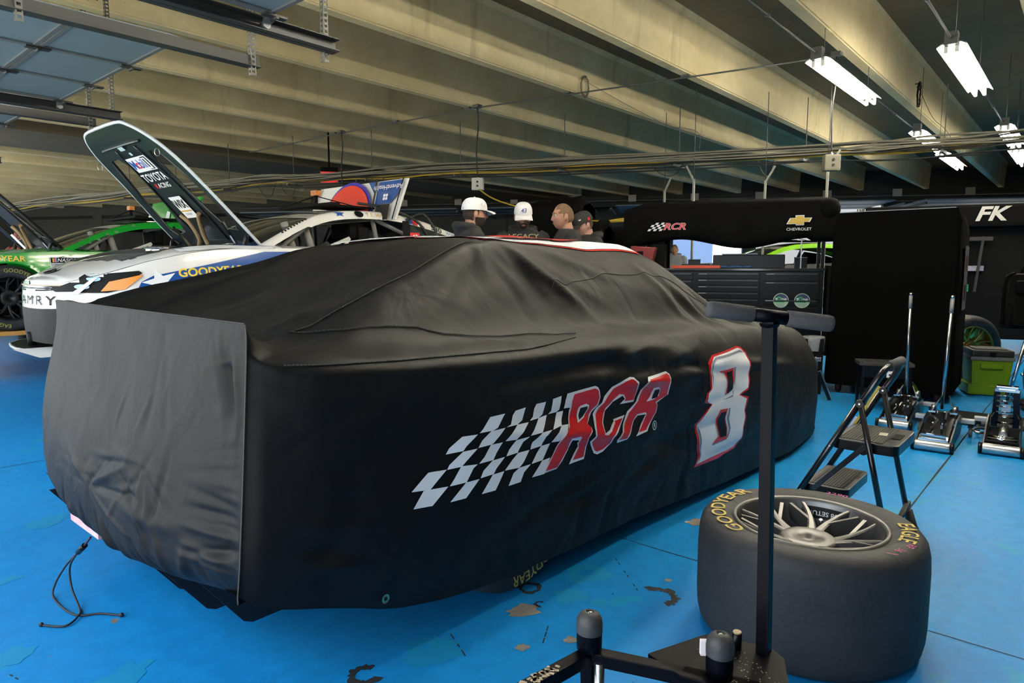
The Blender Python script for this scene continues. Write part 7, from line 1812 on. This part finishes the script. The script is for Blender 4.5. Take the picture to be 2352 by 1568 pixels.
    for sg in (-1, 1):
        sh = Vector((-.005, sg * .19, 1.485 * s))
        if arms == 'pocket': el = Vector((-.05, sg * .30, 1.13 * s)); wr = Vector((.12, sg * .17, 1.0 * s))
        elif arms == 'front': el = Vector((.03, sg * .27, 1.12 * s)); wr = Vector((.26, sg * .12, 1.12 * s))
        elif arms == 'cross': el = Vector((.05, sg * .27, 1.14 * s)); wr = Vector((.20, -sg * .02, 1.17 * s + sg * .02))
        else: el = Vector((-.03, sg * .25, 1.10 * s)); wr = Vector((.04, sg * .27, .86 * s))
        b.tube([sh + Vector((0, -sg * .03, .01)), sh, sh.lerp(el, .5), el, el.lerp(wr, .5), wr], [.07, .076, .068, .060, .054, .042], 16)
    remesh(b, 'hoodie' if hood else 'shirt', .012, M_hoodie, t, 3)
    b = MB()
    for sg in (-1, 1):
        hip = Vector((0, sg * .09, .92 * s)); kn = Vector((.02, sg * .10, .49 * s)); an_ = Vector((-.02, sg * .105, .07 * s))
        b.tube([hip, hip.lerp(kn, .5), kn, kn.lerp(an_, .4), an_], [.115, .10, .078, .075, .068], 18)
    remesh(b, 'trousers', .016, M_trouser, t, 3)
    b = MB()
    for sg in (-1, 1): b.tube([(-.09, sg * .105, .05), (-.04, sg * .105, .055), (.08, sg * .105, .045), (.17, sg * .105, .035), (.20, sg * .105, .03)], [.03, .05, .045, .038, .02], 14)
    b.build('shoes', M_rubber, t)
    return t, HM
A0 = YAW
pr1, HM1 = person('man in white cap turned away to the right, black hoodie', 4.14, 4.03, A0 - 1.28, 1.80, 0, .02, beard=1, hairmat=M_beard, cap='white baseball cap', capmat=M_cap, arms='down')
pr2, HM2 = person('bearded man in white cap with number 43, facing the camera', 5.20, 4.34, A0 + PI + .03, 1.855, 0, .30, beard=2, hairmat=M_beard, cap='white baseball cap with 43', capmat=M_cap, arms='pocket')
pr3, HM3 = person('man with short fair hair in black shirt, looking left', 5.14, 3.76, A0 + PI / 2 + .22, 1.82, 0, .03, hairmat=mat('hair_fair', (.10, .058, .03, 1), .9), arms='front', hood=False)
pr4, HM4 = person('young man in black cap looking down, black hoodie', 5.72, 3.92, A0 + PI / 2 + .35, 1.78, .1, .38, skin=M_skin2, hairmat=mat('hair_brown', (.05, .025, .012, 1), .9), cap='black baseball cap with small red patch', capmat=M_capb, arms='front')
def on_head(t, HM, nm, sh, mt, O, U, V):
    M3 = HM.to_3x3(); return decal(nm, sh, mt, t, O=HM @ Vector(O), U=M3 @ Vector(U), V=M3 @ Vector(V), off=.0)
on_head(pr2, HM2, 'cap_number', flat_text('43', .055, .012, shear=.15), mat('cap_digits', (.08, .05, .25, 1), .6), (.1065, 0, .085), (0, 1, 0), (-.34, 0, .94))
on_head(pr1, HM1, 'cap_stitching', flat_text('43', .055, .0, shear=.15), mat('cap_thread', (.38, .38, .40, 1), .6), (.045, -.0845, .075), (1, .25, 0), (0, .25, .95))
on_head(pr4, HM4, 'cap_patch', flat_poly([rect(-.012, -.014, .012, .014)]), M_red, (-.03, .0885, .055), (1, 0, 0), (0, 0, 1))
on_head(pr4, HM4, 'cap_mark', flat_poly([rect(-.012, -.006, .012, .006)]), M_white, (.07, .075, .075), (.8, -.6, 0), (0, 0, 1))
decal('chest_word', flat_text('LEGACY', .062, .008, sx=1.3), mat('gold_print', (.35, .28, .15, 1), .6), pr2, O=(.135, 0, 1.53), U=(0, 1, 0), V=(0, 0, 1), off=.0)
decal('shoulder_print', flat_poly([circle(0, 0, .035, 14), circle(0, 0, .024, 14), circle(.05, .01, .02, 12), circle(.05, .01, .012, 12)]), mat('print_grey', (.4, .4, .38, 1), .6), pr3, O=(-.085, .155, 1.40), U=(.5, .8, 0), V=(-.55, .2, .8), off=.005)
for a, b_ in ((.215, .30), (.235, -.02)): pass
# dim far people and carts -------------------------------------------------
pr5, _ = person('dim red haired person behind the green car windshield, dark orange top', 2.9, 12.2, A0 + PI, 1.80, 0, .1, skin=mat('skin_dim', (.25, .07, .04, 1), .7), hairmat=mat('hair_red', (.12, .03, .015, 1), .9), arms='down')
for c in pr5.children:
    if c.name.startswith('hoodie'): c.data.materials[0] = mat('top_rust', (.20, .045, .02, 1), .8)

pr6, _ = person('man in grey top outside, seen through the gap under the black canopy', 13.6, 7.0, A0 + PI - .4, 1.74, 0, .1, hairmat=MATS['hair_fair'], arms='front')
for c in pr6.children:
    if c.name.startswith('hoodie'): c.data.materials[0] = mat('top_grey', (.25, .27, .30, 1), .8)
# ------------------------------------------------------------------ dark carts and canopies further back
def back_cart(lab, x, y, w, d, h, rz=AC, lumps=3, top=None, cat='equipment cart'):
    o = thing('draped_cart', lab, cat, (x, y, 0), rz)
    rs = random.Random(int(x * 31 + y * 17))
    b = MB(); n = 26; rows = []
    for j in range(n + 1):
        u = j / n; yy = u * w; sag = .05 * math.sin(u * PI * lumps + x) + .02 * math.sin(u * 19)
        ht = h + sag - .12 * (abs(u - .5) * 2) ** 6
        rows.append([(-.04 + .03 * math.sin(u * 30), yy, h - .50 + .03 * math.sin(u * 11)), (-.03, yy, ht - .15), (.03, yy, ht - .03), (d * .5, yy, ht + .03), (d - .03, yy, ht - .03), (d + .02, yy, ht - .5)])
    b.grid(np.array(rows)); b.build('drape', M_fabric, o)
    b = MB(); b.box((d / 2, w / 2, (h - .4) / 2), (d * .9, w * .94, h - .4)); b.build('cart_body', M_blackmatte, o, bevel=.01)
    b = MB()
    for yy in (.04, w - .04): b.bar((.0, yy, .1), (.0, yy, h - .1), .04, .04)
    b.build('upright', M_blackmatte, o)
    return o
back_cart('long black shelf cart behind the four men', 8.9, 4.75, 1.5, .6, 1.78)
back_cart('black draped cart behind the man in white cap', 7.7, 6.6, 1.7, .7, 1.72, rz=.2)
back_cart('tall black peaked cover rising right of the man in white cap', 7.7, 5.35, .95, .7, 2.18, lumps=1)
back_cart('low black canopy beyond the green car roof', 5.2, 13.0, 4.2, .8, 1.95, rz=.05)
back_cart('black canopy beyond the green hood at far left', 1.6, 14.2, 3.0, .8, 1.95, rz=.1)
back_cart('black draped cart behind the rear of the white car', 8.3, 8.6, 2.6, .7, 1.80, rz=.1)
back_cart('dark cart left of the canopy, behind the youngest man', 7.0, 4.55, .5, .6, 1.80)
o = thing('red_chair_back', 'red plastic crate hanging at the left of the black canopy', 'crate', (6.9, 3.98, 1.26), AC)
b = MB(); b.prism([(-.14, 0), (.12, 0), (.17, .20), (-.12, .22)], 0, .16, f=lambda a, z, x: (x, -a, z)); b.build('crate_shell', mat('crate_red', (.20, .008, .008, 1), .4), o, bevel=.015)
b = MB(); b.box((-.006, .01, .11), (.01, .07, .09)); b.build('crate_grip', M_blackmatte, o)
b = MB(); b.box((.08, 0, -.6), (.10, .2, 1.2)); b.build('crate_post', M_blackmatte, o)
# coil of yellow hose on the shelf behind the men
o = thing('yellow_hose', 'yellow cable hanging from outlet box and coiled on shelf behind men', 'cable', (7.6, 5.2, 1.85))
b = MB(); b.tube(smoothline([(8.6, 8.2, 2.60), (8.3, 7.4, 2.3), (8.1, 5.9, 1.95), (8.0, 4.9, 1.86), (8.3, 4.4, 1.86)], 6), .012, 6)
for k_ in range(4): b.tube(smoothline([(8.15, 5.5 - .02 * k_, 1.86), (8.3, 5.1, 1.88 + .012 * k_), (8.35, 4.7, 1.86 + .01 * k_), (8.45, 4.3, 1.87)], 5), .010, 6)
b.build('cable_run', M_cordyel, o, world=True)
# outside: pale trailers far beyond the far doors
for i, (s, off, L_, hgt, col) in enumerate([(-2, 9, 9, 3.4, (.10, .11, .13, 1)), (9, 10, 9, 3.4, (.05, .09, .20, 1)), (20, 9, 9, 3.4, (.14, .13, .12, 1)), (31, 10, 9, 3.4, (.12, .12, .13, 1))]):
    p0 = far(s, off); q = Vector((WD.y, -WD.x, 0)); q = q if q.x > 0 else -q; p0 = W0 + WD * s + q * off
    o = thing('race_trailer', ['grey trailer outside behind the gap of the tool chest', 'blue trailer outside beyond the middle of far wall', 'brownish grey trailer outside beyond the left part of far wall', 'grey trailer outside at the far left'][i], 'trailer', (p0.x, p0.y, 0), math.atan2(WD.y, WD.x))
    b = MB(); b.box((L_ / 2, 0, .9 + hgt / 2), (L_, 2.4, hgt)); b.build('box_body', mat('trailer_%d' % i, col, .4, var=.05, vscale=1), o, bevel=.05)
    b = MB()
    for xx in (1.2, 2.4, L_ - 1.2): b.lathe([(.0, -1.2), (.45, -1.2), (.48, -1.15), (.48, 1.15), (.45, 1.2), (.0, 1.2)], (xx, 0, .48), 20, axis='y')
    b.build('trailer_wheels', M_rubber, o)
